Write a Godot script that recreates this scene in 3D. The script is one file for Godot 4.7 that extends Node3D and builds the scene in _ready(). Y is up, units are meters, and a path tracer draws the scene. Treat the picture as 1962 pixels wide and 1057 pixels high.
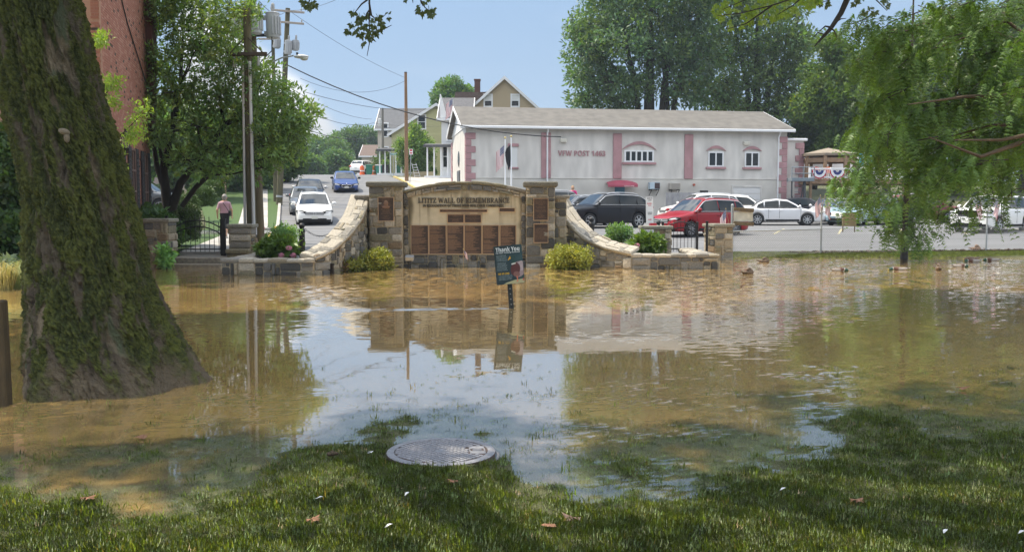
extends Node3D
const EYE:=1.6
const PITCH:=4.106
const FOC:=1790.0
class MB:
	var v:=PackedVector3Array()
	var n:=PackedVector3Array()
	var c:=PackedColorArray()
	var u:=PackedVector2Array()
	var ix:=PackedInt32Array()
	var col:=Color(1,1,1)
	var use_c:=false
	func add(p: Vector3,nn: Vector3,uv:=Vector2.ZERO)->int:
		v.append(p)
		n.append(nn)
		c.append(col)
		u.append(uv)
		return v.size()-1
	func tri(a: Vector3,b: Vector3,d: Vector3)->void:
		var nn:=(b-a).cross(d-a).normalized()
		var k:=add(a,nn)
		add(b,nn)
		add(d,nn)
		ix.append_array([k,k+2,k+1])
	func quad(a: Vector3,b: Vector3,d: Vector3,e: Vector3)->void:
		var nn:=(d-a).cross(e-b).normalized()
		var k:=add(a,nn,Vector2(0,1))
		add(b,nn,Vector2(1,1))
		add(d,nn,Vector2(1,0))
		add(e,nn,Vector2(0,0))
		ix.append_array([k,k+2,k+1,k,k+3,k+2])
	func face(p: Array,away: Vector3)->void:
		var m: Vector3=Vector3.ZERO
		for q in p:
			m+=q
		m/= p.size()
		var nn:=Vector3.ZERO
		for i in p.size():
			nn+=((p[i] as Vector3)-m).cross((p[(i+1) % p.size()] as Vector3)-m)
		nn=nn.normalized()
		var fl:=nn.dot(m-away)<0.0
		if fl:
			nn=-nn
		var k:=v.size()
		for q in p:
			add(q,nn)
		for i in range(1,p.size()-1):
			if fl:
				ix.append_array([k,k+i,k+i+1])
			else:
				ix.append_array([k,k+i+1,k+i])
	func box(o: Vector3,s: Vector3,b:=Basis(),bev:=0.0)->void:
		var h:=s*0.5
		bev=minf(bev,minf(h.x,minf(h.y,h.z))*0.45)
		var sg:=[-1.0,1.0]
		if bev<=0.0:
			for ax in 3:
				for q in sg:
					var p:=[]
					for k in [[-1,-1],[1,-1],[1,1],[-1,1]]:
						var w:=Vector3.ZERO
						w[ax]=q*h[ax]
						w[(ax+1) % 3]=k[0]*h[(ax+1) % 3]
						w[(ax+2) % 3]=k[1]*h[(ax+2) % 3]
						p.append(o+b*w)
					face(p,o)
			return
		for ax in 3:
			var a1:=(ax+1) % 3
			var a2:=(ax+2) % 3
			for q in sg:
				var p:=[]
				for k in [[-1,-1],[1,-1],[1,1],[-1,1]]:
					var w:=Vector3.ZERO
					w[ax]=q*h[ax]
					w[a1]=k[0]*(h[a1]-bev)
					w[a2]=k[1]*(h[a2]-bev)
					p.append(o+b*w)
				face(p,o)
				for r in sg:
					var e:=[]
					for k in [[0,-1],[0,1],[1,1],[1,-1]]:
						var w2:=Vector3.ZERO
						w2[a1]=q*(h[a1]-(bev if k[0]==1 else 0.0))
						w2[a2]=r*(h[a2]-(0.0 if k[0]==1 else bev))
						w2[ax]=k[1]*(h[ax]-bev)
						e.append(o+b*w2)
					face(e,o)
		for x in sg:
			for y in sg:
				for z in sg:
					var g:=Vector3(x,y,z)
					var t:=[]
					for ax in 3:
						var w3:=Vector3(x*(h.x-bev),y*(h.y-bev),z*(h.z-bev))
						w3[ax]=g[ax]*h[ax]
						t.append(o+b*w3)
					face(t,o)
	func loft(r: Array,closed:=true,cap0:=true,cap1:=true,up:=Vector3.ZERO)->void:
		var m: int=r.size()
		var w: int=r[0].size()
		var k:=v.size()
		var nn:=PackedVector3Array()
		var acc:=0.0
		for i in m:
			var mid:=Vector3.ZERO
			for q in r[i]:
				mid+=q
			mid/= w
			for j in w:
				var j0: int=(j+w-1) % w if closed else maxi(j-1,0)
				var j1: int=(j+1) % w if closed else mini(j+1,w-1)
				var dj: Vector3=r[i][j1]-r[i][j0]
				var di: Vector3=r[mini(i+1,m-1)][j]-r[maxi(i-1,0)][j]
				var q: Vector3=dj.cross(di)
				if q.length_squared()<1e-16:
					q=r[i][j]-mid
				q=q.normalized()
				nn.append(q)
				acc+=q.dot(r[i][j]-mid) if up==Vector3.ZERO else q.dot(up)
		var fl:=acc<0.0
		for i in m:
			for j in w:
				add(r[i][j],-nn[i*w+j] if fl else nn[i*w+j],Vector2(float(j)/maxi(w-1,1),float(i)/maxi(m-1,1)))
		for i in m-1:
			for j in (w if closed else w-1):
				var a:=k+i*w+j
				var b:=k+i*w+(j+1) % w
				var d:=a+w
				var e:=b+w
				if fl:
					ix.append_array([a,b,e,a,e,d])
				else:
					ix.append_array([a,e,b,a,d,e])
		if closed and cap0:
			face(Array(r[0]),mean(r[1]))
		if closed and cap1:
			face(Array(r[m-1]),mean(r[m-2]))
	func mean(p)->Vector3:
		var s:=Vector3.ZERO
		for q in p:
			s+=q
		return s/p.size()
	func tube(path: Array,rad,seg:=8,caps:=true)->void:
		var rings:=[]
		var prev:=Vector3.ZERO
		for i in path.size():
			var t: Vector3=((path[mini(i+1,path.size()-1)] as Vector3)-path[maxi(i-1,0)]).normalized()
			var a: Vector3
			if prev==Vector3.ZERO:
				a=t.cross(Vector3.UP if absf(t.y)<0.9 else Vector3.RIGHT).normalized()
			else:
				a=(prev-t*prev.dot(t)).normalized()
			prev=a
			var b:=t.cross(a)
			var rr: float=rad[i] if rad is Array else rad
			var ring:=PackedVector3Array()
			for j in seg:
				var g:=TAU*j/seg
				ring.append((path[i] as Vector3)+a*(cos(g)*rr)+b*(sin(g)*rr))
			rings.append(ring)
		loft(rings,true,caps,caps)
	func cyl(a: Vector3,b: Vector3,r0: float,r1: float,seg:=12)->void:
		tube([a,b],[r0,r1],seg)
	func lathe(o: Vector3,prof: Array,seg:=16,b:=Basis(),caps:=true)->void:
		var rings:=[]
		for p in prof:
			var ring:=PackedVector3Array()
			for j in seg:
				var g:=TAU*j/seg
				ring.append(o+b*Vector3(cos(g)*p[0],p[1],sin(g)*p[0]))
			rings.append(ring)
		loft(rings,true,caps,caps)
	func ell(o: Vector3,r: Vector3,seg:=12,b:=Basis())->void:
		var rings:=[]
		var m:=maxi(4,seg/2)
		for i in m+1:
			var f:=PI*clampf(float(i)/m,0.02,0.98)-PI/2
			var ring:=PackedVector3Array()
			for j in seg:
				var g:=TAU*j/seg
				ring.append(o+b*Vector3(cos(g)*cos(f)*r.x,sin(f)*r.y,sin(g)*cos(f)*r.z))
			rings.append(ring)
		loft(rings)
	func prism(poly: PackedVector2Array,z0: float,z1: float,xf:=Transform3D())->void:
		var tr:=Geometry2D.triangulate_polygon(poly)
		var front:=xf.basis.z.normalized()*signf(z1-z0)
		for side in 2:
			var k:=v.size()
			var nn:=front if side==1 else -front
			for p in poly:
				add(xf*Vector3(p.x,p.y,z1 if side==1 else z0),nn)
			for t in range(0,tr.size(),3):
				var a:=v[k+tr[t]]
				var q:=(v[k+tr[t+1]]-a).cross(v[k+tr[t+2]]-a)
				if q.dot(nn)>0:
					ix.append_array([k+tr[t],k+tr[t+2],k+tr[t+1]])
				else:
					ix.append_array([k+tr[t],k+tr[t+1],k+tr[t+2]])
		var area:=0.0
		for i in poly.size():
			area+=poly[i].cross(poly[(i+1) % poly.size()])
		for i in poly.size():
			var p:=poly[i]
			var q:=poly[(i+1) % poly.size()]
			var a:=xf*Vector3(p.x,p.y,z0)
			var b:=xf*Vector3(q.x,q.y,z0)
			var d:=xf*Vector3(q.x,q.y,z1)
			var e:=xf*Vector3(p.x,p.y,z1)
			if (area>0)==(z1>z0):
				quad(a,b,d,e)
			else:
				quad(e,d,b,a)
	func mesh()->ArrayMesh:
		var a:=[]
		a.resize(Mesh.ARRAY_MAX)
		a[Mesh.ARRAY_VERTEX]=v
		a[Mesh.ARRAY_NORMAL]=n
		a[Mesh.ARRAY_TEX_UV]=u
		if use_c:
			a[Mesh.ARRAY_COLOR]=c
		a[Mesh.ARRAY_INDEX]=ix
		var m:=ArrayMesh.new()
		m.add_surface_from_arrays(Mesh.PRIMITIVE_TRIANGLES,a)
		return m
var rng:=RandomNumberGenerator.new()
var mats:={}
var texs:={}
var names:={}
var fn1:=FastNoiseLite.new()
var fn2:=FastNoiseLite.new()
func rf(a:=0.0,b:=1.0)->float:
	return rng.randf_range(a,b)
func rv()->Vector3:
	return Vector3(rng.randfn(),rng.randfn(),rng.randfn()).normalized()
func numbered(parent: Node,called: String)->String:
	var key:=str(parent.get_instance_id())+called
	var k: int=names.get(key,0)
	names[key]=k+1
	return called if k==0 else "%s_%03d" % [called,k]
func tag(o: Node,label:="",category:="",group:="",kind:="")->Node:
	if label:
		o.set_meta("label",label)
	if category:
		o.set_meta("category",category)
	if group:
		o.set_meta("group",group)
	if kind:
		o.set_meta("kind",kind)
	return o
func thing(called: String,label: String,category: String,at_:=Vector3.ZERO,turn:=0.0,group:="")->Node3D:
	var o:=Node3D.new()
	o.name=numbered(self,called)
	add_child(o)
	o.position=at_
	o.rotation.y=turn
	tag(o,label,category,group)
	return o
func obj(called: String,st,m: Material,parent: Node=self)->MeshInstance3D:
	var o:=MeshInstance3D.new()
	o.name=numbered(parent,called)
	o.mesh=st.mesh() if st is MB else st
	o.material_override=m
	parent.add_child(o)
	return o
func stuff(called: String,st,m: Material,parent: Node=self)->MeshInstance3D:
	var o:=obj(called,st,m,parent)
	o.set_meta("kind","stuff")
	return o
func struct(called: String,st,m: Material)->MeshInstance3D:
	var o:=obj(called,st,m,self)
	o.set_meta("kind","structure")
	return o
func dup(root: Node3D,at_: Vector3,turn: float,label: String,group:="")->Node3D:
	var r: Node3D=root.duplicate()
	var base: String=root.get_meta("base_name") if root.has_meta("base_name") else String(root.name)
	r.name=numbered(self,base)
	add_child(r)
	r.position=at_
	r.rotation.y=turn
	tag(r,label,"",group)
	return r
# a multimesh of leaves, grass and the like
func swarm(called: String,m: Mesh,mt: Material,xs: Array,cs: Array,parent: Node=self)->MultiMeshInstance3D:
	var mm:=MultiMesh.new()
	mm.transform_format=MultiMesh.TRANSFORM_3D
	mm.use_colors=true
	mm.mesh=m
	mm.instance_count=xs.size()
	for i in xs.size():
		mm.set_instance_transform(i,xs[i])
		mm.set_instance_color(i,cs[i])
	var o:=MultiMeshInstance3D.new()
	o.name=numbered(parent,called)
	o.multimesh=mm
	o.material_override=mt
	o.set_meta("kind","stuff")
	parent.add_child(o)
	return o
# a point of the place from where it stands in the view and how far off it is
func at(px: float,py: float,d: float)->Vector3:
	var uu:=(px-981.0)/FOC
	var vv:=(528.5-py)/FOC
	var cp:=cos(deg_to_rad(PITCH))
	var sp:=sin(deg_to_rad(PITCH))
	var t:=d/(cp+vv*sp)
	return Vector3(uu*t,EYE+t*(vv*cp-sp),-d)
func on_plane(px: float,py: float,o: Vector3,nn: Vector3)->Vector3:
	var q:=at(px,py,10.0)
	var e:=Vector3(0,EYE,0)
	var dir:=q-e
	return e+dir*((o-e).dot(nn)/dir.dot(nn))
func noise_tex(key: String,freq: float,oct: int,lo: Color,hi: Color,kind:=FastNoiseLite.TYPE_SIMPLEX_SMOOTH,frac:=FastNoiseLite.FRACTAL_FBM,size:=512,mid=null)->NoiseTexture2D:
	if texs.has(key):
		return texs[key]
	var nz:=FastNoiseLite.new()
	nz.noise_type=kind
	nz.frequency=freq
	nz.fractal_type=frac
	nz.fractal_octaves=oct
	nz.seed=hash(key) % 1000
	var t:=NoiseTexture2D.new()
	t.width=size
	t.height=size
	t.seamless=true
	t.noise=nz
	var g:=Gradient.new()
	g.set_color(0,lo)
	g.set_color(1,hi)
	if mid!=null:
		g.add_point(0.5,mid)
	t.color_ramp=g
	texs[key]=t
	return t
func gtex(key: String)->Texture2D:
	var k:=func(x: float)->Color: return Color(x,x,x)
	match key:
		"blotch": return noise_tex(key,0.012,5,k.call(0.74),k.call(1.0))
		"soft": return noise_tex(key,0.006,4,k.call(0.84),k.call(1.0))
		"grain": return noise_tex(key,0.12,3,k.call(0.8),k.call(1.0))
		"rock": return noise_tex(key,0.02,6,k.call(0.0),k.call(1.0),FastNoiseLite.TYPE_SIMPLEX_SMOOTH,FastNoiseLite.FRACTAL_RIDGED)
		"fine": return noise_tex(key,0.15,4,k.call(0.0),k.call(1.0))
		"lump": return noise_tex(key,0.03,5,k.call(0.0),k.call(1.0))
		"cell": return noise_tex(key,0.06,2,k.call(0.55),k.call(1.0),FastNoiseLite.TYPE_CELLULAR)
	return null
# o: tex, ts (texture repeats per metre), bump, bs (repeats per metre), bh (cm), metal, spec, vc, back, own (own axes), coat
func M(key: String,c: Color,rough:=0.8,o:={})->StandardMaterial3D:
	if mats.has(key):
		return mats[key]
	var m:=StandardMaterial3D.new()
	m.resource_name=key
	m.albedo_color=c.linear_to_srgb()
	m.roughness=rough
	m.metallic=o.get("metal",0.0)
	m.metallic_specular=o.get("spec",0.5)
	m.cull_mode=BaseMaterial3D.CULL_DISABLED
	var ts: float=o.get("ts",1.0)
	if o.has("tex"):
		m.albedo_texture=gtex(o.tex)
	if o.has("bump"):
		m.heightmap_enabled=true
		m.heightmap_texture=gtex(o.bump)
		m.heightmap_scale=o.get("bh",0.5)
	if o.has("tex") or o.has("bump"):
		m.uv1_triplanar=true
		m.uv1_world_triplanar=not o.has("own")
		m.uv1_scale=Vector3(ts*o.get("sx",1.0),ts*o.get("sy",1.0),ts)
	if o.has("vc"):
		m.vertex_color_use_as_albedo=true
	if o.has("back"):
		m.backlight_enabled=true
		m.backlight=o.back
	if o.has("coat"):
		m.clearcoat_enabled=true
		m.clearcoat=o.coat
		m.clearcoat_roughness=0.05
	mats[key]=m
	return m
func pts(a: Array)->PackedVector2Array:
	var p:=PackedVector2Array()
	for i in range(0,a.size(),2):
		p.append(Vector2(a[i],a[i+1]))
	return p
func curve(t: Array,x: float)->float:
	if x<=t[0]:
		return t[1]
	for i in range(2,t.size(),2):
		if x<=t[i]:
			return lerpf(t[i-1],t[i+1],(x-t[i-2])/(t[i]-t[i-2]))
	return t[t.size()-1]
func text(called: String,s: String,height: float,m: Material,parent: Node,pos: Vector3,b:=Basis(),width:=0.0,font:="Droid Sans",bold:=false,deep:=0.01)->MeshInstance3D:
	var f:=SystemFont.new()
	f.font_names=PackedStringArray([font])
	f.font_weight=700 if bold else 400
	var t:=TextMesh.new()
	t.font=f
	t.text=s
	t.font_size=64
	t.pixel_size=0.01
	t.depth=deep
	t.curve_step=2.0
	var bb:=t.get_aabb()
	var o:=MeshInstance3D.new()
	o.name=numbered(parent,called)
	o.mesh=t
	o.material_override=m
	var sy:=height/maxf(bb.size.y,0.01)
	var sx:=width/maxf(bb.size.x,0.01) if width>0 else sy
	parent.add_child(o)
	o.transform=Transform3D(b.scaled_local(Vector3(sx,sy,1.0)),pos-b*Vector3((bb.position.x+bb.size.x/2)*sx,(bb.position.y+bb.size.y/2)*sy,0))
	return o
# ---- the lie of the land
func road_y(d: float)->float:
	return curve([10,0.12,24,0.18,27,0.27,35,0.43,46,0.72,56,1.62,67,2.7,80,4.05,90,4.85,100,5.2,115,5.6,150,5.9,400,6.5],d)
func park_y(d: float)->float:
	return curve([24,0.0,30,0.03,31.5,0.08,33,0.13,45,0.55,53,0.72,64,0.95,80,2.5,100,4.2,150,5.5,400,6.5],d)
func land(x: float,d: float)->float:
	return lerpf(road_y(d),park_y(d),smoothstep(-4.0,4.0,x))
func road_left(d: float)->float:
	return curve([10,-3.9,25.6,-7.1,39,-9.9,45,-11.2,80,-19.6,400,-96.4],d)
func shore_near(x: float)->float:
	return curve([-2.75,5.0,-2.0,5.1,-1.5,5.5,-1.25,6.0,-0.82,6.15,-0.45,6.2,-0.07,5.9,0.06,5.3,0.5,5.15,0.93,5.2,1.35,5.45,1.9,5.8,2.6,6.5,3.6,6.7],x)
func height(x: float,d: float)->float:
	var s:=shore_near(x)
	var e:=d-s
	var near:=curve([-4.0,0.12,-1.5,0.06,-0.5,0.018,0.0,0.004,0.5,-0.010,1.4,-0.024,2.6,-0.055,6.0,-0.2,12.0,-0.4],e)
	if d<12.0:
		near+=(fn1.get_noise_2d(x*60.0,d*60.0)*0.032+fn1.get_noise_2d(x*260.0+900,d*260.0)*0.016)*smoothstep(12.0,8.0,d)
	var sh:=26.9
	if x>5.6:
		sh=30.5
	elif x<-10.2:
		sh=18.6+fn1.get_noise_2d(x*30,d*30)*0.5
	elif x<2.0 and x>-7.0:
		sh=26.4
	var t:=smoothstep(sh-0.5,sh+0.35,d)
	if t<=0.0:
		return near
	return lerpf(near,land(x,d),t)
func _ready()->void:
	rng.seed=7
	fn1.seed=11
	fn1.frequency=0.012
	fn1.fractal_octaves=3
	fn2.seed=23
	fn2.frequency=1.0
	fn2.fractal_octaves=4
	var cam:=Camera3D.new()
	cam.name="camera"
	cam.position=Vector3(0,EYE,0)
	cam.rotation_degrees=Vector3(-PITCH,0,0)
	cam.fov=rad_to_deg(2.0*atan(528.5/FOC))
	cam.near=0.05
	cam.far=3000.0
	cam.current=true
	add_child(cam)
	var env:=Environment.new()
	env.background_mode=Environment.BG_SKY
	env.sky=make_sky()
	env.tonemap_mode=Environment.TONE_MAPPER_LINEAR
	env.tonemap_exposure=1.98
	env.fog_enabled=true
	env.fog_density=0.00045
	env.fog_light_color=Color(0.86,0.92,1.0)
	env.sdfgi_enabled=true
	env.ssao_enabled=true
	env.ssil_enabled=true
	var we:=WorldEnvironment.new()
	we.name="world_environment"
	we.environment=env
	add_child(we)
	var sun:=DirectionalLight3D.new()
	sun.name="sun"
	sun.light_energy=1.1
	sun.light_color=Color(1.0,0.95,0.86)
	sun.light_angular_distance=0.5
	sun.shadow_enabled=true
	add_child(sun)
	sun.look_at_from_position(Vector3.ZERO,-sun_dir(),Vector3.UP)
	build_land()
	build_water()
	build_memorial()
	build_entrance()
	build_hall()
	build_brick_building()
	build_houses()
	build_poles()
	build_far_trees()
	build_near_trees()
	build_cars()
	build_fence()
	build_signs()
	build_plants()
	build_people()
	build_ducks()
	build_small()
	build_grass()
func sun_dir()->Vector3:
	var el:=deg_to_rad(62.0)
	return Vector3(-0.94*cos(el),sin(el),-0.34*cos(el)).normalized()
func make_sky()->Sky:
	var w:=1024
	var h:=512
	var im:=Image.create_empty(w,h,false,Image.FORMAT_RGBF)
	var nz:=FastNoiseLite.new()
	nz.seed=5
	nz.frequency=2.2
	nz.fractal_octaves=5
	var sd:=sun_dir()
	for j in h:
		var el:=PI*(0.5-(j+0.5)/h)
		var se:=sin(el)
		for i in w:
			var az:=wrapf(TAU*(i+0.5)/w,-PI,PI)
			var dir:=Vector3(sin(az)*cos(el),se,-cos(az)*cos(el))
			var t:=clampf(se,0.0,1.0)
			var c:=Color(0.30,0.365,0.425).lerp(Color(0.15,0.247,0.395),1.0-exp(-t*5.5))
			c=c.lerp(Color(0.12,0.22,0.43),smoothstep(0.3,1.0,t))
			var ca:=clampf(dir.dot(sd),-1.0,1.0)
			c=c*(1.0+1.3*exp(-(1.0-ca)*5.0))
			var q:=dir*3.0
			var n1:=nz.get_noise_3d(q.x,q.y*2.0,q.z)
			var n2:=nz.get_noise_3d(q.x*0.3+9.0,q.y*0.5,q.z*0.3)
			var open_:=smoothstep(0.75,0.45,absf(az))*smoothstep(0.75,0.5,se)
			var cover:=n1*0.75+n2*0.8+0.10+0.30*smoothstep(0.30,0.55,se)-1.0*open_  # extra clouds added outside the view as fill light, held back within it
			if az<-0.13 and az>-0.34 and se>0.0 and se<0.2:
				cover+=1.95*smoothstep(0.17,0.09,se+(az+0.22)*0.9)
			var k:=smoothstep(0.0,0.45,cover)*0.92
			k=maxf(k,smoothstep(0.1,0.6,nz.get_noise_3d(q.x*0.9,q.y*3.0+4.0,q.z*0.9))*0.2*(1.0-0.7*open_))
			var lit:=0.80+0.60*clampf(n1+0.35,0.0,1.0)+0.25*smoothstep(-0.5,0.8,ca)  # brightness of the added clouds, raised to lighten shaded faces
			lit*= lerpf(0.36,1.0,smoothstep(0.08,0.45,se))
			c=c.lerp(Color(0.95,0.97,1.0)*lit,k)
			if se<0.0:
				c=Color(0.30,0.33,0.30)
			im.set_pixel(i,j,c)
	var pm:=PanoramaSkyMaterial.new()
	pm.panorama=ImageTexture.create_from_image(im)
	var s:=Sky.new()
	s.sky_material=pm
	return s
func strip(f0: Callable,f1: Callable,d0: float,d1: float,step: float,nx: int,lift: float)->MB:
	var b:=MB.new()
	var rows:=[]
	var n:=int(ceil((d1-d0)/step))
	for i in n+1:
		var d:=lerpf(d0,d1,float(i)/n)
		var r:=PackedVector3Array()
		var xa: float=f0.call(d)
		var xb: float=f1.call(d)
		for j in nx+1:
			var x:=lerpf(xa,xb,float(j)/nx)
			r.append(Vector3(x,height(x,d)+lift,-d))
		rows.append(r)
	b.loft(rows,false,false,false,Vector3.UP)
	return b
func paved(x: float,d: float)->float:
	if d<25.5:
		return 0.0
	var l:=road_left(d)
	if d<66.0 and x>l-2.6 and x<46.0 and (d>30.9 or x<5.2):
		return 0.09
	if d<420.0 and x>l-3.0 and x<l+15.0:
		return 0.09
	return 0.0
func build_land()->void:
	var xs:=[]
	var x:=-400.0
	while x<400.0:
		xs.append(x)
		var ax:=absf(x+0.04)
		x+=0.07 if ax<3.4 else (0.22 if ax<6.0 else (0.8 if ax<24 else (4.0 if ax<70 else 30.0)))
	var ds:=[]
	var d:=-60.0
	while d<900.0:
		ds.append(d)
		d+=6.0 if d<-4.0 else (0.5 if d<3.5 else (0.07 if d<9.5 else (0.35 if d<36 else (1.0 if d<110 else (6.0 if d<200 else 60.0)))))
	var b:=MB.new()
	b.use_c=true
	var rows:=[]
	for dd in ds:
		var r:=PackedVector3Array()
		for xx in xs:
			r.append(Vector3(xx,height(xx,dd)-paved(xx,dd),-dd))
		rows.append(r)
	b.loft(rows,false,false,false,Vector3.UP)
	var soil:=Color(0.11,0.12,0.05)
	var mulch:=Color(0.035,0.022,0.016)
	var mud:=Color(0.12,0.085,0.045)
	for i in b.v.size():
		var p:=b.v[i]
		var c:=soil
		if -p.z>27.0 and p.x<road_left(-p.z)-5.1-1.3*sin(-p.z*0.12):
			c=mulch
		if p.y<0.0:
			c=c.lerp(mud,smoothstep(0.0,-0.12,p.y))
		b.c[i]=c
	struct("ground",b,M("soil",Color(1,1,1),0.95,{"vc": 1,"tex": "blotch","ts": 0.9,"bump": "fine","bh": 1.5}))
	var asphalt:=M("asphalt",Color(0.18,0.183,0.19),0.85,{"tex": "blotch","ts": 0.14,"sx": 0.16,"bump": "fine","bh": 0.4})
	var fl:=func(q: float)->float: return road_left(q)
	var fr:=func(q: float)->float: return road_left(q)+10.0
	struct("road",strip(fl,fr,26.9,330.0,1.2,5,0.012),asphalt)
	var pr:=func(q: float)->float: return 45.0
	struct("parking_lot",strip(fr,pr,31.0,66.0,0.9,12,0.012),asphalt)
	var pr2:=func(q: float)->float: return 5.1
	struct("parking_lot_apron",strip(fr,pr2,26.9,31.0,0.9,4,0.0123),asphalt)
	var conc:=M("concrete",Color(0.42,0.40,0.37),0.9,{"tex": "soft","ts": 0.25,"bump": "fine","bh": 0.3})
	var y0:=func(q: float)->float: return road_left(q)+10.15
	var y1:=func(q: float)->float: return maxf(road_left(q)+15.0,-2.6)
	struct("forecourt",strip(y0,y1,66.1,84.0,1.0,4,0.07),conc)
	var cross:=func(q: float)->float: return road_left(q)-9.0
	var cross1:=func(q: float)->float: return road_left(q)-0.02
	struct("driveway",strip(cross,cross1,38.3,41.6,0.5,6,0.03),M("drive",Color(0.27,0.27,0.27),0.88,{"tex": "soft","ts": 0.2}))
	var line:=M("bay_line",Color(0.55,0.5,0.3),0.8,{"tex": "blotch","ts": 2.0})
	var lines:=MB.new()
	for i in 7:
		var px:=6.0+i*2.9
		for q in 1:
			var rr:=[]
			for k in 6:
				var dd:=42.2+k*0.9
				rr.append(PackedVector3Array([Vector3(px+k*0.35,height(px,dd)+0.02,-dd),Vector3(px+k*0.35+0.1,height(px+.1,dd)+0.02,-dd)]))
			lines.loft(rr,false,false,false,Vector3.UP)
	struct("road_marking",lines,line)
	var walk:=Node3D.new()
	walk.name="sidewalk"
	add_child(walk)
	walk.set_meta("kind","structure")
	var wd:=27.6
	var k:=0
	while wd<84.0:
		var st:=1.5
		if not (wd>37.0 and wd<41.4):
			var b2:=MB.new()
			var p:=[]
			for q in [wd+0.012,wd+st-0.012]:
				var xc:=road_left(q)+walk_edge(q)-0.75
				p.append(Vector3(xc-0.74,height(xc,q)+0.055,-q))
				p.append(Vector3(xc+0.74,height(xc,q)+0.055,-q))
			b2.face([p[0],p[1],p[3],p[2]],p[0]+Vector3.DOWN*5)
			for e in [[0,1],[1,3],[3,2],[2,0]]:
				var dn:=Vector3.DOWN*0.14
				b2.face([p[e[0]],p[e[1]],p[e[1]]+dn,p[e[0]]+dn],(p[0]+p[3])/2+dn)
			obj("slab",b2,conc if k % 3 else M("concrete_b",Color(0.37,0.355,0.33),0.9,{"tex": "soft","ts": 0.25}),walk)
		wd+=st
		k+=1
	var kerb:=MB.new()
	var yk:=MB.new()
	for seg in [[26.6,37.4],[42.0,100.0]]:
		var q: float=seg[0]
		while q<seg[1]:
			var e: float=minf(q+1.2,seg[1])
			var yel: bool=(q<37.5 and q>27.0) or (q>=41.9 and q<43.0)
			var a:=Vector3(road_left(q)-0.08,height(road_left(q)-.1,q),-q)
			var c:=Vector3(road_left(e)-0.08,height(road_left(e)-.1,e),-e)
			var m:=(a+c)/2
			var bs:=Basis.looking_at((c-a).normalized(),Vector3.UP)
			(yk if yel else kerb).box(m+Vector3(0,0.04,0),Vector3(0.17,0.24,a.distance_to(c)-0.006),bs,0.02)
			q=e
	for cr in [[37.45,1],[41.95,0]]:
		var a2:=Vector3(road_left(cr[0])-0.17,height(-9.9,cr[0])+0.035,-cr[0])
		kerb.box(a2+Vector3(-0.75,0,0),Vector3(1.5,0.24,0.17),Basis(),0.02)
	struct("kerb",kerb,conc)
	struct("yellow_kerb",yk,M("yellow_paint",Color(0.62,0.40,0.05),0.7,{"tex": "blotch","ts": 2.0}))
	var rk:=MB.new()
	for i in 14:
		var q:=62.0+i*1.6
		var a:=Vector3(road_left(q)+10.05,height(road_left(q)+10.05,q),-q)
		var c:=Vector3(road_left(q+1.6)+10.05,height(road_left(q+1.6)+10.05,q+1.6),-q-1.6)
		rk.box((a+c)/2+Vector3(0,0.03,0),Vector3(0.18,0.24,a.distance_to(c)-0.005),Basis.looking_at((c-a).normalized(),Vector3.UP),0.02)
	struct("far_kerb",rk,M("yellow_paint2",Color(0.55,0.42,0.14),0.7,{"tex": "blotch","ts": 2.0}))
func walk_edge(d: float)->float:
	return curve([27.0,-0.85,37.0,-0.6,45.0,-0.55,70.0,-1.05,100.0,-1.3],d)
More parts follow.
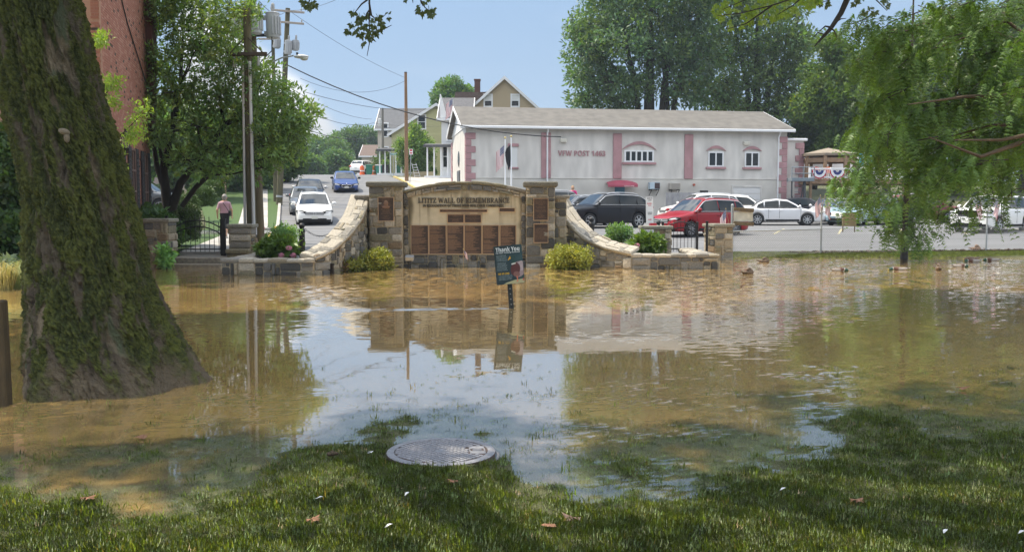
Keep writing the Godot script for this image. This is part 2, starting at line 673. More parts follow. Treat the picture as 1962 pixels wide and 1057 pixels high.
func build_water()->void:
	var xs:=[]
	var x:=-17.0
	while x<24.0:
		xs.append(x)
		x+=0.07 if absf(x)<5.0 else 0.13
	var ds:=[]
	var d:=3.2
	while d<34.0:
		ds.append(d)
		d+=0.035 if d<9.0 else (0.06 if d<18.0 else 0.1)
	var nx:=xs.size()
	var b:=MB.new()
	var s:=MB.new()
	s.use_c=true
	var nn:=FastNoiseLite.new()
	nn.seed=3
	nn.frequency=1.0
	nn.fractal_octaves=2
	for dd in ds:
		var amp:=0.0022+0.016*smoothstep(10.0,14.5,dd)+0.034*smoothstep(14.5,20.0,dd)
		for xx in xs:
			var a:=amp*(0.55+0.9*smoothstep(-0.3,0.5,nn.get_noise_2d(xx*0.16+40,dd*0.16)))
			if xx>2.0:
				a+=0.010*smoothstep(1.0,3.0,xx)*smoothstep(6.5,9.0,dd)
			var wx: float=-0.05-xx
			var wake:=0.0
			if wx>-0.5 and wx<4.2:
				var cen: float=15.0-0.10*wx
				wake=smoothstep(-0.35,0.1,wx)*smoothstep(4.2,1.2,wx)*exp(-pow((dd-cen)/(0.10+0.12*maxf(wx,0.0)),2.0))
			a=lerpf(a,0.025,wake)
			var hw:=height(xx,dd)
			if hw>-0.11 and hw<0.03:
				a+=0.055*smoothstep(-0.11,-0.03,hw)*smoothstep(-0.1,0.45,fn1.get_noise_2d(xx*70.0+300.0,dd*110.0)+0.45*smoothstep(0.2,1.2,absf(xx+0.8)-0.4)-0.3)
			var q:=Vector2(xx*(3.2 if dd>9.0 else 9.0),dd*(7.5 if dd>9.0 else 14.0))
			var h1:=nn.get_noise_2d(q.x,q.y)
			var h2:=nn.get_noise_2d(q.x+31.0,q.y*1.3+77.0)
			var nv:=Vector3(h1*a*0.8,1.0,h2*a*2.4+wake*0.06).normalized()
			b.v.append(Vector3(xx,0.0,-dd))
			b.n.append(nv)
			b.c.append(Color.WHITE)
			b.u.append(Vector2.ZERO)
			s.v.append(Vector3(xx,-0.004,-dd))
			s.n.append(nv)
			s.u.append(Vector2.ZERO)
			var dep:=-hw
			var cl:=fn1.get_noise_2d(xx*14.0+500.0,dd*20.0)
			s.c.append(Color(1,1,1,clampf(smoothstep(-0.002,0.045,dep+cl*0.016),0.0,0.97)))
	for i in ds.size()-1:
		for j in nx-1:
			var a:=i*nx+j
			b.ix.append_array([a,a+nx,a+nx+1,a,a+nx+1,a+1])
	s.ix=b.ix
	var wm:=StandardMaterial3D.new()
	wm.resource_name="clear_water"
	wm.transparency=BaseMaterial3D.TRANSPARENCY_ALPHA
	wm.albedo_color=Color(0.9,0.95,0.9,0.02)
	wm.roughness=0.02
	wm.metallic_specular=0.5
	wm.cull_mode=BaseMaterial3D.CULL_DISABLED
	var sm:=StandardMaterial3D.new()
	sm.resource_name="silt"
	sm.transparency=BaseMaterial3D.TRANSPARENCY_ALPHA
	sm.vertex_color_use_as_albedo=true
	sm.albedo_color=Color(0.62,0.39,0.12).linear_to_srgb()
	sm.albedo_texture=gtex("soft")
	sm.uv1_triplanar=true
	sm.uv1_world_triplanar=true
	sm.uv1_scale=Vector3(0.12,0.12,0.12)
	sm.roughness=0.05
	sm.metallic_specular=0.5
	sm.clearcoat_enabled=true
	sm.clearcoat=0.6
	sm.clearcoat_roughness=0.02
	sm.cull_mode=BaseMaterial3D.CULL_DISABLED
	struct("water",b,wm)
	struct("muddy_water",s,sm)
func stone_mats()->Array:
	var o:={"tex": "blotch","ts": 2.6,"bump": "rock","bh": 1.6}
	var r:=[]
	for k in [["stone_slate",Color(0.175,0.175,0.165)],["stone_grey",Color(0.31,0.29,0.25)],["stone_tan",Color(0.40,0.345,0.25)],["stone_dark",Color(0.095,0.095,0.09)],["stone_olive",Color(0.26,0.235,0.155)],["stone_brown",Color(0.27,0.20,0.125)],["stone_pale",Color(0.56,0.51,0.42)]]:
		r.append(M(k[0],k[1],0.88,o))
	return r
func mortar()->StandardMaterial3D:
	return M("mortar",Color(0.55,0.475,0.34),0.95,{"tex": "blotch","ts": 1.4,"bump": "fine","bh": 0.8})
func pick(w: Array)->int:
	var t:=rng.randf()
	for i in w.size():
		t-=w[i]
		if t<=0:
			return i
	return 0
# rubble masonry on a face: fn(s, t, out) gives the point; top(s) the height of the wall there
func masonry(parent: Node,w: float,h: float,cell: float,fn: Callable,top: Callable,weights:=[0.24,0.20,0.13,0.16,0.13,0.05,0.09],skips:=[],big:=1.0,flip:=false)->void:
	var nx:=maxi(1,int(round(w/cell)))
	var ny:=maxi(1,int(round(h/cell)))
	var cx:=w/nx
	var cy:=h/ny
	var occ:=PackedByteArray()
	occ.resize(nx*ny)
	var sm:=stone_mats()
	for j in ny:
		for i in nx:
			if occ[j*nx+i]:
				continue
			var bw:=1+pick([0.22,0.26,0.24,0.16,0.12])
			var bh:=1+pick([0.42,0.36,0.22])
			if rng.randf()<0.25*big:
				bw+=1
				bh=maxi(bh,2)
			bw=mini(bw,nx-i)
			bh=mini(bh,ny-j)
			var q:=1
			while q<bw and not occ[j*nx+i+q]:
				q+=1
			bw=q
			if nx-i-bw==1 and bw>1:
				bw+=1
			for jj in bh:
				for ii in bw:
					occ[(j+jj)*nx+i+ii]=1
			var r:=Rect2(i*cx,j*cy,bw*cx,bh*cy)
			var gone:=false
			for sk in skips:
				if (sk as Rect2).encloses(r):
					gone=true
			var tm: float=top.call(r.position.x+r.size.x/2)
			if gone or r.position.y>tm-0.045:
				continue
			var g:=0.010
			var x0:=r.position.x+g
			var x1:=r.end.x-g
			var y0:=r.position.y+g
			var y1:=r.end.y-g
			var mn:=minf(x1-x0,y1-y0)
			var p:=[]
			for cn in [[x0,y0,1,1],[x1,y0,-1,1],[x1,y1,-1,-1],[x0,y1,1,-1]]:
				var ca:=rf(0.05,0.24)*mn
				var cb:=rf(0.05,0.24)*mn
				var p1:=Vector2(cn[0]+cn[2]*ca,cn[1])
				var p2:=Vector2(cn[0],cn[1]+cn[3]*cb)
				if cn[2]==cn[3]:
					p.append(p2)
					p.append(p1)
				else:
					p.append(p1)
					p.append(p2)
			var mid:=Vector2.ZERO
			for k in 8:
				var e: Vector2=p[k]+Vector2(rf(-1,1),rf(-1,1))*0.006
				e.y=minf(e.y,(top.call(e.x) as float)-0.012)
				p[k]=e
				mid+=e/8.0
			var pr:=rf(0.016,0.06)
			var base:=[]
			var o1:=[]
			var o2:=[]
			for k in 8:
				var e: Vector2=p[k]
				base.append(fn.call(e.x,e.y,-0.01))
				o1.append(fn.call(e.x,e.y,pr*0.55))
				var f:=mid+(e-mid)*(0.80+rf(-0.04,0.04))
				o2.append(fn.call(f.x,f.y,pr+rf(-0.006,0.006)))
			var ce: Vector3=fn.call(mid.x,mid.y,pr+rf(-0.004,0.012))
			var inn: Vector3=fn.call(mid.x,mid.y,-0.3)
			var b:=MB.new()
			for k in 8:
				var l:=(k+1) % 8
				b.face([base[k],base[l],o1[l],o1[k]],inn)
				b.face([o1[k],o1[l],o2[l],o2[k]],inn)
				b.face([o2[k],o2[l],ce],inn)
			obj("stone",b,sm[pick(weights)],parent)
# a run of coping slabs: path(s) -> [middle, across (unit), up (unit)]
func coping(parent: Node,path: Callable,width: float,thick: float,lo:=0.28,hi:=0.55,mat_i:=[1,6,2],length:=1.0)->void:
	var s:=0.0
	var sm:=stone_mats()
	while s<1.0-1e-4:
		var e:=s+rf(lo,hi)/length
		if e>1.0-lo*0.6/length:
			e=1.0
		var rings:=[]
		var w:=width*rf(0.94,1.06)
		var th:=thick*rf(0.85,1.15)
		for k in 4:
			var q:=lerpf(s+0.004/length,e-0.004/length,k/3.0)
			var f: Array=path.call(q)
			var o: Vector3=f[0]
			var ax: Vector3=f[1]
			var up: Vector3=f[2]
			var ring:=PackedVector3Array()
			var tight:=0.93 if (k==0 or k==3) else 1.0
			for c in [[-.5,.1],[-.5,.8],[-.44,1.0],[.0,1.05],[.44,1.0],[.5,.8],[.5,.1],[.45,.0],[-.45,.0]]:
				ring.append(o+ax*(c[0]*w*tight+rf(-.008,.008))+up*(c[1]*th*(tight if c[1]>0.5 else 1.0)+rf(-.006,.006)))
			rings.append(ring)
		var b:=MB.new()
		b.loft(rings)
		obj("coping_stone",b,sm[mat_i[rng.randi() % mat_i.size()]],parent)
		s=e
func names_tex(key: String,w: int,h: int,cols: int,style: int)->ImageTexture:
	var im:=Image.create_empty(w,h,false,Image.FORMAT_RGB8)
	var dark:=Color(0.22,0.17,0.145)
	var lite:=Color(0.51,0.395,0.30)
	im.fill(dark)
	var y:=4
	var ln:=3
	while y<h-5:
		if style==0:
			var head:=rng.randf()<0.07
			var wid:=rf(0.45,0.93)
			if head:
				im.fill_rect(Rect2i(5,y,int(w*0.42),2),dark.lerp(lite,0.25))
				y+=4
				continue
			for xx in range(4,int(w*wid)):
				if rng.randf()<0.86:
					im.set_pixel(xx,y,lite*rf(0.85,1.1))
				im.set_pixel(xx,y+1,lite*rf(0.8,1.05))
		else:
			var wid2:=rf(0.2,0.86) if style==1 else 0.9
			if rng.randf()<0.85:
				for xx in range(int(w*(1-wid2)/2),int(w*(1+wid2)/2)):
					if rng.randf()<0.75:
						im.set_pixel(xx,y,lite*rf(0.7,1.0))
						im.set_pixel(xx,y+1,lite*rf(0.7,1.0))
			y+=1
		y+=ln
	return ImageTexture.create_from_image(im)
func plaque(parent: Node,x0: float,y0: float,x1: float,y1: float,z: float,style: int,called:="plaque",portrait:=false)->void:
	var hold:=Node3D.new()
	hold.name=numbered(parent,called)
	parent.add_child(hold)
	hold.position=Vector3((x0+x1)/2,(y0+y1)/2,z)
	var w:=x1-x0
	var h:=y1-y0
	var m:=StandardMaterial3D.new()
	m.resource_name="bronze_names"
	m.albedo_texture=names_tex("",int(clampf(w*170,24,220)),int(clampf(h*170,14,220)),1,style)
	m.roughness=0.5
	m.metallic=0.25
	m.cull_mode=BaseMaterial3D.CULL_DISABLED
	var b:=MB.new()
	b.quad(Vector3(-w/2,-h/2,0.022),Vector3(w/2,-h/2,0.022),Vector3(w/2,h/2,0.022),Vector3(-w/2,h/2,0.022))
	obj("bronze_face",b,m,hold)
	var fr:=MB.new()
	var t:=0.018
	fr.box(Vector3(0,-h/2,0.015),Vector3(w+t,t,0.05),Basis(),0.004)
	fr.box(Vector3(0,h/2,0.015),Vector3(w+t,t,0.05),Basis(),0.004)
	fr.box(Vector3(-w/2,0,0.0155),Vector3(t,h-t,0.048),Basis(),0.004)
	fr.box(Vector3(w/2,0,0.0155),Vector3(t,h-t,0.048),Basis(),0.004)
	obj("frame",fr,M("bronze",Color(0.46,0.31,0.19),0.42,{"metal": 0.45}),hold)
	if portrait:
		var f:=MB.new()
		f.ell(Vector3(0,h*0.24,0.02),Vector3(w*0.16,h*0.13,0.02),14)
		f.ell(Vector3(0,h*0.09,0.02),Vector3(w*0.26,h*0.07,0.016),14)
		obj("portrait_relief",f,M("bronze_dark",Color(0.20,0.115,0.075),0.45,{"metal": 0.4}),hold)
func build_memorial()->void:
	rng.seed=101
	var d0:=25.9
	var t:=thing("memorial_wall","arched stone memorial wall with bronze name plaques and two capped pillars","memorial wall",Vector3(0,0,-d0))
	var q:=func(px: float,py: float,d:=25.9)->Vector2:
		var p:=at(px,py,d)
		return Vector2(p.x,p.y)
	var xl: float=q.call(772,400).x
	var xr: float=q.call(1008,400).x
	var xm:=(xl+xr)/2
	var hw:=(xr-xl)/2
	var arch:=func(x: float)->float: return 2.02+0.26*(1.0-pow(absf(x-xm)/hw,2.0))
	var core:=MB.new()
	var poly:=PackedVector2Array([Vector2(xl,-0.5),Vector2(xr,-0.5)])
	for i in 17:
		var x:=lerpf(xr,xl,i/16.0)
		poly.append(Vector2(x,arch.call(x)))
	core.prism(poly,-0.45,0.0)
	obj("wall",core,mortar(),t)
	var px0: float=q.call(783,400).x
	var px1: float=q.call(998,400).x
	var pb: float=q.call(890,487.5).y
	var field:=MB.new()
	var pf:=PackedVector2Array([Vector2(px0,pb),Vector2(px1,pb)])
	for i in 15:
		var x:=lerpf(px1,px0,i/14.0)
		pf.append(Vector2(x,(arch.call(x) as float)-0.16))
	field.prism(pf,0.0,0.012)
	obj("plaster_field",field,plaster_mat(px0 ,px1+0.0,d0),t)
	var top:=func(s: float)->float: return (arch.call(xl+s) as float)
	var fc:=func(s: float,v: float,o: float)->Vector3: return Vector3(xl+s,v-0.1,o)
	var topf:=func(s: float)->float: return (arch.call(xl+s) as float)+0.1
	var fcs:=func(s: float,v: float,o: float)->Vector3: return Vector3(xl+0.005+s,v-0.1,o+0.004)
	var tall:=func(_s: float)->float: return pb+0.09
	masonry(t,xr-xl-0.01,pb+0.1,0.085,fcs,tall,[0.34,0.22,0.06,0.3,0.06,0.0,0.02],[],2.2)
	var side_t:=func(_s: float)->float: return 5.0
	var fl:=func(s: float,v: float,o: float)->Vector3: return Vector3(xl+0.004+s,v+pb,o+0.02)
	masonry(t,px0-xl-0.01,1.95-pb,0.09,fl,side_t)
	var frr:=func(s: float,v: float,o: float)->Vector3: return Vector3(px1+0.006+s,v+pb,o+0.02)
	masonry(t,xr-px1-0.01,1.95-pb,0.09,frr,side_t)
	var fa:=func(s: float,v: float,o: float)->Vector3: return Vector3(xl+0.01+s,(arch.call(xl+s) as float)-0.17+v,o+0.02)
	var band:=func(_s: float)->float: return 0.165
	masonry(t,xr-xl-0.02,0.17,0.085,fa,band,[0.3,0.3,0.12,0.1,0.06,0.05,0.07],[],0.0)
	var cpath:=func(s: float)->Array:
		var x:=lerpf(xl,xr,s)
		var sl: float=((arch.call(x+0.01) as float)-(arch.call(x-0.01) as float))/0.02
		return [Vector3(x,(arch.call(x) as float)+0.003,-0.2),Vector3(0,0,1),Vector3(-sl,1,0).normalized()]
	coping(t,cpath,0.56,0.085,0.3,0.6,[4,4,1],xr-xl)
	var ink:=M("letter_bronze",Color(0.055,0.05,0.042),0.55,{"metal": 0.2})
	var l0: Vector2=q.call(801,389)
	var l1: Vector2=q.call(976,379)
	text("lettering","LITITZ WALL OF REMEMBRANCE",l1.y-l0.y,ink,t,Vector3((l0.x+l1.x)/2,(l0.y+l1.y)/2,0.03),Basis(),l1.x-l0.x,"Droid Serif",true,0.03)
	l0=q.call(810,396.5)
	l1=q.call(965.5,391.5)
	text("lettering","IN RECOGNITION OF THOSE WHO BUILT OUR COMMUNITY",l1.y-l0.y,ink,t,Vector3((l0.x+l1.x)/2,(l0.y+l1.y)/2,0.03),Basis(),l1.x-l0.x,"Droid Serif",true,0.03)
	for k in [[788,431.5,820.5,486.5,0],[822.5,431.5,854.5,486.5,0],[857,431.5,888.5,486,0],[890.5,431.5,922.5,486,0],[925,431.5,955.5,486,0],[958.5,431.5,988.5,486,0],[857.5,410.5,888.5,426.5,1],[890.5,410.5,922,426.5,1],[842.5,401,933.5,406.5,2],[956.5,398.5,986.5,405.5,2]]:
		var a: Vector2=q.call(k[0],k[3])
		var c: Vector2=q.call(k[1+1],k[1])
		plaque(t,a.x,a.y,c.x,c.y,0.014,k[4],"name_plaque")
	var n:=0
	for pl in [[707.0,770.0,347.0,[[725.0,378.0,754.5,423.0,1,true]]],[1008.0,1063.5,347.0,[[1022.5,380.0,1050.0,422.0,1,false],[1023.0,428.5,1050.0,464.5,2,false]]]]:
		var fz:=0.22
		var df:=d0-fz
		var a: Vector2=q.call(pl[0],400,df)
		var c: Vector2=q.call(pl[1],pl[2]+11.0,df)
		var w:=c.x-a.x
		var p:=Node3D.new()
		p.name=numbered(t,"pillar")
		t.add_child(p)
		p.position=Vector3(a.x,-0.1,fz)
		var b:=MB.new()
		b.box(Vector3(w/2,c.y/2-0.2,-0.34),Vector3(w,c.y+0.6,0.68))
		obj("core",b,mortar(),p)
		var sk:=[]
		for g in pl[3]:
			var e: Vector2=q.call(g[0],g[3],df)
			var f: Vector2=q.call(g[2],g[1],df)
			sk.append(Rect2(e.x-a.x,e.y+0.1,f.x-e.x,f.y-e.y))
			plaque(p,e.x-a.x,e.y+0.1,f.x-a.x,f.y+0.1,0.04,g[4],"pillar_plaque",g[5])
		var hh:=c.y+0.1
		var fn:=func(s: float,v: float,o: float)->Vector3: return Vector3(s,v,o)
		var tp:=func(_s: float)->float: return hh
		masonry(p,w,hh,0.1,fn,tp,[0.16,0.26,0.17,0.06,0.16,0.05,0.14],sk,2.2)
		var cap:=MB.new()
		cap.box(Vector3(w/2,hh+0.075,-0.34),Vector3(w+0.16,0.145,0.84),Basis(),0.03)
		obj("cap_stone",cap,M("cap_slate",Color(0.19,0.185,0.15),0.85,{"tex": "blotch","ts": 2.0,"bump": "rock","bh": 2.0}),p)
		var sx0:=-0.33 if n==0 else w+0.004
		var sh:=MB.new()
		var sth:=1.98+0.1
		sh.box(Vector3(sx0+0.163,sth/2-0.25,-0.36),Vector3(0.322,sth+0.3,0.4))
		obj("shoulder",sh,mortar(),p)
		var fs:=func(s: float,v: float,o: float)->Vector3: return Vector3(sx0+s,v,o-0.16)
		var ts:=func(_s: float)->float: return sth-0.1
		masonry(p,0.32,sth-0.1,0.1,fs,ts)
		var sc:=MB.new()
		sc.box(Vector3(sx0+0.16-0.05*(1-2*n),sth-0.05,-0.36),Vector3(0.42,0.1,0.5),Basis(),0.025)
		obj("shoulder_cap",sc,stone_mats()[1],p)
		n+=1
	wing(true)
	wing(false)
	var fl2:=thing("floodlight","small grey floodlight on a black stake at the wall's left foot","floodlight",Vector3(at(785,511,25.4).x,0,-25.35))
	var b1:=MB.new()
	b1.cyl(Vector3(0,-0.3,0),Vector3(0,0.19,0),0.035,0.03,10)
	obj("stake",b1,M("black_iron",Color(0.012,0.012,0.013),0.5),fl2)
	var b2:=MB.new()
	b2.box(Vector3(0.0,0.27,0),Vector3(0.24,0.13,0.16),Basis(Vector3(1,0,0),0.35),0.02)
	obj("lamp_head",b2,M("grey_metal",Color(0.30,0.31,0.32),0.5,{"metal": 0.3}),fl2)
	small_flag(Vector3(at(888,511,25.2).x,-0.1,-25.2),0.62,"small flag on a stick standing in the water before the middle plaques",0.24)
func plaster_mat(_a: float,_b: float,_d: float)->StandardMaterial3D:
	var im:=Image.create_empty(256,192,false,Image.FORMAT_RGB8)
	for y in 192:
		for x in 256:
			var u:=x/256.0
			var v:=y/192.0
			var c:=Color(0.71,0.675,0.585)
			var nz:=fn1.get_noise_2d(x*0.9,y*0.9)*0.5+fn1.get_noise_2d(x*3.0,y*3.0)*0.3
			c=c*(1.0+nz*0.16)
			var run:=fn1.get_noise_2d(x*3.4+77.0,y*0.25)
			var st:=smoothstep(0.12,0.5,run)*smoothstep(0.75,0.05,v)*0.42
			var edge:=smoothstep(0.05,0.0,minf(u,1.0-u)+fn1.get_noise_2d(x,y*0.6)*0.04)*0.75
			var head:=smoothstep(0.12,0.0,v+run*0.08)*0.4
			c=c.lerp(Color(0.25,0.225,0.16),clampf(maxf(st,maxf(edge,head)),0,0.85))
			im.set_pixel(x,y,c)
	var m:=StandardMaterial3D.new()
	m.resource_name="stained_plaster"
	m.albedo_texture=ImageTexture.create_from_image(im)
	m.roughness=0.9
	m.uv1_triplanar=true
	m.uv1_scale=Vector3(1.0/3.15,1.0/1.78,1.0)
	m.uv1_offset=Vector3(0.92,-1.19,0)
	m.heightmap_enabled=true
	m.heightmap_texture=gtex("lump")
	m.heightmap_scale=0.4
	m.cull_mode=BaseMaterial3D.CULL_DISABLED
	return m
func bez(a: Vector3,b: Vector3,c: Vector3,t: float)->Vector3:
	return a*(1-t)*(1-t)+b*2*t*(1-t)+c*t*t
func wing(left: bool)->void:
	var sx:=-1.0 if left else 1.0
	var p0:=Vector3(-4.02,0,-26.1) if left else Vector3(1.22,0,-26.75)
	var p1:=Vector3(-3.98,0,-24.0) if left else Vector3(1.75,0,-25.9)
	var p2:=Vector3(-4.80,0,-22.65) if left else Vector3(3.2,0,-24.95)
	var hs:=[0.0,1.86,0.25,1.32,0.5,0.93,0.75,0.58,0.92,0.42,1.0,0.36] if left else [0.0,1.72,0.25,1.2,0.5,0.76,0.75,0.5,0.92,0.40,1.0,0.36]
	var t:=thing("curved_stone_wall","sunlit stone wing wall sweeping down from the memorial's left pillar to a low planter" if left else "stone wing wall sweeping down from the memorial's right pillar behind the round yellow shrub","stone wall")
	var fpt:=func(u: float)->Vector3: return bez(p0,p1,p2,u)
	var nrm:=func(u: float)->Vector3:
		var tg:=(bez(p0,p1,p2,minf(u+0.01,1.0))-bez(p0,p1,p2,maxf(u-0.01,0.0))).normalized()
		var r:=tg.cross(Vector3.UP)
		return r if r.x*sx<0 else -r
	var ln:=0.0
	for i in 20:
		ln+=bez(p0,p1,p2,i/20.0).distance_to(bez(p0,p1,p2,(i+1)/20.0))
	var rings:=[]
	for i in 13:
		var u:=i/12.0
		var o: Vector3=fpt.call(u)
		var nn: Vector3=nrm.call(u)
		var hh:=curve(hs,u)
		rings.append(PackedVector3Array([o-Vector3(0,0.5,0),o+Vector3(0,hh,0),o-nn*0.42+Vector3(0,hh,0),o-nn*0.42-Vector3(0,0.5,0)]))
	var b:=MB.new()
	b.loft(rings)
	obj("wall",b,mortar(),t)
	var fn:=func(s: float,v: float,o: float)->Vector3:
		var u: float=clampf(s/ln,0.0,1.0)
		return (fpt.call(u) as Vector3)+(nrm.call(u) as Vector3)*o+Vector3(0,v-0.1,0)
	var tp:=func(s: float)->float: return curve(hs,clampf(s/ln,0.0,1.0))+0.1
	masonry(t,ln,2.0,0.1,fn,tp,[0.16,0.27,0.18,0.08,0.16,0.08,0.07],[],1.2)
	var cp:=func(s: float)->Array:
		var o: Vector3=fpt.call(s)
		var nn: Vector3=nrm.call(s)
		var ss:=0.04
		var up:=(Vector3(0,curve(hs,minf(s+ss,1.0)),0)+(fpt.call(minf(s+ss,1.0)) as Vector3)-Vector3(0,curve(hs,maxf(s-ss,0.0)),0)-(fpt.call(maxf(s-ss,0.0)) as Vector3)).normalized()
		var across:=(nn-Vector3(0,0.14 if left else 0.3,0)).normalized()
		var upv:=across.cross(up)
		if upv.y<0:
			upv=-upv
		return [o-nn*0.21+Vector3(0,curve(hs,s)+(0.03 if left else 0.06),0),across,upv.normalized()]
	var bnd:=[]
	for i in 25:
		var f: Array=cp.call(i/24.0)
		var o: Vector3=f[0]
		var ax: Vector3=f[1]
		var up: Vector3=f[2]
		bnd.append(PackedVector3Array([o-ax*0.27,o-ax*0.27+up*0.075,o-ax*0.245+up*0.09,o+ax*0.245+up*0.09,o+ax*0.27+up*0.075,o+ax*0.27,o]))
	b=MB.new()
	b.loft(bnd)
	obj("coping_bed",b,M("mortar_pale",Color(0.55,0.51,0.43),0.95,{"tex": "blotch","ts": 2.5,"bump": "fine","bh": 0.8}),t)
	var ft:=func(s: float,v: float,o: float)->Vector3:
		var f: Array=cp.call(clampf(s/ln,0.0,1.0))
		return (f[0] as Vector3)+(f[1] as Vector3)*(v-0.262)+(f[2] as Vector3)*(0.083+o*0.6)
	var flat:=func(_s: float)->float: return 9.0
	masonry(t,ln,0.524,0.105,ft,flat,[0.0,0.2,0.12,0.0,0.06,0.02,0.6],[],1.4)
	var xa:=-7.05 if left else 3.2
	var xb:=-4.82 if left else 5.52
	var df:=22.6 if left else 24.95
	var hl:=0.30
	var lw:=MB.new()
	lw.box(Vector3((xa+xb)/2,hl/2-0.25,-df-0.23),Vector3(xb-xa,hl+0.5,0.44))
	var rx:=xa+0.21 if left else xb-0.21
	lw.box(Vector3(rx,hl/2-0.252,-df-2.05),Vector3(0.40,hl+0.496,3.2))
	obj("low_wall",lw,mortar(),t)
	var ff:=func(s: float,v: float,o: float)->Vector3: return Vector3(xa+s,v-0.12,-df-0.01+o)
	var tf:=func(_s: float)->float: return hl+0.12
	masonry(t,xb-xa,hl+0.12,0.1,ff,tf,[0.26,0.16,0.08,0.3,0.16,0.02,0.02],[],1.6)
	if not left:
		var fe:=func(s: float,v: float,o: float)->Vector3: return Vector3(xa-o,v-0.12,-df-0.44+s)
		masonry(t,0.42,hl+0.12,0.1,fe,tf,[0.0,0.2,0.3,0,0.1,0.0,0.4])
		var fe2:=func(s: float,v: float,o: float)->Vector3: return Vector3(xb+o,v-0.12,-df-0.44+s)
		masonry(t,0.42,hl+0.12,0.1,fe2,tf)
	else:
		var fe3:=func(s: float,v: float,o: float)->Vector3: return Vector3(xa-o,v-0.12,-df-3.6+s)
		masonry(t,3.5,hl+0.12,0.1,fe3,tf)
	var c1:=func(s: float)->Array: return [Vector3(lerpf(xa-0.03,xb+0.03,s),hl+0.003,-df-0.23),Vector3(0,0,1),Vector3.UP]
	coping(t,c1,0.54,0.095,0.22,0.5,[6,1,6,2],xb-xa)
	var c2:=func(s: float)->Array: return [Vector3(rx,hl+0.003,-df-0.5-3.1*s),Vector3(1,0,0),Vector3.UP]
	coping(t,c2,0.5,0.095,0.25,0.5,[6,1,6],3.1)
	var e:=MB.new()
	if left:
		e.box(Vector3(-5.55,0.0,-24.4),Vector3(2.2,0.5,2.6))
	else:
		e.box(Vector3(4.0,0.0,-26.4),Vector3(2.2,0.5,1.9))
	obj("planter_earth",e,M("mulch",Color(0.045,0.03,0.02),0.95,{"tex": "blotch","ts": 3.0,"bump": "fine","bh": 2.0}),t)
func stone_pier(called_label: String,pos: Vector3,w: float,dep: float,h: float,turn: float,sides:=true,weights:=[0.16,0.27,0.2,0.06,0.15,0.08,0.08])->Node3D:
	var t:=thing("stone_pier",called_label,"stone pier",pos,turn,"stone piers beside the gates")
	var b:=MB.new()
	b.box(Vector3(0,h/2-0.2,0),Vector3(w,h+0.4,dep))
	obj("core",b,mortar(),t)
	var tp:=func(_s: float)->float: return h+0.1
	var f1:=func(s: float,v: float,o: float)->Vector3: return Vector3(s-w/2,v-0.1,dep/2+o)
	masonry(t,w,h+0.1,0.1,f1,tp,weights,[],2.0)
	if sides:
		var f2:=func(s: float,v: float,o: float)->Vector3: return Vector3(-w/2-o,v-0.1,s-dep/2)
		masonry(t,dep,h+0.1,0.1,f2,tp,weights,[],1.6)
		var f3:=func(s: float,v: float,o: float)->Vector3: return Vector3(w/2+o,v-0.1,s-dep/2)
		masonry(t,dep,h+0.1,0.1,f3,tp,weights,[],1.6)
	var cap:=MB.new()
	cap.box(Vector3(0,h+0.055,0),Vector3(w+0.13,0.105,dep+0.13),Basis(),0.02)
	obj("cap_stone",cap,M("cap_grey",Color(0.30,0.285,0.23),0.85,{"tex": "blotch","ts": 2.0,"bump": "rock","bh": 1.5}),t)
	return t
func iron_gate(label: String,pos: Vector3,w: float,h: float,turn: float,posts: Array,nb: int,close:=0.0)->void:
	var iron:=M("black_iron",Color(0.012,0.012,0.013),0.5)
	var t:=thing("iron_gate",label,"gate",pos,turn)
	var nthk:=0.018
	for s in posts:
		var b:=MB.new()
		b.box(Vector3(s[0],s[1]/2-0.1,s[2]),Vector3(0.075,s[1]+0.2,0.075),Basis(),0.008)
		b.box(Vector3(s[0],s[1]+0.016,s[2]),Vector3(0.10,0.03,0.10),Basis(),0.01)
		obj("gate_post",b,iron,t)
	var arc:=func(x: float,base: float,rise: float)->float: return base+rise*(1.0-pow(x/(w/2),2.0))
	for i in nb:
		var x:=lerpf(-w/2+0.06,w/2-0.06,float(i)/(nb-1))
		var b:=MB.new()
		var tp: float=(arc.call(x,h*0.78,h*0.22) as float)+0.12+0.04*sin(i*2.1)
		b.cyl(Vector3(x,0.06,0),Vector3(x,tp-0.05,0),nthk/2,nthk/2,6)
		b.tube([Vector3(x,tp-0.05,0),Vector3(x,tp,0)],[nthk*0.9,0.002],6)
		obj("bar",b,iron,t)
	for r in [[h*0.76,h*0.22],[h*0.58,h*0.22]]:
		var b:=MB.new()
		var path:=[]
		for i in 13:
			var x:=lerpf(-w/2,w/2,i/12.0)
			path.append(Vector3(x,arc.call(x,r[0],r[1]),0.0))
		b.tube(path,0.02,6)
		obj("arched_rail",b,iron,t)
	var lo:=MB.new()
	lo.box(Vector3(0,0.14,0),Vector3(w,0.035,0.035),Basis(),0.006)
	obj("bottom_rail",lo,iron,t)
	for s in [-1,1]:
		var b:=MB.new()
		b.box(Vector3(s*(w/2),h*0.42,0.0),Vector3(0.05,h*0.84,0.05),Basis(),0.006)
		obj("gate_stile",b,iron,t)
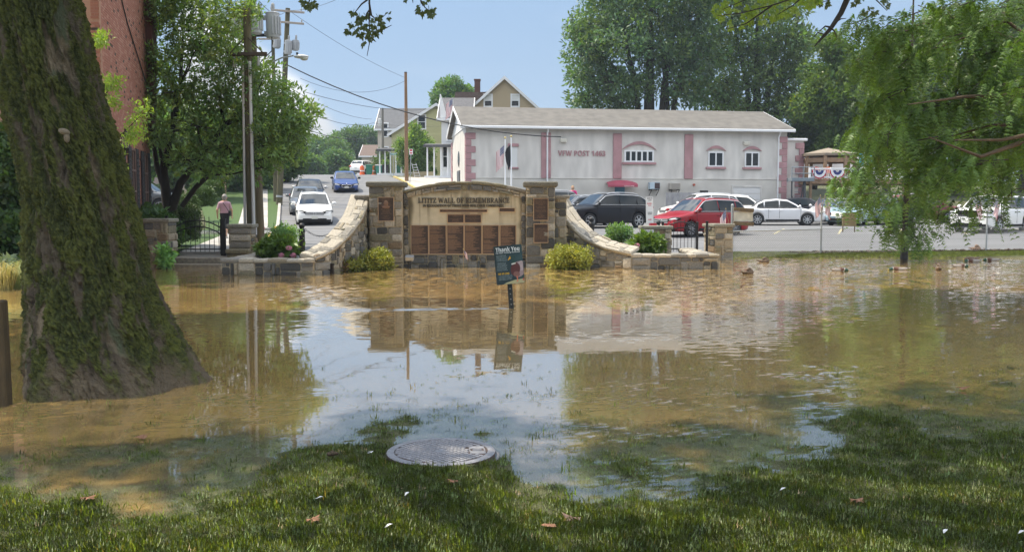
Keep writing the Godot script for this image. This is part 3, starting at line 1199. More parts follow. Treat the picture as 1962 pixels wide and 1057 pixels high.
func build_entrance()->void:
	rng.seed=202
	var st:=thing("stone_steps","two wet stone steps going down into the water below the iron gate","steps")
	var conc:=M("wet_step",Color(0.27,0.235,0.18),0.6,{"tex": "blotch","ts": 1.2,"bump": "fine","bh": 0.3})
	var x0: float=at(320,500,26.0).x
	var x1: float=at(428,500,26.0).x
	for k in [[0.245,26.0,2.2],[0.085,25.65,0.6],[-0.06,25.3,0.6]]:
		var b:=MB.new()
		b.box(Vector3((x0+x1)/2,k[0]/2-0.3,-k[1]-k[2]/2),Vector3(x1-x0,k[0]+0.6,k[2]),Basis(),0.02)
		obj("step",b,conc,st)
	stone_pier("stone pier left of the iron gate, beside the steps",Vector3(at(299.5,500,25.6).x,0,-25.9),0.66,0.66,1.23,0.0)
	var p2:=stone_pier("stone pier between the iron gate and the yellow kerb",Vector3(at(458,470,26.6).x,0,-26.95),0.62,0.55,1.06,0.0)
	var led:=MB.new()
	led.box(Vector3(-0.02,0.40,0.40),Vector3(0.66,0.12,0.30),Basis(),0.02)
	led.box(Vector3(-0.02,0.12,0.38),Vector3(0.60,0.44,0.24),Basis(),0.02)
	obj("ledge_stone",led,stone_mats()[4],p2)
	var gx:=at(380,470,27.1).x
	iron_gate("wide black iron gate with arched top between two stone piers",Vector3(gx-0.06,0.29,-27.2),1.36,1.0,0.0,[[-0.80,1.08,0.25],[-0.70,0.98,0.0],[0.71,0.98,0.0],[0.82,1.0,0.12]],10)
	stone_pier("sunlit stone pier at the end of the chain link fence",Vector3(at(1378,470,29.6).x,-0.05,-29.7),0.62,0.66,1.08,deg_to_rad(18),true,[0.05,0.25,0.36,0.02,0.1,0.1,0.12])
	stone_pier("low stone pier behind the bright green hydrangea",Vector3(at(1256,460,28.6).x,0,-28.6),0.86,0.5,0.98,0.0,true,[0.05,0.25,0.3,0.02,0.16,0.1,0.12])
	iron_gate("narrow black iron gate standing open by the sunlit pier",Vector3(at(1305,470,28.9).x,0.22,-28.95),1.0,1.0,deg_to_rad(-14),[[-0.55,0.95,0.05],[0.50,0.95,0.0],[0.80,0.98,0.1]],9)
func cyl_between(b: MB,a: Vector3,c: Vector3,r: float)->void:
	b.cyl(a,c,r,r,6)
func build_hall()->void:
	rng.seed=303
	var base:=Vector3(-2.95,0.9,-60.0)
	var rot:=deg_to_rad(9.0)
	var t:=thing("hall","long pale grey stucco hall with mauve pilasters and a low grey roof","building",base,rot)
	var inv:=Transform3D(Basis(Vector3.UP,rot),base).affine_inverse()
	var nn:=Basis(Vector3.UP,rot)*Vector3(0,0,1)
	var fp:=func(px: float,py: float)->Vector3: return inv*on_plane(px,py,base,nn)
	var L: float=fp.call(1508,300).x
	var E: float=fp.call(1200,247).y
	var D:=9.5
	var R:=E+1.62
	var stucco:=M("stucco",Color(0.70,0.675,0.63),0.9,{"tex": "soft","ts": 0.3,"sy": 0.3,"bump": "fine","bh": 0.25})
	var mauve:=M("mauve",Color(0.46,0.265,0.275),0.85,{"tex": "soft","ts": 0.3})
	var white:=M("white_trim",Color(0.72,0.73,0.74),0.6)
	var dark:=M("window_glass",Color(0.012,0.014,0.015),0.04)
	var b:=MB.new()
	b.box(Vector3(L/2,E/2-0.6,-D/2),Vector3(L,E+1.2,D))
	obj("wall",b,stucco,t)
	var yb: float=fp.call(1200,342).y
	var sc:=MB.new()
	sc.box(Vector3(L/2,yb,0.012),Vector3(L,0.06,0.06),Basis(),0.01)
	sc.box(Vector3(L/2,yb/2-0.5,0.006),Vector3(L-0.02,yb+0.9,0.012))
	obj("plinth",sc,M("stucco_low",Color(0.645,0.62,0.565),0.9,{"tex": "soft","ts": 0.14}),t)
	for sx in [0.0,L]:
		var g:=MB.new()
		for i in 12:
			var y0:=E+i*1.6/12
			var f:=1.0-(i+0.5)/12.0
			g.box(Vector3(sx,y0+0.067,-D/2),Vector3(0.06,0.128,D*f),Basis(Vector3(0,0,1),0.10 if sx>0 else -0.10))
		var gg:=stuff("gable_siding",g,M("white_siding",Color(0.74,0.74,0.73),0.6),t)
	var rf_:=MB.new()
	var xf:=Transform3D(Basis(Vector3(0,0,-1),Vector3(0,1,0),Vector3(1,0,0)),Vector3(-0.35,0,0))
	rf_.prism(pts([-0.45,E-0.04,D/2,R,D+0.45,E-0.04,D+0.45,E+0.10,D/2,R+0.17,-0.45,E+0.10]),0.0,L+0.7,xf)
	obj("roof",rf_,M("roof_shingle",Color(0.155,0.145,0.13),0.9,{"tex": "blotch","ts": 0.16,"bump": "cell","bh": 0.6}),t)
	var gut:=MB.new()
	gut.box(Vector3(L/2,E-0.02,0.50),Vector3(L+0.7,0.17,0.12),Basis(),0.03)
	obj("gutter",gut,white,t)
	var rg:=MB.new()
	for s in [-0.36,L+0.36]:
		for q in [[-0.45,0.45],[D+0.45,-0.45]]:
			var a:=Vector3(s,E-0.02,-q[0])
			var c:=Vector3(s,R+0.06,-D/2)
			rg.box((a+c)/2,Vector3(0.04,0.22,a.distance_to(c)),Basis.looking_at((c-a).normalized(),Vector3.UP))
	obj("barge_board",rg,white,t)
	for px in [[1037,1055],[1175,1190.5],[1312,1327]]:
		var a: Vector3=fp.call(px[0],252)
		var c: Vector3=fp.call(px[1],344)
		var p:=MB.new()
		p.box(Vector3((a.x+c.x)/2,(E-0.3+yb)/2,0.05),Vector3(c.x-a.x,E-0.3-yb,0.11),Basis(),0.015)
		obj("pilaster",p,mauve,t)
	var nq:=13
	for cor in 2:
		for i in nq:
			var y0: float=lerpf(0.05,E-0.35,float(i)/nq)
			var y1: float=lerpf(0.05,E-0.35,float(i+1)/nq)-0.02
			var w:=0.66 if i % 2==0 else 0.38
			var mm:=mauve
			var q:=MB.new()
			var xx:=w/2-0.03 if cor==0 else L-w/2+0.03
			q.box(Vector3(xx,(y0+y1)/2,-0.2),Vector3(w,y1-y0,0.5),Basis(),0.015)
			obj("quoin",q,mm,t)
			if cor==0:
				var q2:=MB.new()
				q2.box(Vector3(0.12,(y0+y1)/2,-D+0.2),Vector3(0.36,y1-y0,0.5 if i % 2 else 0.8),Basis(),0.015)
				obj("quoin",q2,mm,t)
	var l0: Vector3=fp.call(1069,298.5)
	var l1: Vector3=fp.call(1160,289)
	text("lettering","VFW POST 1463",l1.y-l0.y,mauve,t,Vector3((l0.x+l1.x)/2,(l0.y+l1.y)/2,0.04),Basis(),l1.x-l0.x,"Droid Sans",true,0.06)
	for wd in [[1197.5,1251.5,289.5,309.0,5,276.5],[1358,1385.5,292,318,2,284.5],[1428,1454,292.5,318.5,2,285.5]]:
		var a: Vector3=fp.call(wd[0],wd[3])
		var c: Vector3=fp.call(wd[1],wd[2])
		var ah: Vector3=fp.call((wd[0]+wd[1])/2,wd[5])
		var n: int=wd[4]
		var cw:=c.x-a.x
		var hold:=Node3D.new()
		hold.name=numbered(t,"window")
		t.add_child(hold)
		hold.position=Vector3((a.x+c.x)/2,a.y,0)
		var h:=c.y-a.y
		var fr:=MB.new()
		for i in n+1:
			fr.box(Vector3(-cw/2+cw*i/n,h/2,0.035),Vector3(0.11 if n>2 else 0.09,h+0.1,0.07),Basis(),0.01)
		for yy in [0.0,h]:
			fr.box(Vector3(0,yy,0.034),Vector3(cw,0.09,0.06),Basis(),0.01)
		obj("frame",fr,white,hold)
		for i in n:
			var pn:=MB.new()
			pn.box(Vector3(-cw/2+cw*(i+0.5)/n,h/2,0.02),Vector3(cw/n-0.09,h-0.05,0.02))
			obj("pane",pn,dark,hold)
		var sl:=MB.new()
		sl.box(Vector3(0,-0.13,0.06),Vector3(cw+0.4,0.14,0.16),Basis(),0.02)
		obj("sill",sl,mauve,hold)
		var hd:=MB.new()
		var po:=PackedVector2Array()
		var rise:=ah.y-a.y-h-0.12
		for i in 13:
			var u:=i/12.0*2-1
			po.append(Vector2(u*(cw/2+0.12),h+0.12+rise*(1-u*u)))
		for i in 13:
			var u:=1-i/12.0*2
			po.append(Vector2(u*(cw/2+0.2),h+0.10+(rise+0.22)*(1-u*u)))
		hd.prism(po,0.0,0.1)
		obj("arched_head",hd,mauve,hold)
	var na: Vector3=fp.call(975,320)
	var nb: Vector3=fp.call(991,281)
	var nw:=MB.new()
	nw.box((na+nb)/2+Vector3(0,0,0.03),Vector3(nb.x-na.x,nb.y-na.y,0.05))
	var nwo:=obj("window",nw,M("pale_blind",Color(0.62,0.63,0.62),0.5),t)
	for yy in [na.y-0.06,nb.y+0.1]:
		var s:=MB.new()
		s.box(Vector3((na.x+nb.x)/2,yy,0.06),Vector3(nb.x-na.x+0.16,0.2 if yy>na.y else 0.12,0.14),Basis(),0.02)
		obj("sill" if yy<na.y else "lintel",s,mauve,t)
	for px in [1048,1491]:
		var a: Vector3=fp.call(px,255)
		var d:=MB.new()
		d.tube([Vector3(a.x,E-0.1,0.46),Vector3(a.x,E-0.4,0.16),Vector3(a.x,0.1,0.16)],0.055,8)
		obj("downspout",d,white,t)
	for k in [[1079,269],[1429.5,274.5]]:
		var a: Vector3=fp.call(k[0],k[1])
		var l:=MB.new()
		l.box(Vector3(a.x,a.y,0.11),Vector3(0.42,0.26,0.22),Basis(Vector3(1,0,0),0.2),0.04)
		obj("wall_lamp",l,M("lamp_beige",Color(0.62,0.6,0.52),0.4),t)
	var ga: Vector3=fp.call(1404.5,400)
	var gb: Vector3=fp.call(1457,358.5)
	for i in 5:
		var y0: float=lerpf(0.05,gb.y,i/5.0)
		var y1: float=lerpf(0.05,gb.y,(i+1)/5.0)-0.025
		var p:=MB.new()
		p.box(Vector3((ga.x+gb.x)/2,(y0+y1)/2,0.0),Vector3(gb.x-ga.x,y1-y0,0.07),Basis(),0.012)
		obj("garage_door_panel",p,M("door_white",Color(0.62,0.62,0.61),0.6),t)
	var rec:=MB.new()
	rec.box(Vector3(ga.x-0.06,gb.y/2,0.03),Vector3(0.12,gb.y+0.1,0.08))
	rec.box(Vector3(gb.x+0.06,gb.y/2,0.03),Vector3(0.12,gb.y+0.1,0.08))
	rec.box(Vector3((ga.x+gb.x)/2,gb.y+0.06,0.031),Vector3(gb.x-ga.x+0.24,0.12,0.08))
	obj("garage_door_frame",rec,stucco,t)
	var va: Vector3=fp.call(1349,368.5)
	var v:=MB.new()
	v.box(Vector3(va.x,va.y,0.02),Vector3(0.56,0.26,0.05))
	obj("vent",v,M("vent_black",Color(0.01,0.01,0.01),0.6),t)
	var ba: Vector3=fp.call(1329.5,354)
	var bl:=MB.new()
	bl.cyl(Vector3(ba.x,ba.y,0.0),Vector3(ba.x,ba.y,0.12),0.08,0.08,10)
	obj("alarm_bell",bl,M("bell_red",Color(0.35,0.07,0.03),0.5),t)
	var da: Vector3=fp.call(1178,380)
	var db: Vector3=fp.call(1197,356)
	var dr:=MB.new()
	dr.box(Vector3((da.x+db.x)/2,(db.y+0.1)/2,0.03),Vector3(db.x-da.x,db.y+0.1,0.06),Basis(),0.01)
	obj("door",dr,M("teal_door",Color(0.055,0.17,0.25),0.5),t)
	var aw:=thing("awning","rounded raspberry red awning over the teal door","awning",base,rot)
	var a0: Vector3=fp.call(1160,358.5)
	var a1: Vector3=fp.call(1217,345)
	var red:=M("awning_red",Color(0.42,0.075,0.115),0.7,{"tex": "soft","ts": 0.5})
	var ab:=MB.new()
	var rings:=[]
	var aw_w:=a1.x-a0.x
	var ahh:=a1.y-a0.y
	for i in 13:
		var u:=i/12.0
		var sxx:=pow(sin(PI*clampf(u,0.04,0.96)),0.28)
		var ring:=PackedVector3Array()
		for j in 9:
			var g:=j/8.0*PI/2
			ring.append(Vector3(lerpf(a0.x,a1.x,u),a0.y+ahh*0.22+ahh*0.78*sin(g)*sxx,0.05+1.1*cos(g)*sxx))
		rings.append(ring)
	ab.loft(rings,false,false,false,Vector3(0,0.5,1))
	obj("canopy",ab,red,aw)
	var vl:=MB.new()
	var vr:=[[],[]]
	for i in 13:
		var u:=i/12.0
		var sxx:=pow(sin(PI*clampf(u,0.04,0.96)),0.28)
		for k in 2:
			vr[k].append(Vector3(lerpf(a0.x,a1.x,u),a0.y+ahh*0.23*(1-k),0.05+1.1*sxx))
	vl.loft([PackedVector3Array(vr[0]),PackedVector3Array(vr[1])],false,false,false,Vector3(0,0,1))
	obj("valance",vl,red,aw)
	text("lettering","LITITZ VFW",ahh*0.16,M("awning_white",Color(0.7,0.55,0.55),0.7),aw,Vector3(lerpf(a0.x,a1.x,0.64),a0.y+ahh*0.12,1.17),Basis(),aw_w*0.33,"Droid Sans",true,0.01)
	var nac:=0
	for k in [[1241,1260.5,349.5,362.5],[1279.5,1300,351,363]]:
		var a: Vector3=fp.call(k[0],k[3])
		var c: Vector3=fp.call(k[1],k[2])
		var ac:=thing("air_conditioner",["pale blue air conditioner unit on wall brackets, left of two","beige air conditioner unit on wall brackets beside the dark vent"][nac],"air conditioner",base,rot,"air conditioners on the hall's wall")
		var bb:=MB.new()
		bb.box(Vector3((a.x+c.x)/2,(a.y+c.y)/2,0.32),Vector3(c.x-a.x,c.y-a.y,0.4),Basis(),0.02)
		obj("housing",bb,M(["ac_blue","ac_beige"][nac],[Color(0.42,0.52,0.58),Color(0.40,0.37,0.32)][nac],0.5),ac)
		var gr:=MB.new()
		gr.box(Vector3(lerpf(a.x,c.x,0.72 if nac==0 else 0.5),(a.y+c.y)/2,0.525),Vector3((c.x-a.x)*(0.5 if nac==0 else 0.8),(c.y-a.y)*0.86,0.015))
		obj("fan_grille",gr,M(["ac_dark","ac_mid"][nac],[Color(0.05,0.03,0.03),Color(0.27,0.25,0.22)][nac],0.6),ac)
		for s in [0.15,0.85]:
			var br:=MB.new()
			var x:=lerpf(a.x,c.x,s)
			br.box(Vector3(x,a.y-0.04,0.3),Vector3(0.05,0.06,0.6))
			cyl_between(br,Vector3(x,a.y-0.06,0.58),Vector3(x,a.y-0.4,0.02),0.025)
			obj("bracket",br,M("bracket_dark",Color(0.03,0.03,0.03),0.6),ac)
		nac+=1
	var oval:=MB.new()
	oval.ell(Vector3(-0.02,4.1,-4.4),Vector3(0.05,0.55,0.5),14)
	obj("oval_window",oval,dark,t)
	var sw:=MB.new()
	sw.box(Vector3(-0.02,2.35,-4.4),Vector3(0.08,1.9,1.7),Basis(),0.01)
	obj("side_window",sw,M("dark_grille",Color(0.06,0.065,0.07),0.4),t)
	var x2: float=fp.call(1541,300).x
	var ex:=MB.new()
	var eh: float=fp.call(1525,268).y
	ex.box(Vector3((L+x2)/2+0.1,eh/2-0.3,-3.4),Vector3(x2-L+0.6,eh+0.6,5.0))
	obj("extension",ex,stucco,t)
	var ec:=MB.new()
	ec.box(Vector3((L+x2)/2+0.15,eh+0.09,-3.4),Vector3(x2-L+0.95,0.18,5.3),Basis(),0.03)
	obj("extension_cornice",ec,white,t)
	for i in 12:
		var y0: float=lerpf(0.05,eh-0.1,i/12.0)
		var y1: float=lerpf(0.05,eh-0.1,(i+1)/12.0)-0.02
		var w:=0.62 if i % 2 else 0.36
		var q:=MB.new()
		q.box(Vector3(x2+0.43-w/2,(y0+y1)/2,-1.0),Vector3(w,y1-y0,0.35),Basis(),0.015)
		obj("quoin",q,mauve,t)
	var bf:=thing("board_fence","grey vertical board fence between the black and red cars","fence",base,rot)
	var f0: Vector3=fp.call(1233,400)
	var f1: Vector3=fp.call(1312,371)
	var nbd:=16
	for i in nbd:
		var p:=MB.new()
		var x:=lerpf(f0.x,f1.x,(i+0.5)/nbd)
		p.box(Vector3(x,0.85,4.6),Vector3((f1.x-f0.x)/nbd-0.012,1.7+0.01*(i % 3),0.025),Basis(),0.004)
		obj("board",p,M("fence_grey" if i % 2 else "fence_grey2",Color(0.36,0.36,0.37) if i % 2 else Color(0.33,0.33,0.345),0.85,{"tex": "soft","ts": 0.8}),bf)
	var rl:=MB.new()
	rl.box(Vector3((f0.x+f1.x)/2,0.4,4.56),Vector3(f1.x-f0.x,0.09,0.05))
	rl.box(Vector3((f0.x+f1.x)/2,1.45,4.56),Vector3(f1.x-f0.x,0.09,0.05))
	obj("fence_rail",rl,M("fence_grey"  ,Color.WHITE),bf)
	build_deck(base,rot,fp)
	var pole_m:=M("pole_white",Color(0.78,0.79,0.8),0.4)
	var k:=0
	for fpq in [[968.0,266.0,"white flagpole flying the striped flag, left of the two before the hall"],[979.5,263.0,"white flagpole flying a black flag, right of the two before the hall"]]:
		var o:=at(fpq[0],355,55.0)
		var tp:=at(fpq[0],fpq[1],55.0)
		var f:=thing("flagpole",fpq[2],"flagpole",Vector3(o.x,0.9,-55.0),0.0,"flagpoles before the hall")
		var p:=MB.new()
		p.cyl(Vector3(0,0,0),Vector3(0,tp.y-0.9,0),0.06,0.035,10)
		obj("pole",p,pole_m,f)
		var ball:=MB.new()
		ball.ell(Vector3(0,tp.y-0.84,0),Vector3(0.07,0.07,0.07),10)
		obj("finial",ball,M("gold",Color(0.5,0.4,0.15),0.3,{"metal": 0.8}),f)
		var ft:=0.55 if k==0 else 0.75
		if k==0:
			flag_cloth(f,Vector3(-0.05,tp.y-0.9-0.35,0),1.25,0.75,Vector3(-0.06,-1.0,0.08),"flag")
		else:
			var c:=MB.new()
			var rr:=[]
			for i in 7:
				var y:=tp.y-0.9-0.4-i*0.21
				var ring:=PackedVector3Array()
				for j in 8:
					var u:=j/7.0
					ring.append(Vector3(-0.04-u*0.34*(0.7+0.3*sin(i*0.8)),y-u*0.25,0.06*sin(u*8.0+i*0.5)))
				rr.append(ring)
			c.loft(rr,false,false,false,Vector3(0,0,1))
			obj("flag",c,M("flag_black",Color(0.015,0.015,0.018),0.8),f)
		k+=1
# a hanging striped flag: stripes and canton each a strip of the cloth
func flag_cloth(parent: Node,top: Vector3,drop: float,wid: float,hang: Vector3,called: String)->void:
	var h:=Node3D.new()
	h.name=numbered(parent,called)
	parent.add_child(h)
	var red:=M("flag_red",Color(0.34,0.012,0.025),0.8,{"back": Color(0.5,0.5,0.5)})
	var wht:=M("flag_white",Color(0.72,0.7,0.7),0.8,{"back": Color(0.5,0.5,0.5)})
	var blu:=M("flag_blue",Color(0.02,0.03,0.12),0.8,{"back": Color(0.5,0.5,0.5)})
	var star:=M("flag_star",Color(0.75,0.75,0.75),0.8)
	var dirn:=hang.normalized()
	var hoist:=Vector3(0.62*signf(hang.x+0.001),-0.55,0.1)
	var fnp:=func(u: float,s: float)->Vector3:
		var fold:=0.07*wid*sin(s*9.0+u*4.0)*(0.3+u)
		return top+dirn*(u*drop)+hoist*(s*wid*(1.0-0.15*u))+Vector3(0,0,fold)
	var bs:=[MB.new(),MB.new()]
	for i in 13:
		var rr:=[]
		for j in 9:
			var u:=j/8.0
			if i<7:
				u=0.38+0.62*u
			var ring:=PackedVector3Array([fnp.call(u,i/13.0),fnp.call(u,(i+1)/13.0)])
			rr.append(ring)
		bs[i % 2].loft(rr,false,false,false,Vector3(0,0,1))
	obj("red_stripes",bs[0],red,h)
	obj("white_stripes",bs[1],wht,h)
	var ca:=MB.new()
	var r2:=[]
	for i in 8:
		var ring:=PackedVector3Array()
		for j in 5:
			ring.append((fnp.call(j/4.0*0.38,i/13.0) as Vector3))
		r2.append(ring)
	ca.loft(r2,false,false,false,Vector3(0,0,1))
	obj("canton",ca,blu,h)
	var st:=MB.new()
	for i in 4:
		for j in 5:
			var p: Vector3=fnp.call(0.04+j*0.075,(0.7+i*1.75)/13.0)
			var s:=0.016*wid
			for zz in [-0.006,0.006]:
				st.quad(p+Vector3(-s,-s,zz),p+Vector3(s,-s,zz),p+Vector3(s,s,zz),p+Vector3(-s,s,zz))
	obj("stars",st,star,h)
func small_flag(pos: Vector3,h: float,label: String,size: float,tilt:=0.0,grp:="")->void:
	var f:=thing("small_flag",label,"flag",pos,0.0,grp)
	f.rotation.z=tilt
	var p:=MB.new()
	p.cyl(Vector3.ZERO,Vector3(0,h,0),0.008,0.006,6)
	obj("stick",p,M("stick",Color(0.3,0.22,0.12),0.7),f)
	var bl:=MB.new()
	bl.ell(Vector3(0,h,0),Vector3(0.014,0.02,0.014),8)
	obj("finial",bl,M("gold",Color(0.5,0.4,0.15),0.3),f)
	flag_cloth(f,Vector3(0.0,h-0.02,0.0),size*0.95,size*0.62,Vector3(0.25*(-1.0 if tilt>0 else 1.0),-1.0,0.2),"cloth")
func build_deck(base: Vector3,rot: float,fp: Callable)->void:
	var white:=M("white_trim",Color(0.72,0.73,0.74),0.6)
	var wood:=M("deck_wood",Color(0.30,0.20,0.12),0.8,{"tex": "soft","ts": 0.7})
	var steel:=M("steel_blue",Color(0.20,0.24,0.27),0.5,{"metal": 0.3})
	var o:=at(1512,345,62.0)
	var o2:=at(1800,345,62.0)
	var yd:=at(1560,343,62.0).y
	var dk:=thing("raised_deck","raised timber deck with white railings to the right of the hall","deck",Vector3(0,0,-62.0))
	var x0:=at(1552,345,62.0).x
	var b:=MB.new()
	b.box(Vector3((x0+o2.x)/2,yd-0.16,-2.6),Vector3(o2.x-x0,0.30,5.2),Basis(),0.02)
	obj("floor_joist",b,wood,dk)
	for i in 5:
		var p:=MB.new()
		var x:=lerpf(x0+0.1,o2.x-0.2,i/4.0)
		p.box(Vector3(x,yd/2+0.25,-0.12),Vector3(0.16,yd-0.8,0.16),Basis(),0.01)
		obj("post",p,wood,dk)
	var yt:=at(1560,323,62.0).y
	var np:=6
	for i in np+1:
		var p:=MB.new()
		p.box(Vector3(lerpf(x0,o2.x,float(i)/np),(yd+yt)/2+0.03,0),Vector3(0.13,yt-yd+0.1,0.13),Basis(),0.01)
		obj("rail_post",p,white,dk)
	for yy in [yt,yd+0.12]:
		var p:=MB.new()
		p.box(Vector3((x0+o2.x)/2,yy,0),Vector3(o2.x-x0,0.09,0.07),Basis(),0.01)
		obj("hand_rail",p,white,dk)
	var bal:=MB.new()
	var nb:=64
	for i in nb:
		bal.box(Vector3(lerpf(x0,o2.x,(i+0.5)/nb),(yd+yt)/2,0),Vector3(0.045,yt-yd-0.06,0.035))
	stuff("balusters",bal,white,dk)
	var scr:=MB.new()
	scr.box(Vector3((x0+o2.x)/2,yt+0.05,-4.9),Vector3(o2.x-x0,1.9,0.06))
	obj("white_screen",scr,white,dk)
	var k:=0
	for px in [[1556,1585],[1590,1620],[1626,1655],[1708,1722]]:
		var a:=at(px[0],326,61.9)
		var c:=at(px[1],326,61.9)
		var bt:=thing("bunting",["red white and blue swag bunting on the deck railing, nearest the hall","red white and blue swag bunting, second from the hall","red white and blue swag bunting, half hidden by hanging branches","red white and blue swag bunting far along the railing behind the branches"][k],"bunting",Vector3((a.x+c.x)/2,a.y,-61.86),0.0,"bunting on the deck railing")
		var w:=c.x-a.x
		var layers:=[["white_middle",0.0,0.24,M("bunting_white",Color(0.7,0.7,0.72),0.8)],["blue_band",0.22,0.58,M("bunting_blue",Color(0.03,0.04,0.16),0.8)],["white_band",0.56,0.88,M("bunting_white",Color(0.7,0.7,0.72),0.8)],["red_band",0.86,1.0,M("bunting_red",Color(0.4,0.03,0.05),0.8)]]
		var li:=0
		for ly in layers:
			var m:=MB.new()
			var rr:=[]
			for i in 17:
				var g:=PI*i/16.0
				var ring:=PackedVector3Array()
				for rad in [ly[1],ly[2]]:
					ring.append(Vector3(cos(g)*w/2*rad,-sin(g)*0.56*rad,0.03*sin(g*20.0)*rad+li*0.004))
				rr.append(ring)
			m.loft(rr,false,false,false,Vector3(0,0,1))
			obj(ly[0],m,ly[3],bt)
			li+=1
		k+=1
	var ld:=thing("steel_landing","blue grey steel landing with pipe railings and a ladder at the hall's corner","landing",Vector3(0,0,-61.6))
	var xa:=at(1513,345,61.6).x
	var pl:=MB.new()
	pl.box(Vector3((xa+x0)/2,yd-0.05,0),Vector3(x0-xa,0.22,1.2),Basis(),0.01)
	obj("platform",pl,steel,ld)
	for yy in [yt+0.06,(yd+yt)/2]:
		var p:=MB.new()
		cyl_between(p,Vector3(xa,yy,0.55),Vector3(x0,yy,0.55),0.03)
		obj("pipe_rail",p,steel,ld)
	for i in 3:
		var p:=MB.new()
		cyl_between(p,Vector3(lerpf(xa,x0,i/2.0),yd,0.55),Vector3(lerpf(xa,x0,i/2.0),yt+0.06,0.55),0.03)
		obj("rail_post",p,steel,ld)
	for q in [[xa+0.08,"leg",0.08],[x0-0.55,"leg",0.14]]:
		var p:=MB.new()
		p.box(Vector3(q[0],yd/2+0.3,0.3),Vector3(q[2],yd-0.8,q[2]))
		obj("leg",p,M("steel_dark",Color(0.05,0.055,0.06),0.5),ld)
	var br:=MB.new()
	cyl_between(br,Vector3(xa+0.5,1.0,0.3),Vector3(x0-0.6,yd-0.2,0.3),0.04)
	cyl_between(br,Vector3(xa+0.1,2.5,0.3),Vector3(xa+0.5,1.0,0.3),0.03)
	obj("brace",br,M("steel_dark",Color.BLACK),ld)
	for i in 9:
		var p:=MB.new()
		cyl_between(p,Vector3(xa+0.24,1.2+i*0.25,0.4),Vector3(xa+0.62,1.2+i*0.25,0.4),0.018)
		obj("rung",p,steel,ld)
	var gz:=thing("gazebo","tan hip roofed gazebo standing on the raised deck","gazebo",Vector3(at(1588,300,64.5).x,yd,-64.6))
	var ge:=at(1588,295,64.5).y-yd
	var gt:=at(1588,283.5,64.5).y-yd
	var rf2:=MB.new()
	var hw:=at(1632,295,64.5).x-at(1588,295,64.5).x+0.4
	var eave:=[]
	for i in 8:
		var g:=TAU*(i+0.5)/8
		eave.append(Vector3(cos(g)*hw,ge,sin(g)*hw*0.9))
	for i in 8:
		rf2.face([eave[i],eave[(i+1) % 8],Vector3(0,gt+0.02,0)],Vector3(0,ge-1,0))
		rf2.face([eave[i],eave[(i+1) % 8],(eave[(i+1) % 8] as Vector3)-Vector3(0,0.16,0),(eave[i] as Vector3)-Vector3(0,0.16,0)],Vector3(0,ge,0))
	obj("roof",rf2,M("canopy_tan",Color(0.27,0.225,0.17),0.85,{"tex": "soft","ts": 0.5}),gz)
	for i in 8:
		var p:=MB.new()
		var e: Vector3=(eave[i] as Vector3)*0.9
		p.box(Vector3(e.x,ge/2,e.z),Vector3(0.2,ge-0.05,0.2),Basis(),0.015)
		obj("post",p,wood,gz)
	var vb:=MB.new()
	for i in 8:
		var a: Vector3=(eave[i] as Vector3)*0.9
		var c: Vector3=(eave[(i+1) % 8] as Vector3)*0.9
		vb.box((a+c)/2-Vector3(0,0.28,0),Vector3(0.1,0.3,a.distance_to(c)),Basis.looking_at((c-a).normalized(),Vector3.UP))
	obj("fascia_beam",vb,wood,gz)
	var n:=0
	for u in [[1651,0.0],[1667,0.3]]:
		var pp:=at(u[0],312,62.8)
		var um:=thing("folded_umbrella",["folded turquoise umbrella on the deck, left of two","folded turquoise umbrella on the deck, right of two"][n],"umbrella",Vector3(pp.x,yd,-62.8),0.0,"folded umbrellas on the deck")
		var p:=MB.new()
		p.cyl(Vector3(0,0,0),Vector3(0,2.1,0),0.03,0.03,8)
		obj("pole",p,white,um)
		var c:=MB.new()
		c.lathe(Vector3.ZERO,[[0.16,0.85],[0.19,1.1],[0.13,1.7],[0.03,2.05]],10)
		obj("canopy",c,M("turquoise",Color(0.03,0.27,0.38),0.8),um)
		n+=1
	n=0
	for u in [[1567,322,"red_seat",Color(0.45,0.05,0.03)],[1591,317,"orange_seat",Color(0.55,0.13,0.03)]]:
		var pp:=at(u[0],u[1],62.4)
		var ch:=thing("deck_chair",["red deck chair behind the railing nearest the hall","orange deck chair behind the railing under the gazebo"][n],"chair",Vector3(pp.x,yd,-62.5),0.0,"chairs on the deck")
		var s:=MB.new()
		s.box(Vector3(0,0.42,0),Vector3(0.5,0.05,0.5),Basis(),0.02)
		obj("seat",s,M(u[2],u[3],0.6),ch)
		var bk:=MB.new()
		bk.prism(pts([-0.25,0.45,0.25,0.45,0.27,0.76,0.0,0.86,-0.27,0.76]),-0.24,-0.2)
		obj("backrest",bk,M(u[2],u[3],0.6),ch)
		for lx in [-0.2,0.2]:
			for lz in [-0.2,0.2]:
				var l:=MB.new()
				l.box(Vector3(lx,0.2,lz),Vector3(0.04,0.4,0.04))
				obj("leg",l,M(u[2],u[3],0.6),ch)
		n+=1
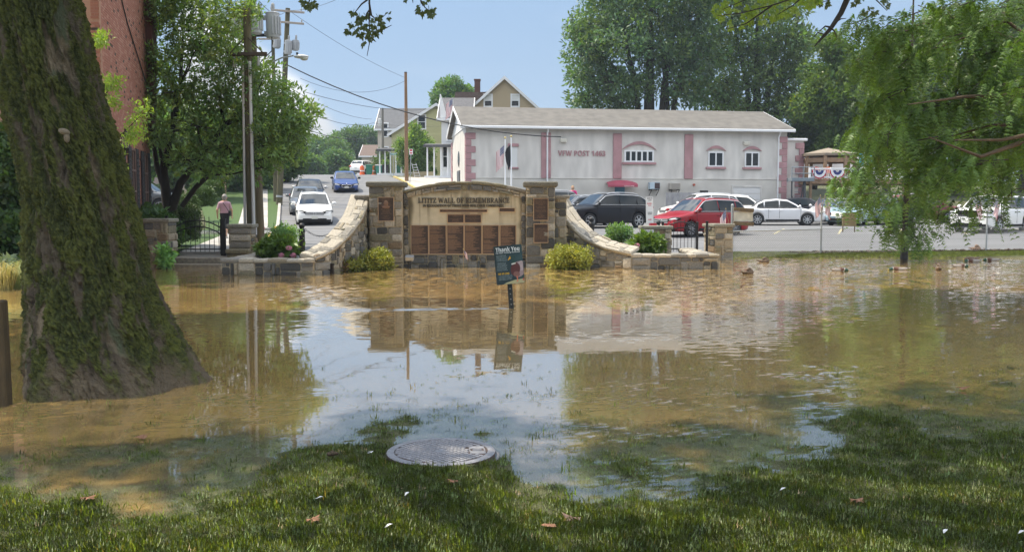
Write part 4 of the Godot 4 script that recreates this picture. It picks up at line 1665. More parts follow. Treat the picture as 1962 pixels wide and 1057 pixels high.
# running-bond brickwork joined as one part: fn(s, t, out)
func brick_field(w: float,h: float,fn: Callable,skips: Array,parent: Node,mlist: Array,bl:=0.203,bh:=0.068)->void:
	var bs:=[]
	for i in mlist.size():
		bs.append(MB.new())
	var rows:=int(h/bh)
	for j in rows:
		var s:=-bl*(0.5 if j % 2 else 0.0)
		while s<w:
			var a:=maxf(s+0.005,0.0)
			var e:=minf(s+bl-0.005,w)
			s+=bl
			if e-a<0.03:
				continue
			var y0:=j*bh+0.005
			var y1:=(j+1)*bh-0.005
			var gone:=false
			for k in skips:
				if (k as Rect2).has_point(Vector2((a+e)/2,(y0+y1)/2)):
					gone=true
			if gone:
				continue
			var r:=rng.randf()
			var m: MB=bs[0 if r<0.5 else (1 if r<0.8 else (2 if r<0.95 else 3))]
			var o:=0.009+rng.randf()*0.004
			var p:=[fn.call(a,y0,o),fn.call(e,y0,o),fn.call(e,y1,o),fn.call(a,y1,o)]
			var q:=[fn.call(a,y0,0.0),fn.call(e,y0,0.0),fn.call(e,y1,0.0),fn.call(a,y1,0.0)]
			var inn: Vector3=fn.call((a+e)/2,(y0+y1)/2,-0.5)
			m.face(p,inn)
			m.face([q[0],q[1],p[1],p[0]],fn.call((a+e)/2,y1+1.0,0.0))
			m.face([q[3],q[2],p[2],p[3]],fn.call((a+e)/2,y0-1.0,0.0))
	for i in bs.size():
		if bs[i].v.size():
			stuff("brickwork",bs[i],mlist[i],parent)
func build_brick_building()->void:
	rng.seed=404
	var c0:=at(197,300,22.5)
	var c1:=at(286,300,29.8)
	var a:=Vector3(c0.x,0.1,c0.z)
	var e:=Vector3(c1.x,0.1,c1.z)
	var t:=thing("brick_building","tall red brick building behind the mossy trunk","building")
	var dirn:=(e-a).normalized()
	var L:=a.distance_to(e)
	var outn:=dirn.cross(Vector3.UP)
	if outn.x<0:
		outn=-outn
	var H:=10.5
	var mort:=M("brick_mortar",Color(0.37,0.225,0.165),0.95)
	var mlist:=[M("brick_red",Color(0.42,0.19,0.135),0.9,{"tex": "grain","ts": 2.0}),M("brick_rose",Color(0.50,0.26,0.20),0.9,{"tex": "grain","ts": 2.0}),M("brick_dark",Color(0.32,0.14,0.10),0.9),M("brick_black",Color(0.07,0.05,0.045),0.9)]
	var b:=MB.new()
	var bk:=outn*-9.0
	b.face([a,e,e+Vector3(0,H,0),a+Vector3(0,H,0)],a+bk)
	b.face([a,a+bk,a+bk+Vector3(0,H,0),a+Vector3(0,H,0)],e)
	b.face([e,e+bk,e+bk+Vector3(0,H,0),e+Vector3(0,H,0)],a)
	b.face([a+bk,e+bk,e+bk+Vector3(0,H,0),a+bk+Vector3(0,H,0)],a)
	b.face([a+Vector3(0,H,0),e+Vector3(0,H,0),e+bk+Vector3(0,H,0),a+bk+Vector3(0,H,0)],a)
	obj("wall",b,mort,t)
	var fn:=func(s: float,v: float,o: float)->Vector3: return a+dirn*s+Vector3(0,v,0)+outn*o
	var wins:=[Rect2(L*0.49,1.42,0.82,1.75),Rect2(L*0.79,1.42,0.82,1.75),Rect2(L*0.2,1.42,0.82,1.75),Rect2(L*0.66,6.3,0.9,1.6)]
	wins.resize(3)
	brick_field(L,H-0.2,fn,wins,t,mlist)
	for w in wins:
		var r: Rect2=w
		var hold:=Node3D.new()
		hold.name=numbered(t,"window")
		t.add_child(hold)
		var xb:=Basis(dirn,Vector3.UP,outn)
		hold.transform=Transform3D(xb,fn.call(r.position.x+r.size.x/2,r.position.y,0.0))
		var pn:=MB.new()
		pn.box(Vector3(0,r.size.y/2,0.012),Vector3(r.size.x,r.size.y,0.02))
		obj("pane",pn,M("window_glass",Color(0.012,0.014,0.015),0.04),hold)
		var mu:=MB.new()
		for i in 3:
			mu.box(Vector3(-r.size.x/2+r.size.x*i/2,r.size.y/2,0.03),Vector3(0.05,r.size.y,0.04))
		for i in 4:
			mu.box(Vector3(0,r.size.y*i/3,0.031),Vector3(r.size.x,0.05,0.036))
		obj("frame",mu,M("old_white",Color(0.17,0.11,0.095),0.7),hold)
		for s in [-1,1]:
			var sh:=MB.new()
			sh.box(Vector3(s*(r.size.x/2+0.21),r.size.y/2,0.05),Vector3(0.4,r.size.y+0.1,0.045),Basis(),0.01)
			for i in 14:
				sh.box(Vector3(s*(r.size.x/2+0.21),0.1+i*(r.size.y-0.1)/14,0.078),Vector3(0.3,0.03,0.02),Basis(Vector3(1,0,0),0.5))
			obj("shutter",sh,M("shutter_black",Color(0.035,0.035,0.04),0.7),hold)
	var pw:=0.62
	var px:=Vector3(1,0,0)
	var pz:=Vector3(0,0,1)
	var p0:=a+Vector3(-pw+0.02,0,0.03)
	var pc:=MB.new()
	pc.box(p0+Vector3(pw/2,H/2,-0.05),Vector3(pw,H,0.1))
	obj("corner_pier",pc,mort,t)
	var rows:=int(H/0.068)
	var n:=0
	for j in rows:
		var y0:=j*0.068
		if y0<3.0 or y0>5.9:
			continue
		var s:=-0.1 if j % 2 else 0.0
		while s<pw-0.02:
			var x0:=maxf(s+0.005,0.0)
			var x1:=minf(s+0.198,pw)
			s+=0.203
			if x1-x0<0.03:
				continue
			var m:=MB.new()
			var o:=0.010+rng.randf()*0.004
			m.box(p0+Vector3((x0+x1)/2,y0+0.034,o/2-0.02),Vector3(x1-x0,0.058,o+0.04),Basis(),0.003)
			var q:=rng.randf()
			obj("brick",m,mlist[0 if q<0.55 else (1 if q<0.84 else (2 if q<0.95 else 3))],t)
			n+=1
	var fp:=func(s2: float,v: float,o: float)->Vector3: return p0+Vector3(s2,v,o)
	brick_field(pw,H,fp,[Rect2(-1,2.97,3,2.99)],t,mlist)
	var rp:=MB.new()
	rp.box(p0+Vector3(-0.14,H/2,-0.05),Vector3(0.26,H,0.3),Basis(),0.02)
	obj("painted_trim",rp,M("trim_red",Color(0.30,0.075,0.055),0.7),t)
	var eb:=MB.new()
	eb.box(e+Vector3(0.12,H/2+2.0,0.05),Vector3(0.34,H-4.0,0.4),Basis(Vector3(0,0,1),-0.03),0.03)
	obj("leader_pipe",eb,M("trim_brown",Color(0.10,0.04,0.03),0.7),t)
	var cb:=MB.new()
	cb.tube([fn.call(0.9,8.2,0.04),fn.call(L*0.5,6.6,0.04),fn.call(L*0.98,5.2,0.04)],0.018,6)
	obj("cable",cb,M("cable_black",Color(0.02,0.02,0.02),0.6),t)
	var lp:=at(227,272,24.3)
	var ln:=thing("wall_lantern","black wall lantern with glass sides on the brick building","lantern",lp+Vector3(0.22,0,0.1))
	var f:=MB.new()
	for i in 4:
		var g:=TAU*i/4+PI/4
		f.cyl(Vector3(cos(g)*0.09,-0.16,sin(g)*0.09),Vector3(cos(g)*0.12,0.12,sin(g)*0.12),0.012,0.012,5)
	f.lathe(Vector3(0,0.12,0),[[0.16,0.0],[0.13,0.05],[0.06,0.11],[0.03,0.15],[0.035,0.19],[0.01,0.23]],10)
	f.lathe(Vector3(0,-0.20,0),[[0.03,-0.04],[0.09,0.0],[0.09,0.04]],8)
	f.tube([Vector3(0,-0.2,0),Vector3(0,-0.34,0),Vector3(-0.2,-0.3,-0.04),Vector3(-0.36,-0.1,-0.08)],0.02,6)
	obj("frame",f,M("black_iron",Color(0.012,0.012,0.013),0.5),ln)
	var gl:=MB.new()
	for i in 4:
		var g:=TAU*i/4+PI/4
		var h:=g+TAU/4
		gl.face([Vector3(cos(g)*0.085,-0.16,sin(g)*0.085),Vector3(cos(h)*0.085,-0.16,sin(h)*0.085),Vector3(cos(h)*0.115,0.12,sin(h)*0.115),Vector3(cos(g)*0.115,0.12,sin(g)*0.115)],Vector3.ZERO)
	var gm:=StandardMaterial3D.new()
	gm.resource_name="lantern_glass"
	gm.transparency=BaseMaterial3D.TRANSPARENCY_ALPHA
	gm.albedo_color=Color(0.9,0.9,0.9,0.12)
	gm.roughness=0.08
	obj("glass",gl,gm,ln)
	var k:=0
	for g in [[at(-160,470,21.8),at(64,470,21.8),2.1,"brick garden wall at the far left behind the pale reeds"],[at(388,350,66.0),at(430,350,66.0),1.75,"short brick wall at the top of the mulch bed"]]:
		var q0: Vector3=g[0]
		var q1: Vector3=g[1]
		var gy:=height(q0.x,-q0.z)-0.1
		var gw:=thing("brick_wall",g[3],"brick wall")
		var m:=MB.new()
		var hh: float=g[2]
		m.box(Vector3((q0.x+q1.x)/2,gy+hh/2,q0.z-0.15),Vector3(q1.x-q0.x,hh,0.3))
		obj("wall",m,mort,gw)
		var fq:=func(s: float,v: float,o: float)->Vector3: return Vector3(q0.x+s,gy+v,q0.z+o)
		brick_field(q1.x-q0.x,hh,fq,[],gw,mlist)
		var cp:=MB.new()
		cp.box(Vector3((q0.x+q1.x)/2,gy+hh+0.04,q0.z-0.15),Vector3(q1.x-q0.x+0.1,0.09,0.42),Basis(),0.015)
		obj("coping",cp,mlist[2],gw)
		k+=1
# a gabled house. front: gable to the viewer, or else the long side
func house(label: String,pos: Vector3,w: float,dep: float,eave: float,ridge: float,turn: float,wall: Material,roof: Material,gable_front:=true,wins:=[],siding:=0.16)->Node3D:
	var t:=thing("house",label,"house",pos,turn)
	var b:=MB.new()
	b.box(Vector3(0,eave/2-1.0,-dep/2),Vector3(w,eave+2.0,dep))
	obj("wall",b,wall,t)
	var xf:=Transform3D() if gable_front else Transform3D(Basis(Vector3(0,0,-1),Vector3.UP,Vector3(1,0,0)),Vector3(-w/2,0,-dep/2))
	var gw:=w if gable_front else dep
	var gl:=dep if gable_front else w
	var z0:=0.0
	var z1:=-dep if gable_front else w
	var gb:=MB.new()
	gb.prism(pts([-gw/2,eave,gw/2,eave,0,ridge]),z0,z1,xf)
	obj("gable",gb,wall,t)
	var ov:=0.35
	var sl:=(ridge-eave)/(gw/2)
	var ro:=MB.new()
	var e0:=-ov*sl
	var sgn:=signf(z1-z0)
	ro.prism(pts([-gw/2-ov,eave+e0+0.02,0,ridge+0.02,gw/2+ov,eave+e0+0.02,gw/2+ov,eave+e0+0.2,0,ridge+0.22,-gw/2-ov,eave+e0+0.2]),z0-sgn*ov,z1+sgn*ov,xf)
	obj("roof",ro,roof,t)
	var white:=M("white_trim",Color(0.72,0.73,0.74),0.6)
	var tr:=MB.new()
	for s in [-1.0,1.0]:
		for zz in [z0-sgn*(ov+0.02),z1+sgn*(ov+0.02)]:
			var a:=Vector3(s*(gw/2+ov),eave+e0+0.08,zz)
			var c:=Vector3(0,ridge+0.1,zz)
			var p:=[a+Vector3(0,0.14,0),a-Vector3(0,0.16,0),c-Vector3(0,0.16,0),c+Vector3(0,0.14,0)]
			var poly:=PackedVector2Array()
			for q in p:
				poly.append(Vector2(q.x,q.y))
			tr.prism(poly,zz-0.03,zz+0.03,xf)
		tr.box(xf*Vector3(s*(gw/2+ov+0.03),eave+e0+0.1,(z0+z1)/2),Vector3(0.1,0.2,gl+2*ov) if gable_front else Vector3(gl+2*ov,0.2,0.1))
	obj("trim",tr,white,t)
	if siding>0:
		var sd:=MB.new()
		var rows:=int((ridge-0.2)/siding)
		for i in rows:
			var y:=i*siding
			var hw:=w/2
			if gable_front and y>eave:
				hw=w/2*(ridge-y-siding)/(ridge-eave)
			elif y>eave-siding:
				continue
			if hw<0.1:
				continue
			sd.box(Vector3(0,y+siding/2,0.0),Vector3(hw*2-0.02,siding-0.015,0.04),Basis(Vector3(1,0,0),0.09))
		stuff("siding_boards",sd,wall,t)
	for q in wins:
		var hold:=Node3D.new()
		hold.name=numbered(t,"window")
		t.add_child(hold)
		hold.position=Vector3(q[0],q[1],0.03)
		var f:=MB.new()
		for s in [-1.0,1.0]:
			f.box(Vector3(s*(q[2]/2+0.06),q[3]/2,0.02),Vector3(0.13,q[3]+0.26,0.09),Basis(),0.01)
			f.box(Vector3(0,q[3]/2+s*(q[3]/2+0.06),0.021),Vector3(q[2],0.13,0.085),Basis(),0.01)
		f.box(Vector3(0,q[3]/2,0.018),Vector3(q[2],0.06,0.07))
		obj("frame",f,white,hold)
		for s in [0.25,0.75]:
			var p:=MB.new()
			p.box(Vector3(0,q[3]*s,0.01),Vector3(q[2],q[3]/2-0.06,0.03))
			obj("pane",p,M("window_glass" if s<0.5 or q.size()<5 else "pale_blind",Color.BLACK),hold)
	return t
func porch(t: Node3D,x0: float,x1: float,z: float,y: float,h: float,n: int,roofm: Material)->void:
	var white:=M("white_trim",Color.WHITE)
	for i in n:
		var b:=MB.new()
		var x:=lerpf(x0,x1,float(i)/(n-1))
		b.box(Vector3(x,y+h/2,z),Vector3(0.13,h,0.13),Basis(),0.02)
		b.box(Vector3(x,y+h-0.06,z),Vector3(0.2,0.12,0.2),Basis(),0.02)
		obj("porch_column",b,white,t)
	var r:=MB.new()
	r.box(Vector3((x0+x1)/2,y+h+0.12,z-0.8),Vector3(x1-x0+0.6,0.24,2.2),Basis(Vector3(1,0,0),0.1),0.02)
	obj("porch_roof",r,M("slate_roof",Color.WHITE),t)
	var f:=MB.new()
	f.box(Vector3((x0+x1)/2,y-0.3,z-0.7),Vector3(x1-x0+0.5,0.6,2.0))
	obj("porch_floor",f,white,t)
func build_houses()->void:
	rng.seed=505
	var tan_:=M("tan_siding",Color(0.42,0.34,0.225),0.8)
	var green:=M("green_siding",Color(0.47,0.46,0.25),0.8)
	var whit:=M("white_siding",Color(0.74,0.74,0.73),0.6)
	var beige:=M("beige_siding",Color(0.52,0.47,0.40),0.8)
	var slate:=M("slate_roof",Color(0.12,0.12,0.13),0.85,{"tex": "blotch","ts": 0.5})
	var brown:=M("brown_roof",Color(0.15,0.105,0.085),0.85,{"tex": "blotch","ts": 0.8})
	var grey:=M("grey_roof",Color(0.095,0.10,0.11),0.85,{"tex": "soft","ts": 0.5})
	M("pale_blind",Color(0.62,0.63,0.62),0.5)
	var d:=88.0
	var lx:=at(903,208,d)
	var rx:=at(1030,208,d)
	var pk:=at(962,151,d)
	var h1:=house("tan clapboard house whose white trimmed gable rises behind the hall roof",Vector3((lx.x+rx.x)/2,4.4,-d),rx.x-lx.x-0.5,9.0,lx.y-4.4+0.2,pk.y-4.4,0.0,tan_,slate,true,[[-1.52,at(932,203,d).y-4.4,0.62,1.0,1],[1.0,at(980,203,d).y-4.4,0.62,1.0,1]])
	var bw:=MB.new()
	var b0:=at(867,209,90.0)
	var b1:=at(914,177,90.0)
	var o:=h1.position
	bw.prism(pts([b0.x-o.x,b0.y-o.y,at(914,209,90).x-o.x+2.0,b0.y-o.y,b1.x-o.x+2.0,b1.y-o.y,at(873,177,90).x-o.x,b1.y-o.y]),-2.4,-1.6)
	obj("brown_roof_wing",bw,brown,h1)
	var ch:=MB.new()
	var c0:=at(914,178,90.0)
	ch.box(Vector3(c0.x-o.x,c0.y-o.y+0.3,-2.9),Vector3(0.55,2.0,0.55),Basis(),0.02)
	ch.box(Vector3(c0.x-o.x,c0.y-o.y+1.34,-2.9),Vector3(0.65,0.14,0.65),Basis(),0.02)
	obj("chimney",ch,M("chimney_brick",Color(0.13,0.06,0.045),0.9,{"tex": "grain","ts": 2.0}),h1)
	d=84.0
	var w0:=at(846,330,d)
	var w1:=at(884,330,d)
	var ev:=at(860,227,d).y
	var rg:=at(860,183,d).y
	var gy:=3.9
	var h2:=house("white house with slate roof and arched porch left of the hall",Vector3((w0.x+w1.x)/2+0.35,gy,-d),w1.x-w0.x+0.7,7.0,ev-gy,rg-gy,0.0,whit,slate,false,[[-0.45,at(860,268,d).y-gy,0.42,1.6],[-0.9,at(845,318,d).y-gy-0.1,0.36,1.9]],0.16)
	var wl:=MB.new()
	wl.prism(pts([-1.3,ev-gy-0.2,-0.62,ev-gy-0.2,-1.25,rg-gy+0.1,-1.35,rg-gy+0.1]),0.0,0.3)
	obj("white_gablet",wl,whit,h2)
	porch(h2,-2.4,-0.6,1.2,0.6,2.6,4,whit)
	d=98.0
	var g0:=at(762,330,d)
	var g1:=at(900,330,d)
	pk=at(836,202,d)
	ev=at(750,262,d).y
	gy=4.4
	var h3:=house("pale green clapboard house with a wide gable behind the tall bare pole",Vector3(pk.x,gy,-d),9.4,9.0,ev-gy+0.3,pk.y-gy,0.0,green,grey,true,[[at(808,245,d).x-pk.x,at(808,246,d).y-gy,0.7,1.35],[-2.6,1.0,0.6,1.9],[-1.6,1.0,0.6,1.9]])
	porch(h3,at(735,300,d).x-pk.x,at(775,300,d).x-pk.x,3.0,0.8,2.3,5,whit)
	d=112.0
	var e0:=at(726,330,d)
	var h4:=house("tall beige house with a broad dark grey roof, at the head of the road",Vector3(at(780,330,d).x,5.2,-d),at(838,330,d).x-e0.x,9.0,at(740,247,d).y-5.2,at(740,203,d).y-5.2,0.0,beige,grey,false,[[-2.6,2.2,0.6,1.5],[-2.6,5.0,0.6,1.5]],0.2)
	porch(h4,-3.2,-1.2,1.6,0.4,2.5,4,whit)
	d=135.0
	var p0:=at(694,330,d)
	house("small cottage with a brown roof, farthest left of the houses",Vector3(at(722,330,d).x,5.7,-d),at(752,330,d).x-p0.x,7.0,at(700,299,d).y-5.7,at(700,277,d).y-5.7,0.0,beige,brown,false,[[-1.2,0.8,0.7,1.2]],0.2)
	var fl:=thing("house_flag","flag on a slanting staff at the white house beside the hall","flag",at(873,232,82.0))
	var st:=MB.new()
	st.cyl(Vector3.ZERO,Vector3(-0.25,2.0,0.3),0.025,0.02,6)
	obj("staff",st,M("pole_white",Color.WHITE),fl)
	flag_cloth(fl,Vector3(-0.22,1.95,0.3),1.5,0.9,Vector3(-0.1,-1,0.1),"cloth")
	var f2:=thing("porch_flag","flag drooping beside the small street tree before the green house","flag",at(822,310,90.0))
	flag_cloth(f2,Vector3(0.0,1.1,0.0),1.5,0.9,Vector3(-0.5,-1,0.1),"cloth")
	var s2:=MB.new()
	s2.cyl(Vector3(0.6,0.6,0),Vector3(0,1.15,0),0.02,0.02,6)
	obj("staff",s2,M("pole_white",Color.WHITE),f2)
	var pf:=thing("picket_fence","low weathered picket fence before the small street tree","fence",Vector3.ZERO)
	for i in 26:
		var q:=at(lerpf(790,830,i/25.0),336,84.5)
		var b:=MB.new()
		b.prism(pts([-0.035,0.0,0.035,0.0,0.035,0.5,0.0,0.56,-0.035,0.5]),0,0.03,Transform3D(Basis(),Vector3(q.x,height(q.x,84.5),-84.5)))
		obj("picket",b,M("picket_wood",Color(0.36,0.31,0.2),0.9),pf)
	var n:=0
	for q in [[707.5,337,"green",Color(0.02,0.16,0.10)],[738,337,"black",Color(0.02,0.02,0.022)],[726,335,"teal",Color(0.03,0.2,0.15)],[765,336,"dark_green",Color(0.02,0.12,0.07)]]:
		var p:=at(q[0],q[1],96.0)
		var bn:=thing("wheeled_bin",["green wheeled bin at the kerb nearest the parked white car","black wheeled bin beside the porch columns","teal wheeled bin with a white lid at the kerb","dark green bin under the porch right of the black bin"][n],"bin",Vector3(p.x,height(p.x,96.0),-96.0),0.0,"bins along the kerb")
		var b:=MB.new()
		b.prism(pts([-0.26,0.06,0.26,0.06,0.32,0.95,-0.32,0.95]),-0.3,0.3)
		obj("body",b,M("bin_"+q[2],q[3],0.6),bn)
		var l:=MB.new()
		l.box(Vector3(0,1.0,0.0),Vector3(0.7,0.09,0.7),Basis(Vector3(1,0,0),0.06),0.03)
		obj("lid",l,M("bin_lid_"+q[2],q[3] if n!=2 else Color(0.6,0.6,0.6),0.6),bn)
		n+=1
	n=0
	for q in [[693.5,335.5],[716,336]]:
		var p:=at(q[0],q[1],104.0)
		var cn:=thing("traffic_barrel",["orange traffic barrel directly behind the white car on the crest","orange barrel between the green bins"][n],"traffic barrel",Vector3(p.x,height(p.x,104.0),-104.0),0.0,"orange barrels on the crest")
		var c:=MB.new()
		c.lathe(Vector3.ZERO,[[0.3,0.0],[0.29,0.1],[0.24,0.35],[0.24,0.9],[0.18,1.0]],12)
		obj("body",c,M("barrel_orange",Color(0.75,0.12,0.02),0.6),cn)
		var c2:=MB.new()
		c2.lathe(Vector3.ZERO,[[0.252,0.42],[0.252,0.55]],12)
		obj("white_band",c2,M("white_trim",Color.WHITE),cn)
		n+=1
func wire(b: MB,a: Vector3,c: Vector3,sag: float,r: float)->void:
	var p:=[]
	for i in 13:
		var u:=i/12.0
		p.append(a.lerp(c,u)-Vector3(0,sag*4.0*u*(1-u),0))
	b.tube(p,r,5,false)
func transformer(parent: Node,o: Vector3,r: float,h: float,m: Material)->void:
	var t:=Node3D.new()
	t.name=numbered(parent,"transformer")
	parent.add_child(t)
	t.position=o
	var b:=MB.new()
	b.lathe(Vector3.ZERO,[[r*0.8,0.0],[r,0.03],[r,h*0.93],[r*1.06,h*0.94],[r*1.06,h*0.97],[r*0.85,h],[r*0.3,h*1.03]],18)
	obj("tank",b,m,t)
	var f:=MB.new()
	for i in 5:
		var g:=0.2+i*0.42
		f.box(Vector3(sin(g)*r,h*0.47,cos(g)*r),Vector3(0.05,h*0.7,0.09),Basis(Vector3.UP,g),0.01)
	obj("cooling_fins",f,m,t)
	var s:=MB.new()
	s.lathe(Vector3(r*0.1,h*1.02,0),[[0.05,0.0],[0.075,0.05],[0.05,0.09],[0.075,0.14],[0.05,0.18],[0.07,0.23],[0.03,0.3]],8)
	obj("bushing",s,M("porcelain",Color(0.32,0.32,0.31),0.4),t)
	var l:=MB.new()
	l.box(Vector3(-r*0.9,h*0.2,0),Vector3(r*0.7,0.12,0.16))
	l.box(Vector3(-r*0.9,h*0.8,0),Vector3(r*0.7,0.12,0.16))
	obj("lug",l,m,t)
func build_poles()->void:
	rng.seed=606
	var w1:=M("pole_wood",Color(0.14,0.11,0.065),0.9,{"tex": "blotch","ts": 1.2,"sy": 0.15,"bump": "fine","bh": 1.0})
	var w2:=M("pole_wood_green",Color(0.115,0.105,0.055),0.9,{"tex": "blotch","ts": 1.2,"sy": 0.15})
	var w3:=M("pole_wood_fresh",Color(0.30,0.175,0.09),0.85,{"tex": "blotch","ts": 1.0,"sy": 0.12})
	var galv:=M("galvanised",Color(0.36,0.38,0.39),0.5,{"metal": 0.3})
	var conduit:=M("conduit",Color(0.50,0.51,0.51),0.5)
	var tank:=M("tank_grey",Color(0.37,0.385,0.40),0.5)
	var arm:=M("arm_dark",Color(0.055,0.042,0.03),0.9)
	var blk:=M("cable_black",Color(0.02,0.02,0.02),0.6)
	var d:=29.0
	var ft:=at(482,470,d)
	var tp:=at(472.5,16,d)
	var x:=ft.x
	var p1:=thing("utility_pole","front utility pole with grey conduits and one dark crossarm","utility pole",Vector3(ft.x,0.35,-d),0.0,"wooden utility poles")
	p1.rotation.z=atan((ft.x-tp.x)/(tp.y-0.35))*0.85
	var h:=tp.y-0.35
	var b:=MB.new()
	b.cyl(Vector3(0,-0.5,0),Vector3(0,h,0),0.15,0.115,14)
	obj("pole",b,w2,p1)
	var ya:=at(470,105,d).y-0.35
	var c:=MB.new()
	c.box(Vector3(0,ya,0.15),Vector3(1.25,0.12,0.1),Basis(),0.012)
	obj("crossarm",c,arm,p1)
	var br:=MB.new()
	cyl_between(br,Vector3(-0.5,ya+0.04,0.15),Vector3(-0.05,ya+0.5,0.12),0.02)
	cyl_between(br,Vector3(0.5,ya+0.04,0.15),Vector3(0.05,ya+0.5,0.12),0.02)
	obj("brace",br,arm,p1)
	for s in [-0.38,0.36]:
		var cu:=MB.new()
		cu.cyl(Vector3(s,ya-0.08,0.15),Vector3(s,ya-0.4,0.17),0.035,0.05,8)
		obj("cutout",cu,M("porcelain",Color(0.32,0.32,0.31),0.4),p1)
	var cd:=MB.new()
	cd.cyl(Vector3(0.12,-0.2,0.17),Vector3(0.09,ya-0.22,0.15),0.055,0.05,8)
	obj("conduit",cd,conduit,p1)
	var cd2:=MB.new()
	cd2.cyl(Vector3(-0.2,-0.2,0.04),Vector3(-0.14,ya-0.22,0.04),0.045,0.04,8)
	obj("conduit",cd2,conduit,p1)
	var bx:=MB.new()
	bx.box(Vector3(0.14,0.62,0.2),Vector3(0.14,0.34,0.12),Basis(),0.01)
	obj("junction_box",bx,conduit,p1)
	d=33.0
	ft=at(496,440,d)
	var t2:=at(488,-60,d)
	var p2:=thing("utility_pole","utility pole carrying three large grey transformers","utility pole",Vector3(ft.x,0.4,-d),0.0,"wooden utility poles")
	p2.rotation.z=0.016
	b=MB.new()
	b.cyl(Vector3(0,-0.5,0),Vector3(0,t2.y-0.4,0),0.19,0.13,14)
	obj("pole",b,w1,p2)
	for k in [[457,72,26,0.36],[490,66,16,0.45],[523,74,24,0.4]]:
		var q:=at(k[0],k[1],d-(0.3 if k[0]==490 else 0.0))
		var q2:=at(k[0],k[2],d)
		transformer(p2,Vector3(q.x-ft.x+(q.y-0.4)*0.016,q.y-0.4,0.4 if k[0]==490 else 0.0),0.235,q2.y-q.y,tank)
	var yl:=at(500,66,d).y-0.4
	var yu:=at(500,34,d).y-0.4
	for yy in [yl,yu]:
		var s:=MB.new()
		s.box(Vector3(-0.02,yy,-0.16),Vector3(1.15,0.1,0.08))
		obj("cluster_bracket",s,M("bracket_steel",Color(0.06,0.065,0.07),0.5),p2)
	var cab:=MB.new()
	var e1:=at(523,16,d)-p2.position
	cab.tube([Vector3(0.75,yl+0.2,0.2),Vector3(0.72,yl-0.6,0.2),Vector3(0.3,yl-1.0,0.2),Vector3(0.1,yl-0.7,0.18)],0.02,5)
	cab.tube([Vector3(0.1,yl-0.95,0.18),Vector3(-0.4,yl-1.25,0.2),Vector3(-0.6,yl-0.7,0.2),Vector3(-0.62,yl+0.1,0.2)],0.018,5)
	cab.tube([Vector3(0.62,yl+1.1,0.0),Vector3(0.55,yl+1.6,0.0),Vector3(0.1,yl+2.4,0.0)],0.012,5)
	cab.tube([Vector3(-0.55,yl+1.1,0.0),Vector3(-0.5,yl+1.6,0.0),Vector3(-0.1,yl+2.4,0.0)],0.012,5)
	obj("cable",cab,blk,p2)
	var la:=thing("street_lamp","cobra head street lamp on a long arm from the transformer pole","street lamp",p2.position)
	var l0:=at(520,122,d)-p2.position
	var l1:=at(566,109,d)-p2.position
	var l2:=at(595,113,d)-p2.position
	var lm:=MB.new()
	lm.tube([Vector3(0.1,l0.y-0.1,0.1),l0+Vector3(0,0,0.2),l0.lerp(l1,0.5)+Vector3(0,0.05,0.25),l1+Vector3(0,0,0.3)],0.028,8)
	obj("arm",lm,galv,la)
	var hd:=MB.new()
	hd.ell((l1+l2)/2+Vector3(0,0.0,0.3),Vector3((l2.x-l1.x)/2,0.075,0.13),14)
	obj("housing",hd,M("lamp_grey",Color(0.52,0.53,0.53),0.45),la)
	var ln:=MB.new()
	ln.ell((l1+l2)/2+Vector3(0.1,-0.06,0.3),Vector3(0.14,0.08,0.1),12)
	obj("lens",ln,M("lamp_lens",Color(0.5,0.5,0.45),0.2),la)
	var pc:=MB.new()
	pc.cyl((l1+l2)/2+Vector3(-0.14,0.06,0.3),(l1+l2)/2+Vector3(-0.14,0.14,0.3),0.04,0.04,8)
	obj("photocell",pc,blk,la)
	d=58.0
	ft=at(534,374,d)
	tp=at(551,15,d)
	var gy:=height(ft.x,d)
	var p3:=thing("utility_pole","leaning utility pole with two crossarms on the grass island","utility pole",Vector3(ft.x,gy,-d),0.0,"wooden utility poles")
	h=tp.y-gy
	p3.rotation.z=-atan((tp.x-ft.x)/h)
	b=MB.new()
	b.cyl(Vector3(0,-0.5,0),Vector3(0,h,0),0.2,0.14,14)
	obj("pole",b,w2,p3)
	var band:=MB.new()
	band.cyl(Vector3(0,0.5,0),Vector3(0,0.62,0),0.215,0.215,14)
	obj("band",band,galv,p3)
	for k in [[19.5,24.0,520,584],[41.0,46.0,538,584]]:
		var a:=at(k[2],k[0],d)
		var e:=at(k[3],k[1],d)
		c=MB.new()
		var ll:=a.distance_to(e)
		c.box(Vector3((k[2]+k[3])/2.0-550.5,0,0)*d/FOC+Vector3(0,(a.y+e.y)/2-gy,0.2),Vector3(ll,0.12,0.1),Basis(Vector3(0,0,1),-0.02),0.01)
		obj("crossarm",c,M("arm_pale",Color(0.34,0.30,0.26),0.9),p3)
		for s in [-0.1,0.8]:
			var i2:=MB.new()
			i2.lathe(Vector3((k[2]+k[3])/2.0-550.5,0,0)*d/FOC+Vector3(ll*(s-0.4),(a.y+e.y)/2-gy+0.07,0.2),[[0.03,0],[0.05,0.03],[0.03,0.07],[0.05,0.1],[0.02,0.16]],8)
			obj("insulator",i2,M("porcelain",Color.WHITE),p3)
	for k in [[529,93,72],[553,105,78],[564.5,95,75]]:
		var q:=at(k[0],k[1],d)
		var q2:=at(k[0],k[2],d)
		transformer(p3,Vector3((k[0]-547)*d/FOC,q.y-gy,0.3 if k[0]==553 else 0.0),0.2,(q2.y-q.y),tank)
	d=60.0
	ft=at(527,340,d)
	tp=at(522.5,72,d)
	gy=height(ft.x,d)
	var p4:=thing("utility_pole","thin utility pole rising behind the transformers","utility pole",Vector3(ft.x,gy,-d),0.0,"wooden utility poles")
	b=MB.new()
